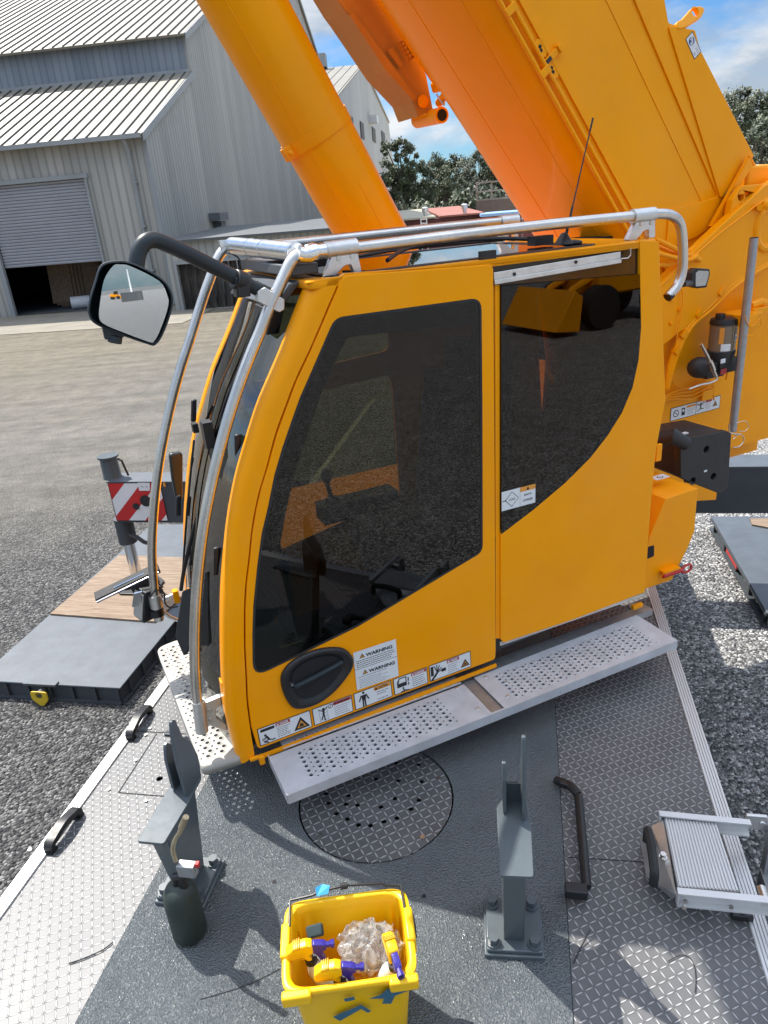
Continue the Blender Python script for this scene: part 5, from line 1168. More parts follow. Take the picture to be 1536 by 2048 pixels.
mb.prism([c3(ou[-1].x,0.06,fz-0.02),c3(go[-1].x+0.05,0.02,fz-0.02),c3(go[-1].x+0.05,W-0.02,fz-0.02),c3(ou[-1].x,W-0.06,fz-0.02)],Zv*0.02)
build(mb,'floor',Mt['greydark'],cab,smooth=False)
mb=MB(); mb.box(c3(1.235,0.02,2.85),u*0.035,v*0.012,Zv*0.95); build(mb,'door_post',Mt['black'],cab,smooth=False)
# lower sill under the door
mb=MB(); s0_,s1_=SF.at((516,1512),-0.004),SF.at((992,1327),-0.004); mb.prism([s0_,s1_,s1_-Zv*0.018,s0_-Zv*0.018],SF.n*0.01); build(mb,'sill',Yl,cab,smooth=False)
mb=MB(); c=SF.at((522,1516),0.01); mb.box(c,u*0.012,v*0.012,Zv*0.022); mb.box(c+Zv*0.02-u*0.03,u*0.02,v*0.008,Zv*0.008); build(mb,'door_hinge',Yl,cab,bev=0.003)
mb=MB(); mb.prism([SF.at((1000,1284),-0.02),SF.at((1288,1186),-0.02),SF.at((1288,1192),-0.02),SF.at((1000,1292),-0.02)],SF.n*0.02); build(mb,'lower_seal',Mt['cast'],cab,smooth=False)
# interior
K=Mt['seat']
mb=MB(); mb.box(c3(1.05,0.50,2.42),u*0.26,v*0.25,Zv*0.08); mb.box(c3(1.30,0.50,2.80),u*0.07+Zv*-0.02,v*0.25,Zv*0.40+u*0.06); mb.box(c3(1.40,0.50,3.28),u*0.05,v*0.14,Zv*0.10); mb.box(c3(1.05,0.50,2.15),u*0.2,v*0.2,Zv*0.2)
st_=build(mb,'seat',K,cab,bev=0.05,seg=3)
for yy in (0.20,0.80):
    mb=MB(); mb.box(c3(0.88,yy,2.52),u*0.22,v*0.065,Zv*0.05); mb.cyl(c3(0.74,yy,2.56),c3(0.72,yy,2.68),0.012,seg=10); mb.sphere(c3(0.72,yy,2.72),0.028,0.028,0.045); mb.tube([c3(0.74,yy,2.57),c3(0.737,yy,2.60)],[0.045,0.025],14); build(mb,'control_console',Mt['box'],cab,bev=0.006)
mb=MB(); mb.box(c3(0.30,0.72,2.75),u*0.02-Zv*0.005,v*0.13,Zv*0.10); mb.tube([c3(0.34,0.72,2.65),c3(0.42,0.74,2.3),c3(0.42,0.76,1.9)],0.02,8); build(mb,'display',Mt['box'],cab,bev=0.006)
mb=MB(); mb.tube([c3(0.35,0.62,2.0),c3(0.25,0.52,2.45),c3(0.21,0.48,2.60)],0.03,10)
wc_=c3(0.24,0.47,2.62); wn=(u*0.75+Zv*0.66).normalized(); wx=v; wy=wn.cross(wx)
mb.tube([wc_+wx*(0.17*math.cos(2*PI*k/28))+wy*(0.17*math.sin(2*PI*k/28)) for k in range(29)],0.014,8)
mb.tube([wc_-wx*0.17,wc_+wx*0.17],0.012,6); mb.tube([wc_,wc_-wy*0.17],0.012,6); build(mb,'steering_wheel',Mt['box'],cab)
mb=MB(); mb.box(c3(0.20,0.30,2.05),u*0.05-Zv*0.03,v*0.06,Zv*0.015+u*0.02); mb.box(c3(0.20,0.62,2.05),u*0.05-Zv*0.03,v*0.06,Zv*0.015+u*0.02); build(mb,'pedal',Mt['black'],cab)
mb=MB(); mb.tube([c3(0.55,0.07,1.98),c3(0.9,0.07,2.12),c3(1.15,0.07,2.35)],0.02,8); mb.tube([c3(0.07,0.16,2.35),c3(0.14,0.10,2.15),c3(0.20,0.08,2.0)],0.025,8); build(mb,'inner_trim',Mt['green'],cab)
# ------------------------------------------------------------------ stickers on the door
def figure_fall(mb,x,z,s,m):     # striding, falling figure
    flat(mb,circ(x+0.30*s,z+0.62*s,0.09*s,12),SF2,HS,m)
    stroke(mb,[(x+0.36*s,z+0.50*s),(x+0.50*s,z+0.22*s)],0.14*s,SF2,HS+.00002,m); stroke(mb,[(x+0.45*s,z+0.2*s),(x+0.15*s,z+0.12*s),(x+0.42*s,z+0.02*s)],0.09*s,SF2,HS+.00004,m); stroke(mb,[(x+0.5*s,z+0.2*s),(x+0.75*s,z+0.10*s),(x+0.90*s,z+0.12*s)],0.09*s,SF2,HS+.00006,m)
    stroke(mb,[(x+0.34*s,z+0.46*s),(x+0.05*s,z+0.34*s)],0.06*s,SF2,HS+.00008,m); stroke(mb,[(x+0.34*s,z+0.38*s),(x+0.08*s,z+0.22*s)],0.05*s,SF2,HS+.0001,m)
SF2=SF; HS=0.0064
ST=[Mt['white'],Mt['ink'],Mt['ored'],Mt['oorange'],Mt['greytext'],Mt['blue']]
def sticker(c_bl,c_br,c_tl,fr,hbase,name,parent,drawer,label=None,border=0.004):
    o=V(fr.px(c_bl)); ex=V(fr.px(c_br))-o; ey=V(fr.px(c_tl))-o
    Wd_,Hd_=ex.length,ey.length; ex.normalize(); n_=V((-ex.y,ex.x))
    f2=Fr(fr.P(o.x,o.y,hbase),fr.x*ex.x+fr.y*ex.y,fr.x*n_.x+fr.y*n_.y)
    mb=MB(); 
    if border: flat(mb,rect(0,0,Wd_,Hd_),f2,0.0,1); flat(mb,rect(border,border,Wd_-border,Hd_-border),f2,0.0003,0)
    else: flat(mb,rect(0,0,Wd_,Hd_),f2,0.0003,0)
    drawer(mb,f2,Wd_,Hd_)
    return build(mb,name,ST,parent,smooth=False,label=label)
def lines(mb,f2,x0,x1,z0,z1,n,m=4,h=0.0006,th=0.28,rag=0.25,seed=1):
    r=random.Random(seed); st_=(z1-z0)/n
    for i in range(n):
        z=z1-st_*(i+0.65); x=x0
        xe=x1-(x1-x0)*rag*r.random()
        while x<xe:
            w_=min(r.uniform(0.006,0.014),xe-x); flat(mb,rect(x,z,x+w_,z+st_*th),f2,h,m); x+=w_+0.0025
def tri(mb,f2,x,z,s,hazard=True):
    flat(mb,[(x,z),(x+s,z),(x+s/2,z+s*0.87)],f2,0.0006,1); k=s*0.14; flat(mb,[(x+k*1.5,z+k*0.85),(x+s-k*1.5,z+k*0.85),(x+s/2,z+s*0.87-k*1.8)],f2,0.0009,3)
    flat(mb,circ(x+s/2,z+s*0.30,s*0.12,8),f2,0.0012,1); flat(mb,rect(x+s*0.34,z+s*0.17,x+s*0.66,z+s*0.24),f2,0.0013,1)
def header(mb,f2,x0,x1,z0,z1,word,m,tm=0):
    flat(mb,rect(x0,z0,x1,z1),f2,0.0006,m); hgt=(z1-z0); L=len(word)*hgt*0.62
    s=hgt*0.6; flat(mb,[(x0+hgt*.15,z0+hgt*.2),(x0+hgt*.95,z0+hgt*.2),(x0+hgt*.55,z0+hgt*.85)],f2,0.0009,tm)
    wide=((x1-x0)-hgt*1.3)/(len(word)*hgt*0.62*1.05); text(mb,word,f2,x0+hgt*1.1,z0+hgt*0.18,hgt*0.92,0.0010,tm,wide=wide*0.92,bold=0.0005)
# pixel corners of the row along the door bottom
def R2(i):  # bottom and top edge of the strip at a given px x
    return None
by_=lambda x: 1490+(x-522)*(1332-1490)/(940-522); ty_=lambda x: 1457+(x-514)*(1301-1457)/(938-514)
def strip(x0,x1,drawer,name,label):
    return sticker((x0+6,by_(x0+6)),(x1+3,by_(x1+3)),(x0,ty_(x0)),SF,0.0065,name,door,drawer,label,border=0.0035)
def d1(mb,f2,w,h):
    global SF2,HS
    flat(mb,rect(0.012,h*0.74,w*0.31,h*0.90),f2,0.0006,1); SF2,HS=f2,0.0006; figure_fall(mb,0.010,0.006,h*0.72,1)
    header(mb,f2,w*0.335,w*0.61,h*0.76,h-0.005,'DANGER',2); lines(mb,f2,w*0.35,w*0.60,0.010,h*0.70,6,1); tri(mb,f2,w*0.65,h*0.12,w*0.31)
def d2(mb,f2,w,h):
    SFx=f2
    for x in (0.16,0.36): stroke(mb,[(w*x,h*0.06),(w*x,h*0.9)],0.0015,f2,0.0006,4)
    for z in (0.15,0.35,0.55,0.75): stroke(mb,[(w*0.16,h*z),(w*0.36,h*z)],0.0015,f2,0.0007,4)
    flat(mb,circ(w*0.27,h*0.78,h*0.07,10),f2,0.0009,1); stroke(mb,[(w*0.27,h*0.7),(w*0.26,h*0.42)],h*0.1,f2,0.0009,1); stroke(mb,[(w*0.25,h*0.42),(w*0.2,h*0.2)],h*0.06,f2,0.0010,1); stroke(mb,[(w*0.27,h*0.42),(w*0.28,h*0.1)],h*0.06,f2,0.0011,1); stroke(mb,[(w*0.26,h*0.66),(w*0.15,h*0.8)],h*0.05,f2,0.0012,1); stroke(mb,[(w*0.27,h*0.66),(w*0.37,h*0.84)],h*0.05,f2,0.0013,1)
    flat(mb,circ(w*0.45,h*0.80,h*0.13,16),f2,0.0006,1); flat(mb,circ(w*0.45,h*0.80,h*0.10,16),f2,0.0009,0); stroke(mb,[(w*0.42,h*0.70),(w*0.48,h*0.90)],0.003,f2,0.0012,1)
    header(mb,f2,w*0.52,w-0.005,h*0.76,h-0.005,'WARNING',2,1); lines(mb,f2,w*0.54,w*0.96,0.010,h*0.70,5,4,seed=4)
def d3_(mb,f2,w,h):
    x=w*0.25
    flat(mb,circ(x,h*0.86,h*0.07,12),f2,0.0006,1); flat(mb,[(x-h*.13,h*.74),(x+h*.13,h*.74),(x+h*.10,h*.42),(x-h*.10,h*.42)],f2,0.0007,1)
    stroke(mb,[(x-h*.13,h*.72),(x-h*.25,h*.42)],h*.07,f2,0.0008,1); stroke(mb,[(x+h*.13,h*.72),(x+h*.25,h*.42)],h*.07,f2,0.0009,1); stroke(mb,[(x-h*.05,h*.42),(x-h*.06,h*.06)],h*.08,f2,0.0010,1); stroke(mb,[(x+h*.05,h*.42),(x+h*.06,h*.06)],h*.08,f2,0.0011,1)
    header(mb,f2,w*0.53,w-0.005,h*0.72,h-0.005,'CAUTION',3,1); lines(mb,f2,w*0.60,w*0.92,h*0.40,h*0.66,2,1,seed=8); lines(mb,f2,w*0.60,w*0.92,h*0.10,h*0.24,1,1,seed=9)
def d4(mb,f2,w,h):
    flat(mb,[(w*.10,h*.36),(w*.38,h*.36),(w*.38,h*.92),(w*.16,h*.92),(w*.10,h*.7)],f2,0.0006,1); flat(mb,[(w*.14,h*.60),(w*.35,h*.60),(w*.35,h*.86),(w*.18,h*.86)],f2,0.0009,0)
    stroke(mb,[(w*.43,h*.8),(w*.43,h*.6)],0.006,f2,0.0006,1); stroke(mb,[(w*.43,h*.5),(w*.43,h*.36)],0.006,f2,0.0006,1)
    flat(mb,circ(w*.27,h*.27,h*.05,8),f2,0.0006,1); stroke(mb,[(w*.26,h*.22),(w*.32,h*.08),(w*.20,h*.06)],h*.06,f2,0.0007,1); stroke(mb,[(w*.32,h*.1),(w*.42,h*.05)],h*.05,f2,0.0008,1)
    header(mb,f2,w*0.52,w-0.005,h*0.76,h-0.005,'DANGER',2); lines(mb,f2,w*0.54,w*0.95,0.010,h*0.70,5,1,seed=12)
def d5(mb,f2,w,h):
    flat(mb,rect(w*.03,h*.30,w*.10,h*.88),f2,0.0006,1); flat(mb,rect(w*.28,h*.36,w*.39,h*.56),f2,0.0006,1)
    stroke(mb,[(w*.05,h*.06),(w*.12,h*.24),(w*.18,h*.42)],h*.13,f2,0.0007,1)
    for i,(dx_,dz_) in enumerate(((-.06,.42),(0.0,.46),(.06,.38),(.10,.22),(.11,.06))): stroke(mb,[(w*.18,h*.44),(w*(.18+dx_),h*(.44+dz_))],h*.055,f2,0.0008+.0001*i,1)
    header(mb,f2,w*0.42,w*0.715,h*0.74,h-0.005,'WARNING',2); lines(mb,f2,w*0.44,w*0.70,0.010,h*0.68,5,4,seed=14); tri(mb,f2,w*0.745,h*0.16,w*0.22)
strip(514,621,d1,'warning_sticker','falling figure DANGER sticker, leftmost of the row'); strip(622,703,d2,'warning_sticker','ladder climber WARNING sticker, second from the left'); strip(704,781,d3_,'warning_sticker','standing figure CAUTION sticker, third from the left'); strip(782,852,d4,'warning_sticker','door and person DANGER sticker, fourth from the left'); strip(853,938,d5,'warning_sticker','crushed hand WARNING sticker, rightmost of the row')
def dw(mb,f2,w,h):
    flat(mb,rect(0,h*0.53,w,h*0.545),f2,0.0005,4)
    for z0 in (0.80,0.36):
        tr=0.14*w; s=0.13*w; x=0.13*w+(0.03*w if z0<0.5 else 0); flat(mb,[(x,h*z0),(x+s,h*z0),(x+s/2,h*z0+s*.87)],f2,0.0006,1); flat(mb,[(x+s*.17,h*z0+s*.1),(x+s*.83,h*z0+s*.1),(x+s/2,h*z0+s*.66)],f2,0.0008,3); flat(mb,rect(x+s*.45,h*z0+s*.15,x+s*.55,h*z0+s*.48),f2,0.001,1)
        text(mb,'WARNING',f2,x+s*1.2,h*z0,h*0.115,0.0008,1,wide=(w*0.60)/(h*0.115*4.7),bold=0.0010)
    lines(mb,f2,w*.05,w*.97,h*.56,h*.77,4,1,th=.34,seed=21); lines(mb,f2,w*.05,w*.95,h*.28,h*.345,1,4,seed=22); lines(mb,f2,w*.07,w*.90,h*.02,h*.27,6,4,seed=23,rag=.4)
sticker((713,1379),(796,1350),(706,1304),SF,0.0065,'warning_sheet',door,dw,'white double WARNING sheet beside the door handle',border=0)
def dl(mb,f2,w,h):
    cx_=w*0.30; r=h*0.40; cyy=h*0.5
    flat(mb,[(cx_-r,cyy),(cx_,cyy-r),(cx_+r,cyy),(cx_,cyy+r)],f2,0.0006,1); r2=r*0.90; flat(mb,[(cx_-r2,cyy),(cx_,cyy-r2),(cx_+r2,cyy),(cx_,cyy+r2)],f2,0.0009,0)
    text(mb,'LOG',f2,cx_,cyy-h*0.06,h*0.18,0.0012,1,align='CENTER',bold=0.0003); stroke(mb,[(w*.03,cyy),(w*.13,cyy)],0.004,f2,0.0008,1); flat(mb,[(w*.11,cyy-.006),(w*.15,cyy),(w*.11,cyy+.006)],f2,0.0009,1)
    stroke(mb,[(w*.54,0.002),(w*.54,h-0.002)],0.0015,f2,0.0006,4); flat(mb,rect(w*.545,h*.75,w,h),f2,0.0006,3); flat(mb,[(w*.72,h*.79),(w*.82,h*.79),(w*.77,h*.96)],f2,0.0009,1)
    text(mb,'DATA',f2,w*.77,h*.50,h*.15,0.0008,1,align='CENTER',wide=1.1,bold=0.0004); text(mb,'LOGGER',f2,w*.77,h*.22,h*.15,0.0008,1,align='CENTER',wide=1.0,bold=0.0004)
sticker((1002,1022),(1069,1004),(1001,984),SF,0.0055,'data_sticker',cab,dl,'white data logger sticker on the rear window',border=0)
# ------------------------------------------------------------------ roof rails, guards
Sx=Mt['steel']
def cvt(ps,vo): return [cv(p,vo) for p in ps]
RT=0.0225; V1,V2=0.09,0.86
mb=MB(); mb.tube(cr(cvt([(620,504),(700,497),(900,472),(1100,449),(1262,433),(1310,428),(1340,430),(1357,443),(1364,468),(1366,510),(1364,545),(1354,572),(1335,594)],V1),5),RT,18); nr=build(mb,'roof_rail',Sx,cab,label='near roof rail with a hooked rear end')
mb=MB(); e_p=cv((1335,594),V1); e_q=cv((1342,588),V1); mb.cyl(e_p+(e_p-e_q).normalized()*0.002,e_q,RT*1.01,seg=18); build(mb,'end_cap',Mt['rubber'],nr)
mb=MB(); mb.tube(cr(cvt([(470,497),(560,489),(700,474),(860,457),(1032,439)],V2),5),RT,16); fr_=build(mb,'roof_rail',Sx,cab,label='far roof rail')
def saddle(p0,p1,p2,vo,par,feet):
    """sleeve on the rail with an A shaped cast foot"""
    A_=cv(p0,vo);B_=cv(p1,vo); d=(B_-A_).normalized(); mb=MB(); mb.tube([A_,B_],RT*1.35,20)
    QF=Fr(A_,d,Zv-d*Zv.dot(d)); L=(B_-A_).length
    f0=[QF.px(feet[0]) ,QF.px(feet[1]),QF.px(feet[2]),QF.px(feet[3])] if vo<0.5 else None
    if f0 is None: f0=[(L*-0.25,-0.105),(L*0.15,-0.105),(L*0.72,-0.105),(L*0.98,-0.105)]
    hy=-0.016; outl=[(L*0.15,hy),(L*0.98,hy),f0[3],f0[2],(L*0.72,hy-0.045),(L*0.50,hy-0.048),f0[1],f0[0]]
    plate(mb,[fil(outl,0.008,3)],0.030,QF,0.015,bevel=0.003)
    o=build(mb,'rail_foot',Mt['cast'],par,ang=40)
    mb=MB()
    for t in (0.35,0.80):
        c=QF.P(L*t,hy-0.018,0.013); mb.cyl(c,c+QF.n*0.006,0.010,seg=14)
    build(mb,'bolt',Mt['steel'],o) if par.parent is None else None
    return o
f1=saddle((651,500),(712,492),None,V1,cab,[(643,562),(658,562),(708,552),(722,551)]); f2_=saddle((1264,433),(1307,428),None,V1,cab,[(1250,482),(1268,480),(1293,476),(1306,475)])
saddle((1000,443),(1034,439),None,V2,cab,None); 
mb=MB(); 
for vo,px0 in ((V2,(500,494)),): pass
cl_,cr_=cv((466,491),V2-0.03),cv((592,505),V1+0.05)
mb.tube([cl_,cr_],0.036,24); mb.tube([cl_.lerp(cr_,-0.05),cl_],[0.03,0.036],20); 
for t in (0.33,0.55,0.97): mb.tube([cl_.lerp(cr_,t),cl_.lerp(cr_,t+0.012)],0.0375,24)
build(mb,'cross_bar',Mt['bright'],cab)
mb=MB(); mb.tube(cr(cvt([(596,506),(610,509),(630,503),(652,500)],V1),4),[0.029]*5+[0.033]*4+[0.026]*4,18); c=cv((452,494),V2); mb.box(c,u*0.03,v*0.02,Zv*0.03); build(mb,'corner_joint',Mt['bright'],cab,ang=50)
gn=[(606,507),(592,513),(580,527),(570,548),(556,578),(538,618),(522,660),(503,705),(482,760),(462,820),(447,872),(432,930),(419,990),(408,1050),(399,1120),(393,1190),(390,1260),(390,1330),(394,1395),(402,1455)]
mb=MB(); mb.tube(cr(cvt(gn,V1+0.02),3),RT,18); gn_=build(mb,'front_guard',Sx,cab,label='near curved steel guard tube before the windscreen')
gf=[(452,497),(441,508),(431,528),(421,555),(410,585),(396,628),(380,680),(362,735),(347,790),(334,845),(322,905),(313,965),(307,1030),(304,1095),(306,1150),(311,1200),(319,1240)]
mb=MB(); mb.tube(cr(cvt(gf,V2),3),RT,18); gf_=build(mb,'front_guard',Sx,cab,label='far curved steel guard tube')
# guard feet
mb=MB(); A_=cv((397,1402),V1+0.02); B_=cv((404,1462),V1+0.02); mb.tube([A_,B_],0.028,18)
GF2=Fr(cv((405,1410),V1+0.02)+SF.n*-0.02,u,Zv)
plate(mb,[fil([GF2.px(p) for p in ((410,1402),(448,1386),(470,1392),(470,1410),(446,1404),(430,1414),(432,1432),(452,1446),(470,1446),(470,1460),(448,1458),(412,1446))],0.006,3)],0.028,GF2,0.014,bevel=0.003); build(mb,'guard_foot',Mt['cast'],cab,ang=40,label='near lower guard bracket')
mb=MB(); 
for p in ((418,1418),(420,1437)): c=GF2.at(p,0.014); mb.cyl(c,c+GF2.n*0.005,0.010,seg=14)
build(mb,'bolt',Mt['steel'],gn_)
mb=MB(); 
pq=[SF.at(p,-0.06) for p in ((449,1382),(462,1380),(470,1450),(458,1450))]; mb.prism(pq,v*0.05); build(mb,'guard_mount',Yl,cab,bev=0.004)
mb=MB(); A_=cv((309,1190),V2);B_=cv((318,1238),V2); mb.tube([A_,A_.lerp(B_,0.5)],0.032,18); mb.tube([A_.lerp(B_,0.62),B_],0.026,18)
mb.tube([cv((325,1200),V2),cv((355,1186),V2)],0.012,10); mb.tube([cv((325,1222),V2),cv((340,1234),V2),cv((355,1240),V2)],0.010,10); build(mb,'guard_foot',Mt['cast'],cab,ang=50,label='far lower guard bracket')
mb=MB(); c=cv((352,1192),V2); mb.box(c,u*0.015,v*0.02,Zv*0.035); build(mb,'guard_mount',Yl,cab,bev=0.004)
mb=MB(); mb.tube([cv((312,1218),V2),cv((314,1230),V2)],0.036,18); mb.tube(cr(cvt([(300,1196),(306,1186),(318,1180),(328,1186),(330,1206),(340,1215),(356,1213)],V2-0.03),4),0.004,6); build(mb,'clamp_and_cable',Mt['black'],cab)
# work lamps on the far guard
for p,sz,r_,lb in (((303,1200),0.06,0.25,'black finned work lamp low on the far guard'),):
    c=cv(p,V2+0.05); x_=(u*0.8+v*0.3).normalized(); z__=(Zv+u*0.25).normalized(); y_=z__.cross(x_).normalized(); mb=MB()
    mb.box(c-u*0.02,x_*0.045,y_*0.05,z__*0.085)
    for i in range(9): mb.box(c+x_*0.052-u*0.02+z__*(-0.07+0.0175*i),x_*0.012,y_*0.045,z__*0.004)
    lamp=build(mb,'work_lamp',Mt['black'],cab,bev=0.005,label=lb)
    mb=MB(); mb.box(c-x_*0.05-u*0.02,x_*0.004,y_*0.042,z__*0.07); build(mb,'lens',Mt['lens'],lamp,bev=0.002)
mb=MB(); c=cv((255,1165),V2+0.12); x_=(u*0.95+Zv*0.22).normalized(); mb.box(c,x_*0.17,v*0.045,x_.cross(v)*0.012); mb.box(c+x_*0.08-Zv*0.03,x_*0.07,v*0.05,x_.cross(v)*0.03); lamp=build(mb,'lamp_bracket',Mt['rubber'],cab,bev=0.004)
mb=MB(); mb.tube([c-x_*0.17-v*0.05,c+x_*0.16-v*0.05],0.004,8); mb.box(cv((274,1198),V2),u*0.02,v*0.006,Zv*0.035+u*0.012); mb.box(cv((258,1162),V2+0.06),x_*0.08,v*0.004,Zv*0.004); build(mb,'bright_trim',Mt['chrome'],lamp)
# mirror
mir_c=(262,608); 
mb=MB(); VA=0.13
arm=[cv((545,592),VA)]; 
# the arm leaves the near guard and reaches forward and outward
def ar(p,t): 
    return cv(p,VA+t)
apts=[ar((545,593),0.0),ar((500,570),-0.01),ar((430,535),-0.04),ar((370,505),-0.08),ar((330,487),-0.10),ar((308,480),-0.11),ar((290,485),-0.12),ar((278,503),-0.125),ar((273,530),-0.13),ar((271,565),-0.135)]
mb.tube(cr(apts,6),[0.021]*6+[0.024]*49,16) if False else mb.tube(cr(apts,6),0.026,18)
arm_=build(mb,'mirror_arm',Mt['mirrorshell'],cab)
mb=MB(); K1,K2=ar((468,557),-0.03),ar((492,566),-0.015); mb.tube([K1,K2],0.036,14); mb.box((K1+K2)/2-Zv*0.02,u*0.025,v*0.03,Zv*0.035); build(mb,'arm_clamp',Mt['black'],arm_,bev=0.005)
mb=MB(); AF2=Fr(ar((540,590),0)+SF.n*0.02,u,Zv); plate(mb,[fil([AF2.px(p) for p in ((520,577),(528,574),(566,598),(566,618),(556,624),(512,602),(512,582))],0.006,3)],0.045,AF2,0.02,bevel=0.003); ac=build(mb,'arm_bracket',Mt['cast'],arm_,ang=40)
# head
dm=ray((262,600)).normalized(); MC=CAM+dm*((ar((271,565),-0.135)-CAM).length-0.075)
nm=V((-dm.x*1.0,-dm.y*1.0,0)).normalized()
ra=math.atan2(nm.x,nm.y); nm=V((math.sin(ra-math.radians(6)),math.cos(ra-math.radians(6)),math.tan(math.radians(2.1)))).normalized()
mxx=Zv.cross(nm); mxx.normalize(); MFf=Fr(MC,mxx,nm.cross(mxx))
mo=[MFf.px(p) for p in ((190,560),(200,532),(222,522),(262,524),(318,552),(342,580),(346,612),(330,662),(312,690),(292,688),(230,666),(190,648),(176,628),(178,600))]
mo=cr([V(p) for p in mo],5,True); mc2=sum(mo,V((0,0)))/len(mo)
mb=MB(); rows=[]
for k,h in ((0.02,-0.075),(0.55,-0.075),(0.84,-0.06),(0.97,-0.035),(1.0,-0.01),(0.99,0.004),(0.955,0.006),(0.93,0.0),(0.93,-0.006)):
    R_=[MFf.P(*(mc2+(p-mc2)*k),h) for p in mo]; rows.append(R_+[R_[0]])
mb.grid(rows); 
mh=build(mb,'mirror_housing',Mt['mirrorshell'],cab,ang=60)
mg=[MFf.px(p) for p in ((208,560),(226,532),(240,529),(262,533),(318,562),(334,590),(336,612),(322,655),(308,682),(296,683),(235,660),(205,646),(198,632),(200,605))]
mg=cr([V(p) for p in mg],4,True)
mb=MB(); face(mb,mg,MFf,0.0035); build(mb,'mirror_glass',Mt['mirror'],mh,smooth=False)
mb=MB(); q_=MFf.at((233,672),-0.03); mb.tube([q_,MFf.at((231,688),-0.03)],0.022,14); mb.box(MFf.at((228,665),-0.035),MFf.x*0.03,MFf.n*0.02,MFf.y*0.02); build(mb,'mirror_stub',Mt['mirrorshell'],mh,bev=0.003)
# wipers and the black hood above the windscreen
def wsp(p,vo): return cv(p,vo)
mb=MB(); mb.tube(cr([wsp((533,598),.28),wsp((515,645),.30),wsp((495,700),.32),wsp((470,770),.34),wsp((445,840),.37),wsp((425,895),.39)],4),0.013,8)
mb.tube(cr([wsp((520,640),.30),wsp((480,740),.33),wsp((452,800),.35),wsp((430,880),.38),wsp((412,960),.40),wsp((392,1060),.42),wsp((380,1130),.45)],4),0.006,8); 
w1_=build(mb,'wiper',Mt['black'],cab,label='large wiper on the near half of the windscreen')
mb=MB(); mb.tube(cr([wsp((448,860),.36),wsp((430,925),.38),wsp((412,975),.40),wsp((390,1050),.43),wsp((370,1130),.48),wsp((362,1180),.52)],4),0.009,8); mb.tube(cr([wsp((388,880),.55),wsp((380,960),.55),wsp((372,1050),.56),wsp((366,1140),.58)],4),0.005,8)
mb.box(wsp((416,868),.38),u*0.02,v*0.03,Zv*0.055); mb.box(wsp((390,855),.55),u*0.012,v*0.02,Zv*0.02)
build(mb,'wiper',Mt['black'],cab,label='second wiper with its linkage box')
for p,vv,hz in (((352+42,820),.70,.05),((363,1010),.78,.05),((483,902),.13,.07),((440,1120),.14,.06)):
    mb=MB(); c=wsp(p,vv)-u*0.015; mb.box(c,u*0.012,v*0.010,Zv*hz+u*0.01); build(mb,'marker_light',Mt['black'],cab,bev=0.006)
mb=MB()
mb.prism([wsp((372,1180),.50),wsp((392,1172),.47),wsp((388,1290),.44),wsp((375,1310),.46),wsp((358,1270),.52)],-u*0.02); mb.prism([wsp((418,1140),.22),wsp((436,1180),.20),wsp((430,1290),.20),wsp((405,1290),.24)],-u*0.02)
build(mb,'wiper_cover',Mt['rubber'],cab,bev=0.006)
mb=MB(); hp0=[cv((490,545),V2-.05),cv((612,572),0.10),cv((590,600),0.10),cv((478,575),V2-.05)]
top=c3(U0-0.02,0.10,zR-0.02)
hd=[c3(U0-0.035,0.10,zR-0.01),c3(U0-0.035,W-0.10,zR-0.01),c3(U0-0.10,W-0.12,zR-0.085),c3(U0-0.10,0.12,zR-0.085)]
mb.prism(hd,u*0.05+Zv*0.012); mb.box(c3(U0+0.03,W/2,zR+0.035),u*0.06,v*(W/2-0.12),Zv*0.02); hood=build(mb,'hood',mat('hood_grey',(0.085,0.092,0.10),0.4),cab,bev=0.006)
mb=MB()
mb.prism([c3(U0-0.11,0.13,zR-0.10),c3(U0-0.11,0.36,zR-0.09),c3(U0-0.13,0.33,zR-0.17),c3(U0-0.13,0.17,zR-0.19)],u*0.05)
for i in range(5): mb.box(c3(U0-0.075,0.20+0.13*i,zR-0.035),u*0.006,v*0.03,Zv*0.008)
build(mb,'hood_vent',Mt['black'],hood,bev=0.004)
mb=MB(); mb.box(c3(U0+0.06,0.42,zR+0.075),u*0.05,v*0.10,Zv*0.012); mb.box(c3(U0+0.12,0.2,zR+0.05),u*0.05,v*0.05,Zv*0.015); mb.tube(cr([c3(U0+0.05,0.13,zR+0.09),c3(U0+0.09,0.18,zR+0.06),c3(U0+0.14,0.16,zR+0.04),c3(U0+0.2,0.2,zR+0.03)],5),0.006,6); mb.tube(cr([cv((458,505),V2-.02),cv((476,515),V2-.03),cv((480,530),V2-.04),cv((474,545),V2-.06)],5),0.004,6); build(mb,'roof_wiring',Mt['rubber'],cab,bev=0.002)
# roof wiper and antenna
mb=MB(); mb.tube(cr([c3(0.86,0.16,zR+0.03),c3(1.05,0.35,zR+0.055),c3(1.3,0.40,zR+0.06),c3(1.55,0.38,zR+0.05),c3(1.72,0.30,zR+0.03)],5),0.009,8); mb.tube(cr([c3(0.80,0.50,zR+0.03),c3(1.1,0.42,zR+0.05),c3(1.6,0.45,zR+0.04)],5),0.007,8); mb.box(c3(1.7,0.30,zR+0.03),u*0.05,v*0.03,Zv*0.02); build(mb,'roof_wiper',Mt['black'],cab)
A1=cv((1128,487),0.14); A1=c3((A1-A0).dot(u),0.14,zR+0.016)
tipn=pp((1186,236),A1,v)
mb=MB(); mb.tube([A1,A1+Zv*0.010,A1+Zv*0.03+(tipn-A1)*0.02,A1.lerp(tipn,0.08)],[0.042,0.036,0.016,0.010],14); mb.tube([A1.lerp(tipn,0.07),A1.lerp(tipn,0.30),A1.lerp(tipn,0.31),tipn],[0.007,0.005,0.0034,0.0024],8); mb.tube([A1.lerp(tipn,0.90),tipn],0.004,8)
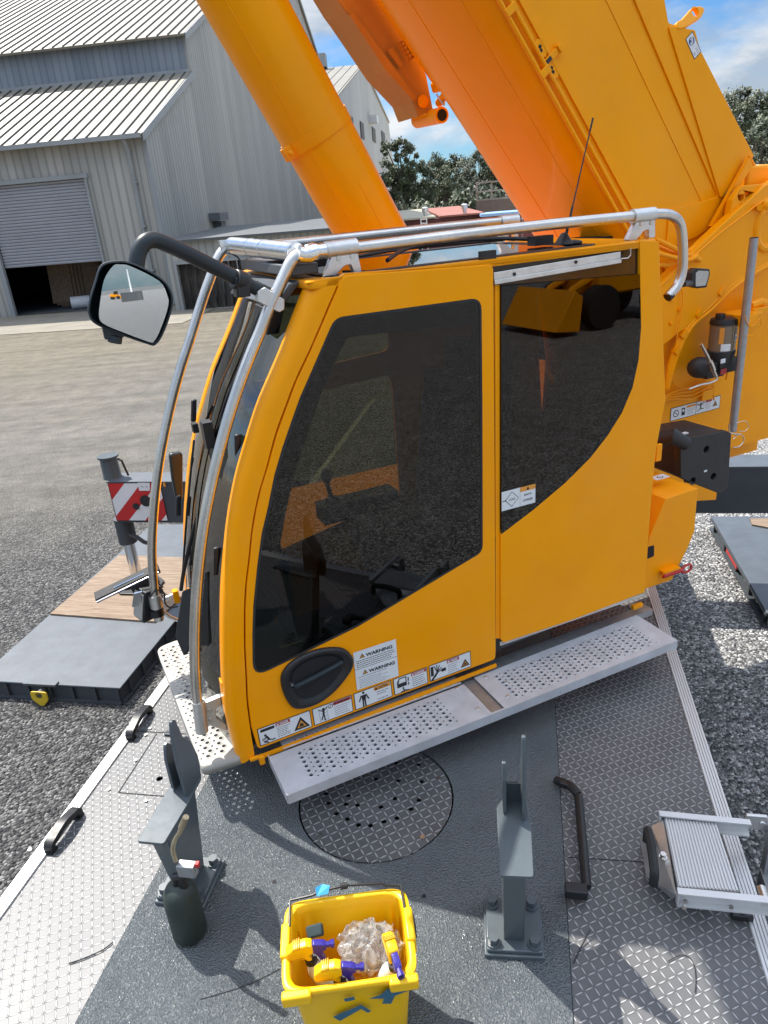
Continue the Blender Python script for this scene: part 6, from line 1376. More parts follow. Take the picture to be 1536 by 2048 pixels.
mb.sphere(A1+u*0.04,0.05,0.03,0.014); build(mb,'antenna',Mt['black'],cab)
# far mirror edge visible behind the far pillar
mb=MB(); TF2=Fr(cv((350,1000),W+0.15),u,Zv); plate(mb,[fil([TF2.px(p) for p in ((338,908),(366,905),(366,1000),(352,1000),(344,960))],0.02)],0.04,TF2,0.0,bevel=0.01); build(mb,'far_mirror',Mt['mirrorshell'],cab,ang=50)
# ------------------------------------------------------------------ steps of the cab
def holes(polyclip,ox,oy,nx,ny,px_,py_,rb,rs):
    out=[]
    for i in range(nx):
        for j in range(ny):
            x=ox+px_*i; y=oy+py_*j; big=(i+j)%2==0
            out.append((x,y,rb if big else rs))
    return out
def perf(name,poly,zt,hl,thick,matr,parent,label,lip=None,dim=True):
    GFm=Fr(c3(0,0,zt),u,v); mb=MB()
    if GFm.n.z<0: GFm=Fr(c3(0,0,zt),u,v)
    plate(mb,[poly]+[circ(x,y,r,12) for x,y,r in hl],thick,GFm,0.0)
    if dim:
        for x,y,r in hl:
            if r>0.0065:
                n=12; o1=[GFm.P(*p,0.0002) for p in circ(x,y,r*1.75,n)]; o2=[GFm.P(*p,0.0030) for p in circ(x,y,r*1.25,n)]; o3=[GFm.P(*p,0.0028) for p in circ(x,y,r,n)]
                mb.grid([o1+[o1[0]],o2+[o2[0]],o3+[o3[0]]])
    return build(mb,name,matr,parent,ang=50,label=label), GFm
zs=1.80
sl_u0,sl_u1=0.035,1.06
ws=thing('side_step',c3(1.1,-0.15,zs),'long perforated aluminium walkway step under the cab door in two sections','step')
def sq(p,z=zs): P=pz(p,z)-A0; return (P.dot(u),P.dot(v))
P1=[sq(p) for p in ((540,1506),(577,1588),(988,1423),(917,1365))]; 
v0_=-0.275; v1_=0.0
poly1=[(0.03,v0_),(1.03,v0_),(1.03,v1_-0.02),(0.03,v1_-0.02)]
hl=[]
i=0
x=0.14
nx=28
for i in range(nx):
    for j in range(7):
        xx=0.155+0.0262*i; yy=v0_+0.040+0.030*j+(0.0 if i%2 else 0.015)
        if yy>v1_-0.045: continue
        big=(i%2==0); hl.append((xx,yy,0.0088 if big else 0.0045))
s1o,GFm=perf('tread_plate',poly1,zs,hl,0.003,Mt['alu'],ws,'front section of the walkway')
# raised strip close to the cab
hl2=[(0.14+0.0262*i,0.010+(0.012 if i%2 else -0.004),0.0085 if i%2==0 else 0.0045) for i in range(34)]
perf('tread_plate',[(0.10,-0.012),(1.02,-0.012),(1.02,0.05),(0.10,0.05)],zs+0.006,hl2,0.003,Mt['alu'],ws,'narrow inner strip against the cab sill')
poly2=[(1.10,v0_),(2.17,v0_),(2.17,v1_+0.02),(1.10,v1_-0.0)]
hl3=[]
for i in range(34):
    for j in range(8):
        xx=1.20+0.0262*i; yy=v0_+0.040+0.028*j+(0.0 if i%2 else 0.014)
        if yy>v1_-0.035: continue
        hl3.append((xx,yy,0.0085 if i%2==0 else 0.0045))
perf('tread_plate',poly2,zs,hl3,0.003,Mt['alu'],ws,'rear section of the walkway')
mb=MB()
mb.box(c3(0.53,v0_-0.001,zs-0.024),u*0.50,v*0.002,Zv*0.024); mb.box(c3(1.60,v0_-0.001,zs-0.024),u*0.57,v*0.002,Zv*0.024); mb.box(c3(0.028,(v0_+v1_)/2,zs-0.024),u*0.002,v*0.135,Zv*0.024); mb.box(c3(2.17,(v0_+v1_)/2,zs-0.024),u*0.002,v*0.135,Zv*0.024)
mb.box(c3(1.06,v0_+0.006,zs-0.024),u*0.06,v*0.004,Zv*0.022)
build(mb,'edge_lip',Mt['alu'],ws,smooth=False)
mb=MB(); mb.box(c3(1.065,-0.13,zs-0.014),u*0.05,v*0.135,Zv*0.004); mb.box(c3(1.3,0.06,zs-0.03),u*1.0,v*0.03,Zv*0.02)
for x in (0.35,1.0,1.13,1.9): mb.box(c3(x,-0.08,zs-0.035),u*0.02,v*0.18,Zv*0.02)
build(mb,'bearer',Mt['galv'],ws,smooth=False)
mb=MB()
for p in ((914,1376),(955,1417),(971,1354),(1015,1392),(1012,1364)): c=pz(p,zs+0.002); mb.cyl(c-Zv*0.002,c+Zv*0.003,0.010,0.007,seg=14)
build(mb,'rivet',Mt['cast'],ws)
# white front step
zw=1.83
fs=thing('front_step',c3(-0.2,0.5,zw),'pale perforated step plate with rounded corner wrapping the front of the cab','step')
wp=[sq(p,zw) for p in ((322,1312),(345,1292),(385,1290),(415,1370),(452,1445),(478,1532),(448,1552),(414,1556),(398,1510),(345,1395),(322,1340))]
u_=[(p[0],p[1]) for p in wp]
uL=min(p[0] for p in u_)-0.0
poly=[(-0.235,0.03,0.05),(-0.075,0.02,0.01),(-0.085,0.30,0),(-0.115,0.62,0),(-0.10,1.05,0.02),(-0.16,1.13,0.03),(-0.28,1.12,0.06)]
poly=[( -0.255,0.035,0.03),(-0.085,0.02,0.01),(-0.10,0.5,0),(-0.10,1.06,0.02),(-0.17,1.12,0.03),(-0.285,1.10,0.07)]
wpoly=fil(poly,0.02,5)
rnd=random.Random(2); hw=[]
for i in range(5):
    for j in range(34):
        xx=-0.262+0.031*i+ (0.0 if j%2 else 0.0155); yy=0.085+0.0295*j
        if xx>-0.125+0.0*yy or yy>1.06: continue
        if xx<-0.245-0.02*yy: continue
        hw.append((xx,yy,0.0092 if (i+j)%2 else 0.0055))
perf('tread_plate',[(p.x,p.y) for p in wpoly],zw,hw,0.003,Mt['whitealu'],fs,None)
mb=MB(); R1=[c3(p.x,p.y,zw-0.001) for p in wpoly]; R2_=[c3(p.x,p.y,zw-0.05) for p in wpoly]; R1.append(R1[0]);R2_.append(R2_[0]); mb.grid([R1,R2_]); build(mb,'edge_lip',Mt['whitealu'],fs,ang=50,solid=0.002)
# ------------------------------------------------------------------ telescopic boom
Y2=Mt['yellow2']
EB=math.radians(51.5); bd=(-u*math.cos(EB)+Zv*math.sin(EB)); hn=(u*math.sin(EB)+Zv*math.cos(EB))
VN=1.10; WB=0.96; NF=Fr(A0+v*VN,u,Zv)                  # near face plane
O_=cv((1140,255),VN)
def sh(P): q=P-O_; return (q.dot(bd),q.dot(hn))
h0=0.0; h1=sh(cv((1326,0),VN))[1]; s_top=sh(cv((795,0),VN))[0]+4.5; s_bot=sh(cv((1405,520),VN))[0]
boom=thing('telescopic_boom',cv((1400,480),VN)+v*WB/2,'huge orange yellow crane boom with a rounded belly rising to the upper left','crane boom')
def bw3(s,h,w_): return O_+bd*s+hn*h+v*w_
def sil(dB,yline=200):
    best=1e9
    for k in range(2,18):
        t=PI*k/18
        P=bw3(0,-dB*math.sin(t),WB/2-WB/2*math.cos(t)); 
        # slide along the boom to the wanted image row
        lo,hi=-6,6
        for _ in range(40):
            m_=(lo+hi)/2
            if proj(P+bd*m_)[1]>yline: lo=m_
            else: hi=m_
        best=min(best,proj(P+bd*lo)[0])
    return best
lo,hi=0.1,1.2
for _ in range(30):
    m_=(lo+hi)/2
    if sil(m_)>925: lo=m_
    else: hi=m_
dB=lo; print('belly depth',dB,'near height',h1,'s',s_bot,s_top)
sec=[(h1,0.03),(h1-0.03,0.0)]+[(h1*0.5,0.0),(0.02,0.0)]
NB=22
for k in range(NB+1):
    t=PI*k/NB; sec.append((-dB*math.sin(t),WB/2-WB/2*math.cos(t)))
sec+=[(h1*0.5,WB),(h1-0.03,WB),(h1,WB-0.03)]
mb=MB(); rows=[]
for s in [s_bot+(s_top-s_bot)*i/6 for i in range(7)]:
    r=[bw3(s,h,w_) for h,w_ in sec]; rows.append(r+[r[0]])
mb.grid(rows,flip=True); mb.add([bw3(s_bot,h,w_) for h,w_ in sec],[tuple(range(len(sec)))]); build(mb,'main_section',Y2,boom,ang=28)
# weld beads and folds along the belly and the side
mb=MB()
for k in (6,12): 
    t=PI*k/NB; mb.tube([bw3(s_bot,-dB*math.sin(t)*1.003,WB/2-WB/2*math.cos(t)*1.003),bw3(s_top,-dB*math.sin(t)*1.003,WB/2-WB/2*math.cos(t)*1.003)],0.003,6)
mb.tube([bw3(s_bot,h1*0.63,-0.001),bw3(s_top,h1*0.63,-0.001)],0.004,6)
build(mb,'weld_bead',Y2,boom)
# twin pipes on the flank
for i,hh in enumerate((0.035,-0.015)):
    mb=MB(); mb.tube([bw3(s_bot+0.1,hh,-0.022),bw3(s_top,hh,-0.022)],0.012,10); build(mb,'pipe',Y2,boom)
mb=MB(); mb.box(bw3((s_bot+s_top)/2,0.10,-0.006),bd*((s_top-s_bot)/2),hn*0.012,v*0.008); build(mb,'side_strip',Y2,boom,smooth=False)
def sp_px(p): return sh(cv(p,VN-0.03))
for p in ((1078,157),(1025,15)):
    s,h=sp_px(p); mb=MB(); mb.box(bw3(s,0.01,-0.030),bd*0.020,hn*0.036,v*0.010); build(mb,'pipe_clamp',Y2,boom,bev=0.004)
mb=MB()
for p in ((1080,97),(1104,140)):
    s,h=sh(cv(p,VN)); 
    q=[bw3(s+0.05*math.cos(w_)*1.0,h+0.028*math.sin(w_),0) for w_ in [2*PI*k/16 for k in range(16)]]; mb.prism(q,-v*0.012)
pc=build(mb,'inspection_boss',Y2,boom,bev=0.003)
mb=MB()
for p in ((1080,93),(1082,101),(1103,136),(1106,144)):
    P=cv(p,VN-0.014); mb.cyl(P,P-v*0.003,0.009,seg=10)
build(mb,'boss_hole',Mt['hatchdark'],pc)
mb=MB(); s,h=sh(cv((1096,118),VN)); mb.box(bw3(s,h,-0.012),bd*0.016,hn*0.060,v*0.012); mb.box(bw3(s,h+0.075,-0.018),bd*0.020,hn*0.014,v*0.018); build(mb,'plug',Y2,boom,bev=0.003)
mb=MB(); s,h=sh(cv((1092,122),VN)); mb.box(bw3(s,h,-0.026),bd*0.010,hn*0.018,v*0.003); build(mb,'plug_face',Mt['box'],boom)
# thickening plates by the pivot
def nplate(ps,th,name,off=0.0,r=0.02):
    mb=MB(); plate(mb,[fil([NF.px(p[:2])+((p[2],) if len(p)>2 else ()) for p in ps],r,4)],th,NF,th+off,bevel=0.003); return build(mb,name,Y2,boom,smooth=False)
nplate([(1232,-80),(1330,-80),(1326,0),(1334,47),(1384,62,0.01),(1394,100,0.01),(1502,312,0.01),(1468,362),(1438,402),(1424,452,.03),(1390,474,.05),(1330,500),(1336,420),(1434,394)],0.012,'pivot_plate')
nplate([(1330,52),(1384,62,0.01),(1394,100,0.01),(1502,312,0.01),(1468,362),(1436,398)],0.010,'outer_pivot_plate',0.013)
# lifting eye
EF=Fr(cv((1354,56),VN-0.01),(u*0.93+Zv*0.30+v*0.10).normalized(),(Zv*0.88-u*0.28+v*0.38).normalized())
mb=MB(); eo=[(1348,48),(1352,62),(1368,58),(1399,38),(1407,22),(1398,15),(1382,18),(1360,42)]
ep=fil([EF.px(p) for p in eo],0.04,5); ec=EF.px((1387,27)); 
plate(mb,[[(p.x,p.y) for p in ep],circ(ec[0],ec[1],0.026,20)],0.03,EF,0.015,bevel=0.005); build(mb,'lifting_eye',Y2,boom,ang=40)
def ds(mb,f2,w,h):
    flat(mb,circ(w*0.5,h*0.72,w*0.40,24),f2,0.0008,5); stroke(mb,[(w*.3,h*.66),(w*.45,h*.62),(w*.6,h*.72),(w*.66,h*.84),(w*.52,h*.80)],0.014,f2,0.0012,0)
    lines(mb,f2,w*.55,w*.9,h*.05,h*.35,3,4,seed=3); lines(mb,f2,w*.12,w*.4,h*.08,h*.25,2,1,seed=5)
NFs=Fr(A0+v*(VN-0.0235),u,Zv)
def quad_sticker(pts,fr,name,parent,drawer,label):
    o=V(fr.px(pts[0])); ex=V(fr.px(pts[1]))-o; ey=V(fr.px(pts[2]))-o; w_,h_=ex.length,ey.length; ex.normalize(); n_=V((-ex.y,ex.x))
    f2=Fr(fr.P(o.x,o.y,0.0008),fr.x*ex.x+fr.y*ex.y,fr.x*n_.x+fr.y*n_.y); mb=MB(); flat(mb,rect(-.004,-.004,w_+.004,h_+.004),f2,0,1); flat(mb,rect(0,0,w_,h_),f2,0.0004,0); drawer(mb,f2,w_,h_); return build(mb,name,ST,parent,smooth=False,label=label)
quad_sticker([(1389,117),(1401,103),(1371,80)],NFs,'sticker',boom,ds,'small blue and white sticker by the lifting eye')
# ------------------------------------------------------------------ lifting cylinder
EC=math.radians(62.1); cdv=(-u*math.cos(EC)+Zv*math.sin(EC)); VC=1.60
c_lo=cv((742,465),VC); c_hi=cv((485,0),VC); cdv=(c_hi-c_lo).normalized()
rc=0.200
cyl_=thing('lifting_cylinder',c_lo-cdv*1.6,'orange yellow lifting cylinder with a clamped collar in front of the grey warehouse','hydraulic cylinder')
mb=MB(); mb.tube([c_lo-cdv*1.8,c_lo+cdv*3.4],rc,56); build(mb,'barrel',Y2,cyl_,ang=50)
mb=MB(); mb.tube([c_lo+cdv*3.4,c_lo+cdv*4.4],0.15,32); build(mb,'rod',Mt['chrome'],cyl_)
kA=cv((577,293),VC); tA=(cv((636,262),VC)-c_lo).dot(cdv)
mb=MB(); mb.tube([c_lo+cdv*(tA-0.035),c_lo+cdv*(tA+0.035)],rc+0.006,56); col_=build(mb,'collar',Y2,cyl_,ang=50)
side_=(-u*math.sin(EC)-Zv*math.cos(EC)).normalized(); side_=(side_-cdv*side_.dot(cdv)).normalized()
mb=MB(); P=c_lo+cdv*tA+side_*(rc+0.012)-v*0.03; mb.box(P,side_*0.026,cdv*0.034,v*0.012); mb.box(P-v*0.04,side_*0.026,cdv*0.034,v*0.008); mb.cyl(P-v*0.08,P+v*0.02,0.012,seg=8); build(mb,'collar_lug',Y2,col_,bev=0.003)
nv=(-v*0.75+side_*0.66).normalized(); nv=(nv-cdv*nv.dot(cdv)).normalized()
mb=MB(); mb.tube([c_lo-cdv*1.0+nv*(rc+0.0),c_lo+cdv*3.4+nv*(rc+0.0)],0.0035,6); nv2=(-v).normalized(); mb.tube([c_lo+cdv*-0.6+nv2*rc,c_lo+cdv*(tA-0.3)+nv2*rc],0.0025,6); build(mb,'seam',Y2,cyl_)
# ------------------------------------------------------------------ folding jib carried beside the boom
VJ=2.35; JF=Fr(A0+v*VJ,u,Zv)
jb_=thing('folding_jib',cv((860,230),VJ),'rust orange folding jib frame with a cross tube hanging between cylinder and boom','folding jib')
def ext(p,q,k): return (p[0]+(q[0]-p[0])*k,p[1]+(q[1]-p[1])*k)
mb=MB(); plate(mb,[fil([JF.px(p) for p in ((690,-2),(683,9),(700,32),(772,140),(826,200),(838,232),(866,221),(852,150),(812,70),(763,-10),(640,-220),(560,-200))],0.01)],0.02,JF,0.0); build(mb,'side_plate',mat('jib_orange',(0.46,0.20,0.03),0.55,var=0.1),jb_,smooth=False)
JO=bpy.data.materials['jib_orange']
mb=MB(); 
P0=[cv(p,VJ+0.01) for p in ((560,-200),(684,9),(702,34),(772,141),(827,201),(838,232))]
rows=[[p for p in P0],[p+v*0.30 for p in P0]]; mb.grid(rows); 
mb.prism([cv((700,30),VJ-0.02),cv((772,139),VJ-0.02),cv((826,199),VJ-0.02),cv((832,196),VJ-0.02),cv((780,128),VJ-0.02),cv((706,28),VJ-0.02)],v*0.02); build(mb,'lower_flange',JO,jb_,smooth=False,solid=0.01)
mb=MB(); plate(mb,[fil([JF.px(p) for p in ((690,-2),(700,32),(772,140),(826,200),(838,232),(866,221),(852,150),(812,70),(763,-10),(640,-220),(560,-200))],0.01)],0.02,Fr(JF.o+v*0.30,u,Zv),0.0); build(mb,'side_plate',JO,jb_,smooth=False)
mb=MB(); mb.tube([cv((835,241),VJ+0.25),cv((884,230),VJ-0.15)],0.05,20); tb_=build(mb,'cross_tube',Y2,jb_)
mb=MB(); e1_=cv((884,230),VJ-0.15); e0_=cv((835,241),VJ+0.25); dv_=(e1_-e0_).normalized(); mb.cyl(e1_,e1_+dv_*0.002,0.036,seg=20); build(mb,'tube_bore',Mt['hatchdark'],tb_)
mb=MB(); mb.tube([cv((700,-120),VJ-0.12),cv((780,5),VJ-0.12),cv((884,160),VJ-0.12)],0.062,20); build(mb,'strut',Y2,jb_)
mb=MB(); plate(mb,[fil([JF.px(p) for p in ((852,168),(890,158),(905,172),(910,186),(896,193),(876,186),(858,190))],0.02)],0.10,Fr(JF.o-v*0.10,u,Zv),0.05,bevel=0.005); build(mb,'end_lug',Y2,jb_,ang=40)
mb=MB(); mb.tube([cv((878,206),VJ-0.05),cv((896,184),VJ-0.2)],0.028,14); pn=build(mb,'pin',Y2,jb_)
mb=MB(); mb.tube(cr([cv((873,188),VJ-.1),cv((880,200),VJ-.12),cv((888,210),VJ-.14),cv((888,200),VJ-.16)],4),0.006,6); build(mb,'clip',Mt['steel'],pn)
mb=MB(); hpx=[(786,92),(806,79),(826,114),(806,130)]; pr_=[JF.px(p) for p in hpx]
hs_=[]
for i in range(3):
    for j in range(4):
        a_=lerp(lerp(pr_[0],pr_[1],0.25+0.25*i),lerp(pr_[3],pr_[2],0.25+0.25*i),0.15+0.22*j); hs_.append(circ(a_[0],a_[1],0.011,8))
plate(mb,[pr_]+hs_,0.008,JF,0.06); mb.prism([cv((776,100),VJ-0.04),cv((786,94),VJ-0.04),cv((808,130),VJ-0.04),cv((800,134),VJ-0.04)],v*0.02); build(mb,'perforated_bracket',JO,jb_,smooth=False)
mb=MB(); P=cv((846,203),VJ-0.02); mb.hexbolt(P,-v,0.03,0.02); build(mb,'bolt',Y2,jb_,ang=30)
# ------------------------------------------------------------------ superstructure
ss=thing('superstructure',c3(2.8,1.6,1.75),'yellow slewing superstructure frame with diagonal beam, cable bundles and pivot ear','crane superstructure')
V0=1.00; QF=Fr(A0+v*V0,u,Zv)
mb=MB(); plate(mb,[fil([QF.px(p) for p in ((1240,600),(1323,560),(1500,395),(1700,330),(1700,500),(1536,624),(1484,762),(1452,850),(1432,1000),(1240,1010))],0.01)],0.03,QF,0.0,bevel=0.003); build(mb,'side_plate',Yl,ss,smooth=False)
mb=MB(); plate(mb,[fil([QF.px(p) for p in ((1240,630),(1323,547),(1420,455),(1513,371,.03),(1560,350),(1600,430),(1536,512),(1470,562),(1392,622),(1329,674),(1240,740))],0.02)],0.07,QF,0.07,bevel=0.006); bm=build(mb,'diagonal_beam',Yl,ss,smooth=False)
mb=MB(); 
for pts_,r_ in (([(1280,610),(1325,568),(1440,466),(1506,416),(1540,392)],0.006),):
    mb.tube(cvt(pts_,V0-0.072),r_,6)
build(mb,'weld_bead',Yl,bm)
mb=MB(); plate(mb,[fil([QF.px(p) for p in ((1430,460),(1447,445),(1455,400,.05),(1474,372,.06),(1518,368,.02),(1530,395),(1460,470))],0.02),[QF.px((1472+7*math.cos(w_)*0.9,393+11*math.sin(w_))) for w_ in [2*PI*k/20 for k in range(20)]]],0.05,QF,0.04,bevel=0.006); build(mb,'pivot_ear',Yl,ss,ang=40)
mb=MB(); P=cv((1472,393),V0+0.02); mb.cyl(P,P+v*0.05,0.045,seg=20); build(mb,'pivot_pin',Mt['greydark'],ss)
# wedge plate between ear and boom
mb=MB(); mb.prism([cv((1424,452),V0+0.03),cv((1500,314),V0+0.03),cv((1506,330),V0+0.03),cv((1452,420),V0+0.03),cv((1432,460),V0+0.03)],v*0.03); build(mb,'wedge_plate',Yl,ss,smooth=False)
mb=MB(); P1_=cv((1500,312),V0+0.06);P2_=cv((1526,372),V0+0.06); P3_=cv((1536,372),V0+0.06);P4_=cv((1504,316),V0+0.06); mb.prism([P1_,P2_,P3_,P4_],v*0.5); build(mb,'head_plate',Yl,ss,smooth=False)
# platform, far plate and slewing ring
mb=MB(); mb.box(c3(2.45,1.72,2.04),u*2.1,v*0.50,Zv*0.10); mb.box(c3(3.6,1.62,2.7),u*0.9,v*0.55,Zv*0.6); build(mb,'platform',Yl,ss,smooth=False)
mb=MB(); plate(mb,[[QF.px(p) for p in ((1100,760),(1323,560),(1500,395),(1700,330),(1700,500),(1536,624),(1432,1000),(1100,1010))]],0.03,Fr(A0+v*2.22,u,Zv),0.0); build(mb,'side_plate',Yl,ss,smooth=False,label='far side plate')
mb=MB(); mb.box(c3(4.35,1.5,3.60),u*0.5,v*0.55,Zv*0.16); mb.box(c3(4.0,1.15,3.95),u*0.12,v*0.1,Zv*0.10); mb.tube([c3(3.9,0.95,3.8),c3(4.5,0.95,3.9)],0.05,10); build(mb,'winch_cover',Mt['yellow'],ss,bev=0.02)
mb=MB(); mb.cyl(c3(1.7,1.70,1.61),c3(1.7,1.70,1.95),0.50,seg=48); build(mb,'slewing_ring',Mt['greydark'],ss)
# black box added for the shade in the cab and boom gap, hoses
mb=MB(); mb.box(c3(2.75,1.30,3.35),u*0.30,v*0.12,Zv*0.36); build(mb,'gap_shade',Mt['hatchdark'],ss,smooth=False)
def hose(ps,vo,r,name='hose',m=Yl,par=None,label=None):
    mb=MB(); mb.tube(cr(cvt(ps,vo),6),r,8); return build(mb,name,m,par or ss,label=label)
hose([(1310,478),(1340,492),(1372,508),(1400,520)],0.92,0.016); hose([(1310,505),(1340,513),(1375,520),(1395,512)],0.90,0.014); hose([(1316,530),(1340,528),(1360,515),(1372,500)],0.93,0.014); hose([(1310,490),(1350,505),(1380,500),(1400,485)],0.97,0.012)
for i in range(3):
    o=5*i
    hose([(1331+o*0.4,777),(1340+o,725),(1357+o,680),(1380+o,640+o*0.6),(1410+o,612+o),(1467+o*.6,560+o),(1545,515+o)],V0-0.055-0.006*i,0.013)
for i in range(4):
    hose([(1322,803-2*i),(1350,798-5*i),(1385,798-8*i),(1420,780-6*i),(1428,800-8*i)],V0-0.035,0.006)
hose([(1336,745),(1350,768),(1375,777),(1400,766),(1418,754)],V0-0.04,0.005); hose([(1452,760),(1460,720),(1462,690),(1455,650)],V0-0.08,0.006)
hose([(1372,520),(1362,560),(1366,600),(1358,650),(1352,690)],V0-0.09,0.004)
mb=MB()
for p in ((1342,599),(1358,619),(1341,647)): P=cv(p,V0-0.072); mb.hexbolt(P,-v,0.010,0.012)
for p in ((1352,700),(1365,668),(1395,626),(1440,583),(1500,540)): 
    P=cv(p,V0-0.06); mb.box(P,u*0.012+Zv*-0.012,u*0.02+Zv*0.02,v*0.022)
build(mb,'cable_clip',Yl,ss,bev=0.002)
mb=MB(); P=cv((1413,790),V0-0.03); mb.box(P,u*0.05,Zv*0.035,v*0.012); mb.box(cv((1510,620),V0-0.1),u*0.07,Zv*0.02,v*0.05); mb.box(cv((1478,628),V0-0.12),u*0.10,Zv*0.012,v*0.10); build(mb,'bracket',Yl,ss,bev=0.003)
mb=MB(); c=cv((1534,455),V0-0.06)
mb.tube([c+(u*math.cos(w_)*0.11+Zv*math.sin(w_)*0.13) for w_ in [math.radians(60+i*15) for i in range(16)]],0.03,10); mb.cyl(cv((1520,415),V0-.05),cv((1520,415),V0-.12),0.02,seg=12); mb.tube(cvt([(1500,612),(1520,604),(1545,612)],V0-0.1),0.03,10); build(mb,'hook_ring',Yl,ss)
# stickers on the side plate
def ds2(mb,f2,w,h):
    flat(mb,circ(w*.10,h*.5,h*.30,18),f2,0.0006,1); flat(mb,circ(w*.10,h*.5,h*.23,18),f2,0.0009,0); stroke(mb,[(w*.06,h*.66),(w*.14,h*.34)],0.005,f2,0.0012,1)
    flat(mb,rect(w*.21,h*.2,w*.28,h*.82),f2,0.0006,1); flat(mb,rect(w*.225,h*.5,w*.265,h*.7),f2,0.0009,0)
    flat(mb,rect(w*.31,h*.72,w*.49,h*.93),f2,0.0006,3); lines(mb,f2,w*.32,w*.48,h*.12,h*.66,4,4,seed=31)
    flat(mb,rect(w*.502,0,w*.512,h),f2,0.0007,1)
    flat(mb,circ(w*.60,h*.78,h*.08,10),f2,0.0008,1); stroke(mb,[(w*.60,h*.7),(w*.60,h*.34)],h*.12,f2,0.0009,1); stroke(mb,[(w*.53,h*.8),(w*.60,h*.62),(w*.67,h*.84)],h*.07,f2,0.001,1); stroke(mb,[(w*.54,h*.2),(w*.60,h*.38),(w*.66,h*.3)],h*.07,f2,0.0011,1)
    flat(mb,rect(w*.70,h*.74,w*.83,h*.94),f2,0.0006,2); lines(mb,f2,w*.70,w*.83,h*.12,h*.68,4,4,seed=33); tri(mb,f2,w*.85,h*.25,h*.55)
quad_sticker([(1341,842),(1438,815),(1342,818)],Fr(A0+v*(V0-0.003),u,Zv),'warning_sticker',ss,ds2,'white two part warning sticker above the black box')
# lubrication pump
lu=thing('grease_pump',cv((1445,760),V0-0.16),'grease pump with a clear reservoir and black cap on the yellow side plate','grease pump')
VL=V0-0.16
zt1=cv((1445,648),VL).z; zb1=cv((1441,699),VL).z; axx=cv((1445,672),VL); RR=0.083
ax_=lambda z: V((axx.x,axx.y,z))
mb=MB(); mb.tube([ax_(zb1),ax_(zt1)],RR,28); build(mb,'reservoir',mat('amber_reservoir',(0.20,0.15,0.10),0.25,var=0.1),lu)
mb=MB(); mb.tube([ax_(zt1),ax_(zt1+0.01),ax_(zt1+0.035),ax_(zt1+0.045)],[RR*1.06,RR*1.06,RR*0.98,RR*0.6],28); mb.cyl(ax_(zt1+0.04)-u*0.04,ax_(zt1+0.07)-u*0.04,0.03,seg=12); build(mb,'cap',Mt['black'],lu)
mb=MB(); mb.tube([ax_(zb1-0.09),ax_(zb1-0.01),ax_(zb1)],[RR*0.95,RR*1.1,RR*1.1],20); mb.box(ax_(zb1-0.10)+u*0.02,u*0.09,v*0.07,Zv*0.045); mb.sphere(cv((1400,735),VL),0.085,0.07,0.07); mb.box(cv((1420,738),VL),u*0.08,v*0.05,Zv*0.05); build(mb,'pump_body',Mt['box'],lu,bev=0.006)
mb=MB(); mb.tube(cvt([(1402,688),(1416,715),(1424,735),(1432,752)],VL-0.10),0.012,8); mb.tube(cvt([(1420,722),(1427,740)],VL-0.10),0.017,8); build(mb,'valve',Mt['steel'],lu)
mb=MB(); mb.tube(cr(cvt([(1432,752),(1434,758),(1422,765),(1400,770),(1378,778)],VL-0.08),4),0.006,8); build(mb,'feed_pipe',Mt['cast'],lu)
# labels wrapped on the reservoir
def wrap(a0_,a1_,z0,z1,mi,name,txt=None):
    mb=MB(); n=8; r1=[];r2=[]
    for k in range(n+1):
        w_=a0_+(a1_-a0_)*k/n; d=(-v*math.cos(w_)+u*math.sin(w_))*(RR+0.001); r1.append(ax_(z0)+d); r2.append(ax_(z1)+d)
    mb.grid([r1,r2]); 
    o=build(mb,name,ST[mi],lu,smooth=False)
    if txt:
        w_=(a0_+a1_)/2; d=(-v*math.cos(w_)+u*math.sin(w_)); x_=(u*math.cos(w_)+v*math.sin(w_)); f2=Fr(ax_((z0+z1)/2)+d*(RR+0.004),x_,Zv); mb=MB(); text(mb,txt,f2,0,-0.009,0.022,0.0,0,align='CENTER',bold=0.0008); build(mb,'maker_name',Mt['blue'],o,smooth=False)
hz_=zt1-zb1
wrap(0.2,0.95,zb1+hz_*0.38,zb1+hz_*0.62,0,'label','LIEBHERR'); wrap(-0.9,-0.15,zb1+hz_*0.02,zb1+hz_*0.30,0,'label'); wrap(0.3,0.9,zb1+hz_*0.66,zb1+hz_*0.88,4,'label'); wrap(-1.1,-0.75,zb1+hz_*0.30,zb1+hz_*0.92,3,'level_strip')
mb=MB(); 
for t in (-0.05,1.0): 
    d=(-v*math.cos(t)+u*math.sin(t))*(RR+0.003); mb.tube([ax_(zb1)+d,ax_(zt1)+d],0.0025,6)
build(mb,'tie_rod',Mt['brass'],lu)
mb=MB(); mb.box(cv((1446,722),VL-0.09),u*0.02,Zv*0.014,v*0.002); build(mb,'tag_plate',Mt['white'],lu); mb=MB(); mb.box(cv((1447,743),VL-0.08),u*0.026,Zv*0.018,v*0.002); build(mb,'red_tag',Mt['ored'],lu)
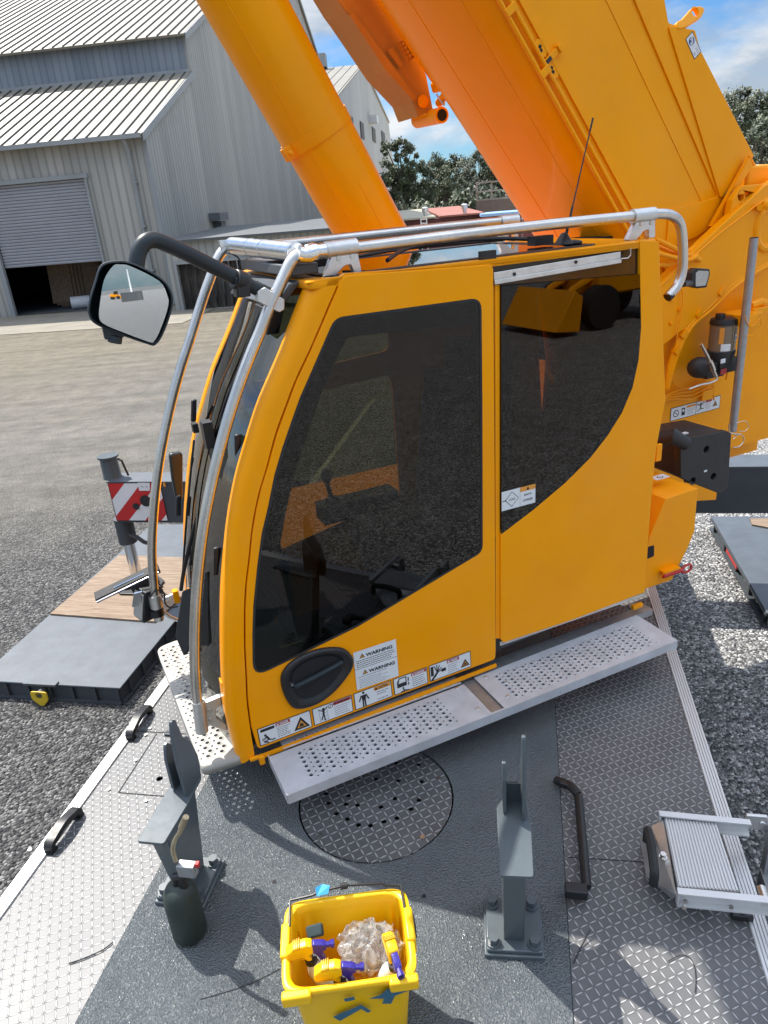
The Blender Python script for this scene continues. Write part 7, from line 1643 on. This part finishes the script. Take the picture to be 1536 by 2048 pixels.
# grey pole
VPp=0.72
pole=thing('grey_pole',cv((1463,885),VPp),'long grey galvanised tube standing upright beside the grease pump','pole')
mb=MB(); t0_=cv((1508,476),VPp);t1_=cv((1465,862),VPp); mb.tube([t1_,t0_],0.026,18); tu=build(mb,'tube',Mt['galv'],pole)
mb=MB(); mb.cyl(t0_,t0_+(t0_-t1_).normalized()*0.004,0.024,seg=18); build(mb,'bore',Mt['hatchdark'],pole)
mb=MB(); mb.tube(cr(cvt([(1458,848),(1460,865),(1475,868),(1480,868)],VPp-0.04),4),0.005,8); mb.tube(cr(cvt([(1472,846),(1490,842),(1497,852),(1490,862),(1478,862)],VPp-0.04),5),0.0022,6); mb.tube(cr(cvt([(1466,878),(1480,868),(1488,878),(1480,892),(1466,895)],VPp-0.03),5),0.0035,6); build(mb,'spring_pin',Mt['steel'],pole)
mb=MB(); mb.box(cv((1490,640),VPp+0.03),u*0.05,v*0.05,Zv*0.035); mb.tube(cr(cvt([(1490,632),(1498,652),(1510,648),(1520,636),(1522,650),(1510,668),(1492,672)],VPp-0.03),4),0.003,6); build(mb,'clamp',Yl,pole,bev=0.003)
# black moulded box
VX=0.40
BXF=Fr(A0+v*VX,u,Zv)
bxo=thing('black_box',cv((1412,985),VX)+v*0.1,'black moulded plastic box with round recesses hanging behind the cab corner','box')
hpx=[(1413,899),(1427,953),(1386,962)]
mb=MB(); fo=fil([BXF.px(p) for p in ((1361,882),(1372,877),(1455,862),(1463,868),(1456,975),(1441,988),(1374,962),(1362,955))],0.012,4)
plate(mb,[fo]+[circ(*BXF.px(p),0.022,18) for p in hpx],0.05,BXF,0.0,bevel=0.004)
fo2=inset([(p.x,p.y) for p in fo],0.006)
plate(mb,[fo2],0.30,BXF,-0.045,bevel=0.01); bb=build(mb,'body',Mt['box'],bxo,ang=40)
mb=MB(); mb.tube([cv((1322,880),VX+0.1),cv((1345,872),VX+0.02),cv((1372,888),VX+0.0)],[0.055,0.05,0.04],16); build(mb,'spout',Mt['box'],bxo)
mb=MB(); mb.box(cv((1411,942),VX-0.002),u*0.012,Zv*0.006,v*0.001); mb.box(cv((1368,867),VX+0.08),u*0.025,v*0.012,Zv*0.004); build(mb,'white_mark',Mt['white'],bb)
# yellow corner housing under it
VY=0.14; YF=Fr(A0+v*VY,u,Zv)
yb=thing('corner_housing',cv((1345,1160),VY)+v*0.15,'yellow sheet metal housing with a red locking pin behind the lower cab corner','housing')
mb=MB(); plate(mb,[fil([YF.px(p) for p in ((1240,1195),(1280,1130),(1304,1062),(1331,998),(1396,976),(1389,1063),(1377,1093),(1344,1160),(1288,1179))],0.006,3)],0.40,YF,0.0,bevel=0.004); hs__=build(mb,'shell',Yl,yb,ang=40)
mb=MB(); P=YF.at((1300,1103),0.001); 
ll=fil([YF.px(p) for p in ((1294,1094),(1308,1090),(1308,1112),(1294,1118))],0.008,3); mb.add([YF.P(p.x,p.y,0.0012) for p in ll],[tuple(range(len(ll)))]); build(mb,'opening',Mt['hatchdark'],yb,smooth=False)
mb=MB(); A_=YF.at((1318,1148),0.03);B_=YF.at((1355,1136),0.03); mb.tube([A_,B_],0.014,14); mb.tube(cr([YF.at(p,0.03) for p in ((1355,1137),(1362,1128),(1372,1125),(1374,1132),(1366,1140),(1356,1140))],4),0.007,8); rpn=build(mb,'locking_pin',Mt['red'],yb)
mb=MB(); mb.box(YF.at((1335,1136),0.02),u*0.06,Zv*0.006,v*0.02); mb.tube(cr([YF.at(p,0.035) for p in ((1318,1142),(1328,1150),(1322,1158),(1312,1152),(1318,1142))],4),0.002,6); build(mb,'pin_guide',Yl,yb)
mb=MB(); c=cv((1316,905),0.30); mb.box(c,u*0.02,Zv*0.05,v*0.01); build(mb,'latch_plate',Yl,yb,bev=0.003)
mb=MB(); f3=Fr(cv((1320,955),0.30)+Zv*0.002,u,v); c=V((0,0)); flat(mb,rect(-0.05,-0.03,0.05,0.03),f3,0.001,0); flat(mb,circ(0,0,0.018,14),f3,0.002,1); flat(mb,circ(0,0,0.013,14),f3,0.003,0); build(mb,'round_symbol_sticker',ST,yb,smooth=False)
# work light on the hooked rail end
wl=thing('work_light',cv((1380,556),0.35),'small square black work light behind the hooked roof rail','work light')
LFm=Fr(cv((1400,556),0.33),(u*0.95-v*0.2).normalized(),(Zv*0.98+u*0.12).normalized())
mb=MB(); plate(mb,[fil([LFm.px(p) for p in ((1383,545),(1394,536),(1420,538),(1421,548),(1414,575),(1396,577),(1382,572))],0.008,3)],0.06,LFm,0.0,bevel=0.006); hs2=build(mb,'housing',Mt['black'],wl,ang=40)
mb=MB(); lp_=fil([LFm.px(p) for p in ((1391,546),(1397,541),(1417,542),(1417,550),(1411,571),(1391,573))],0.006,3); mb.add([LFm.P(p.x,p.y,0.002) for p in lp_],[tuple(range(len(lp_)))]); build(mb,'lens',Mt['lens'],hs2,smooth=False)
mb=MB(); mb.tube([cv((1366,568),0.25),cv((1385,566),0.36)],0.016,10); build(mb,'mount',Mt['black'],wl)
# under-cab trim: strut and yellow stub by the rear step
ub=thing('cab_strut',c3(2.15,0.15,1.62),'pale strut with an amber stub under the rear corner of the cab','strut')
mb=MB(); mb.box((pz((1262,1210),1.75)+pz((1312,1300),1.65))/2,(pz((1312,1300),1.65)-pz((1262,1210),1.75))/2,u*0.02,Zv*0.012); build(mb,'arm',Mt['cast'],ub,smooth=False)
mb=MB(); P=pz((1274,1212),1.83); mb.box(P,u*0.035,v*0.012,Zv*0.012); build(mb,'stub',Yl,ub,bev=0.003)
# ------------------------------------------------------------------ what the mirror and the windows see behind the photographer
def loader(P,ang,label,col):
    X=V((math.cos(ang),math.sin(ang),0)); Yv=Zv.cross(X); t=thing('wheel_loader',P,label,'loader'); W=lambda x,y,z:P+X*x+Yv*y+Zv*z
    mb=MB(); mb.box(W(-0.3,0,1.4),X*1.6,Yv*0.9,Zv*0.45); mb.box(W(-1.3,0,1.9),X*0.7,Yv*0.75,Zv*0.3); build(mb,'body',col,t,bev=0.08)
    mb=MB(); mb.box(W(0.5,0,2.5),X*0.65,Yv*0.7,Zv*0.7); build(mb,'cab',Mt['frit'],t,bev=0.05)
    for x in (-1.2,1.3):
        for y in (-0.95,0.95):
            mb=MB(); c=W(x,y,0.65); mb.tube([c-Yv*0.22,c-Yv*0.2,c+Yv*0.2,c+Yv*0.22],[0.55,0.65,0.65,0.55],20); build(mb,'wheel',Mt['rubber'],t)
    mb=MB(); mb.prism([W(2.4,-1.3,0.1),W(3.3,-1.3,0.2),W(2.6,-1.3,1.3),W(2.3,-1.3,1.1)],Yv*2.6); build(mb,'bucket',col,t,bev=0.02)
    mb=MB(); 
    for y in (-0.5,0.5): mb.tube([W(0.9,y,1.6),W(2.0,y,1.2),W(2.4,y,0.7)],0.12,8)
    build(mb,'lift_arm',col,t)
    return t
def refl(p):
    d=ray(p).normalized(); n=MFf.n; P=MFf.at(p,0); r=d-n*(2*d.dot(n)); return P,r
def rground(p):
    P,r=refl(p); return P+r*(-P.z/r.z)
G1=rground((266,602)); print('mirror ground',G1)
yawm=math.atan2(G1.y,G1.x)
tv=V((math.cos(yawm+PI/2),math.sin(yawm+PI/2),0)); rv=V((math.cos(yawm),math.sin(yawm),0))
BH=thing('site_container',G1,'dark grey container seen in the mirror behind the photographer','container')
mb=MB(); mb.box(G1+Zv*1.3+rv*0.8,tv*3.2,rv*0.9,Zv*1.25); build(mb,'body',sheet('grey_container',(0.09,0.10,0.11),(0.14,0.15,0.16),0.28,tv,dark=0.3),BH,smooth=False)
mb=MB(); 
for s_ in (-1,1): mb.box(G1+Zv*1.3+rv*-0.12+tv*(s_*3.0),tv*0.05,rv*0.03,Zv*1.2)
mb.box(G1+Zv*2.58+rv*0.8,tv*3.25,rv*0.95,Zv*0.04); build(mb,'frame',Mt['greydark'],BH,smooth=False)
G2=rground((238,598)); loader(G2-tv*1.2,yawm+1.9,'orange wheel loader seen in the mirror beside the grey container',Mt['yellow2'])
mb=MB(); 
o=G1*1.5; o.z=0; mb.tube([o+Zv*0.5,o+Zv*2+rv*2,o+rv*14+Zv*12],[0.5,0.4,0.2],10); mb.box(o+Zv*0.8,tv*3.5,rv*1.2,Zv*0.7)
tag(build(mb,'distant_crane',Mt['white'],origin=o),'pale far mobile crane with raised boom, seen only in the mirror','crane')
mb=MB(); o=G1*3.2; o.z=0; mb.box(o+Zv*1.8+rv*3,tv*45,rv*2,Zv*1.8); tag(build(mb,'far_shed',Mt['trim'],smooth=False,origin=o),'long low pale shed on the horizon seen in the mirror','shed')

# unseen loader added so its yellow reflects in the rear side window
q_=cv((1215,640),0.0); d=ray((1215,640)).normalized(); r=d-SF.n*(2*d.dot(SF.n)); G3=q_+r*(-q_.z/r.z); print('window ground',G3)
loader(G3,math.radians(200),'stand-in yellow loader added behind the photographer for its reflection in the rear side window',Mt['yellow'])
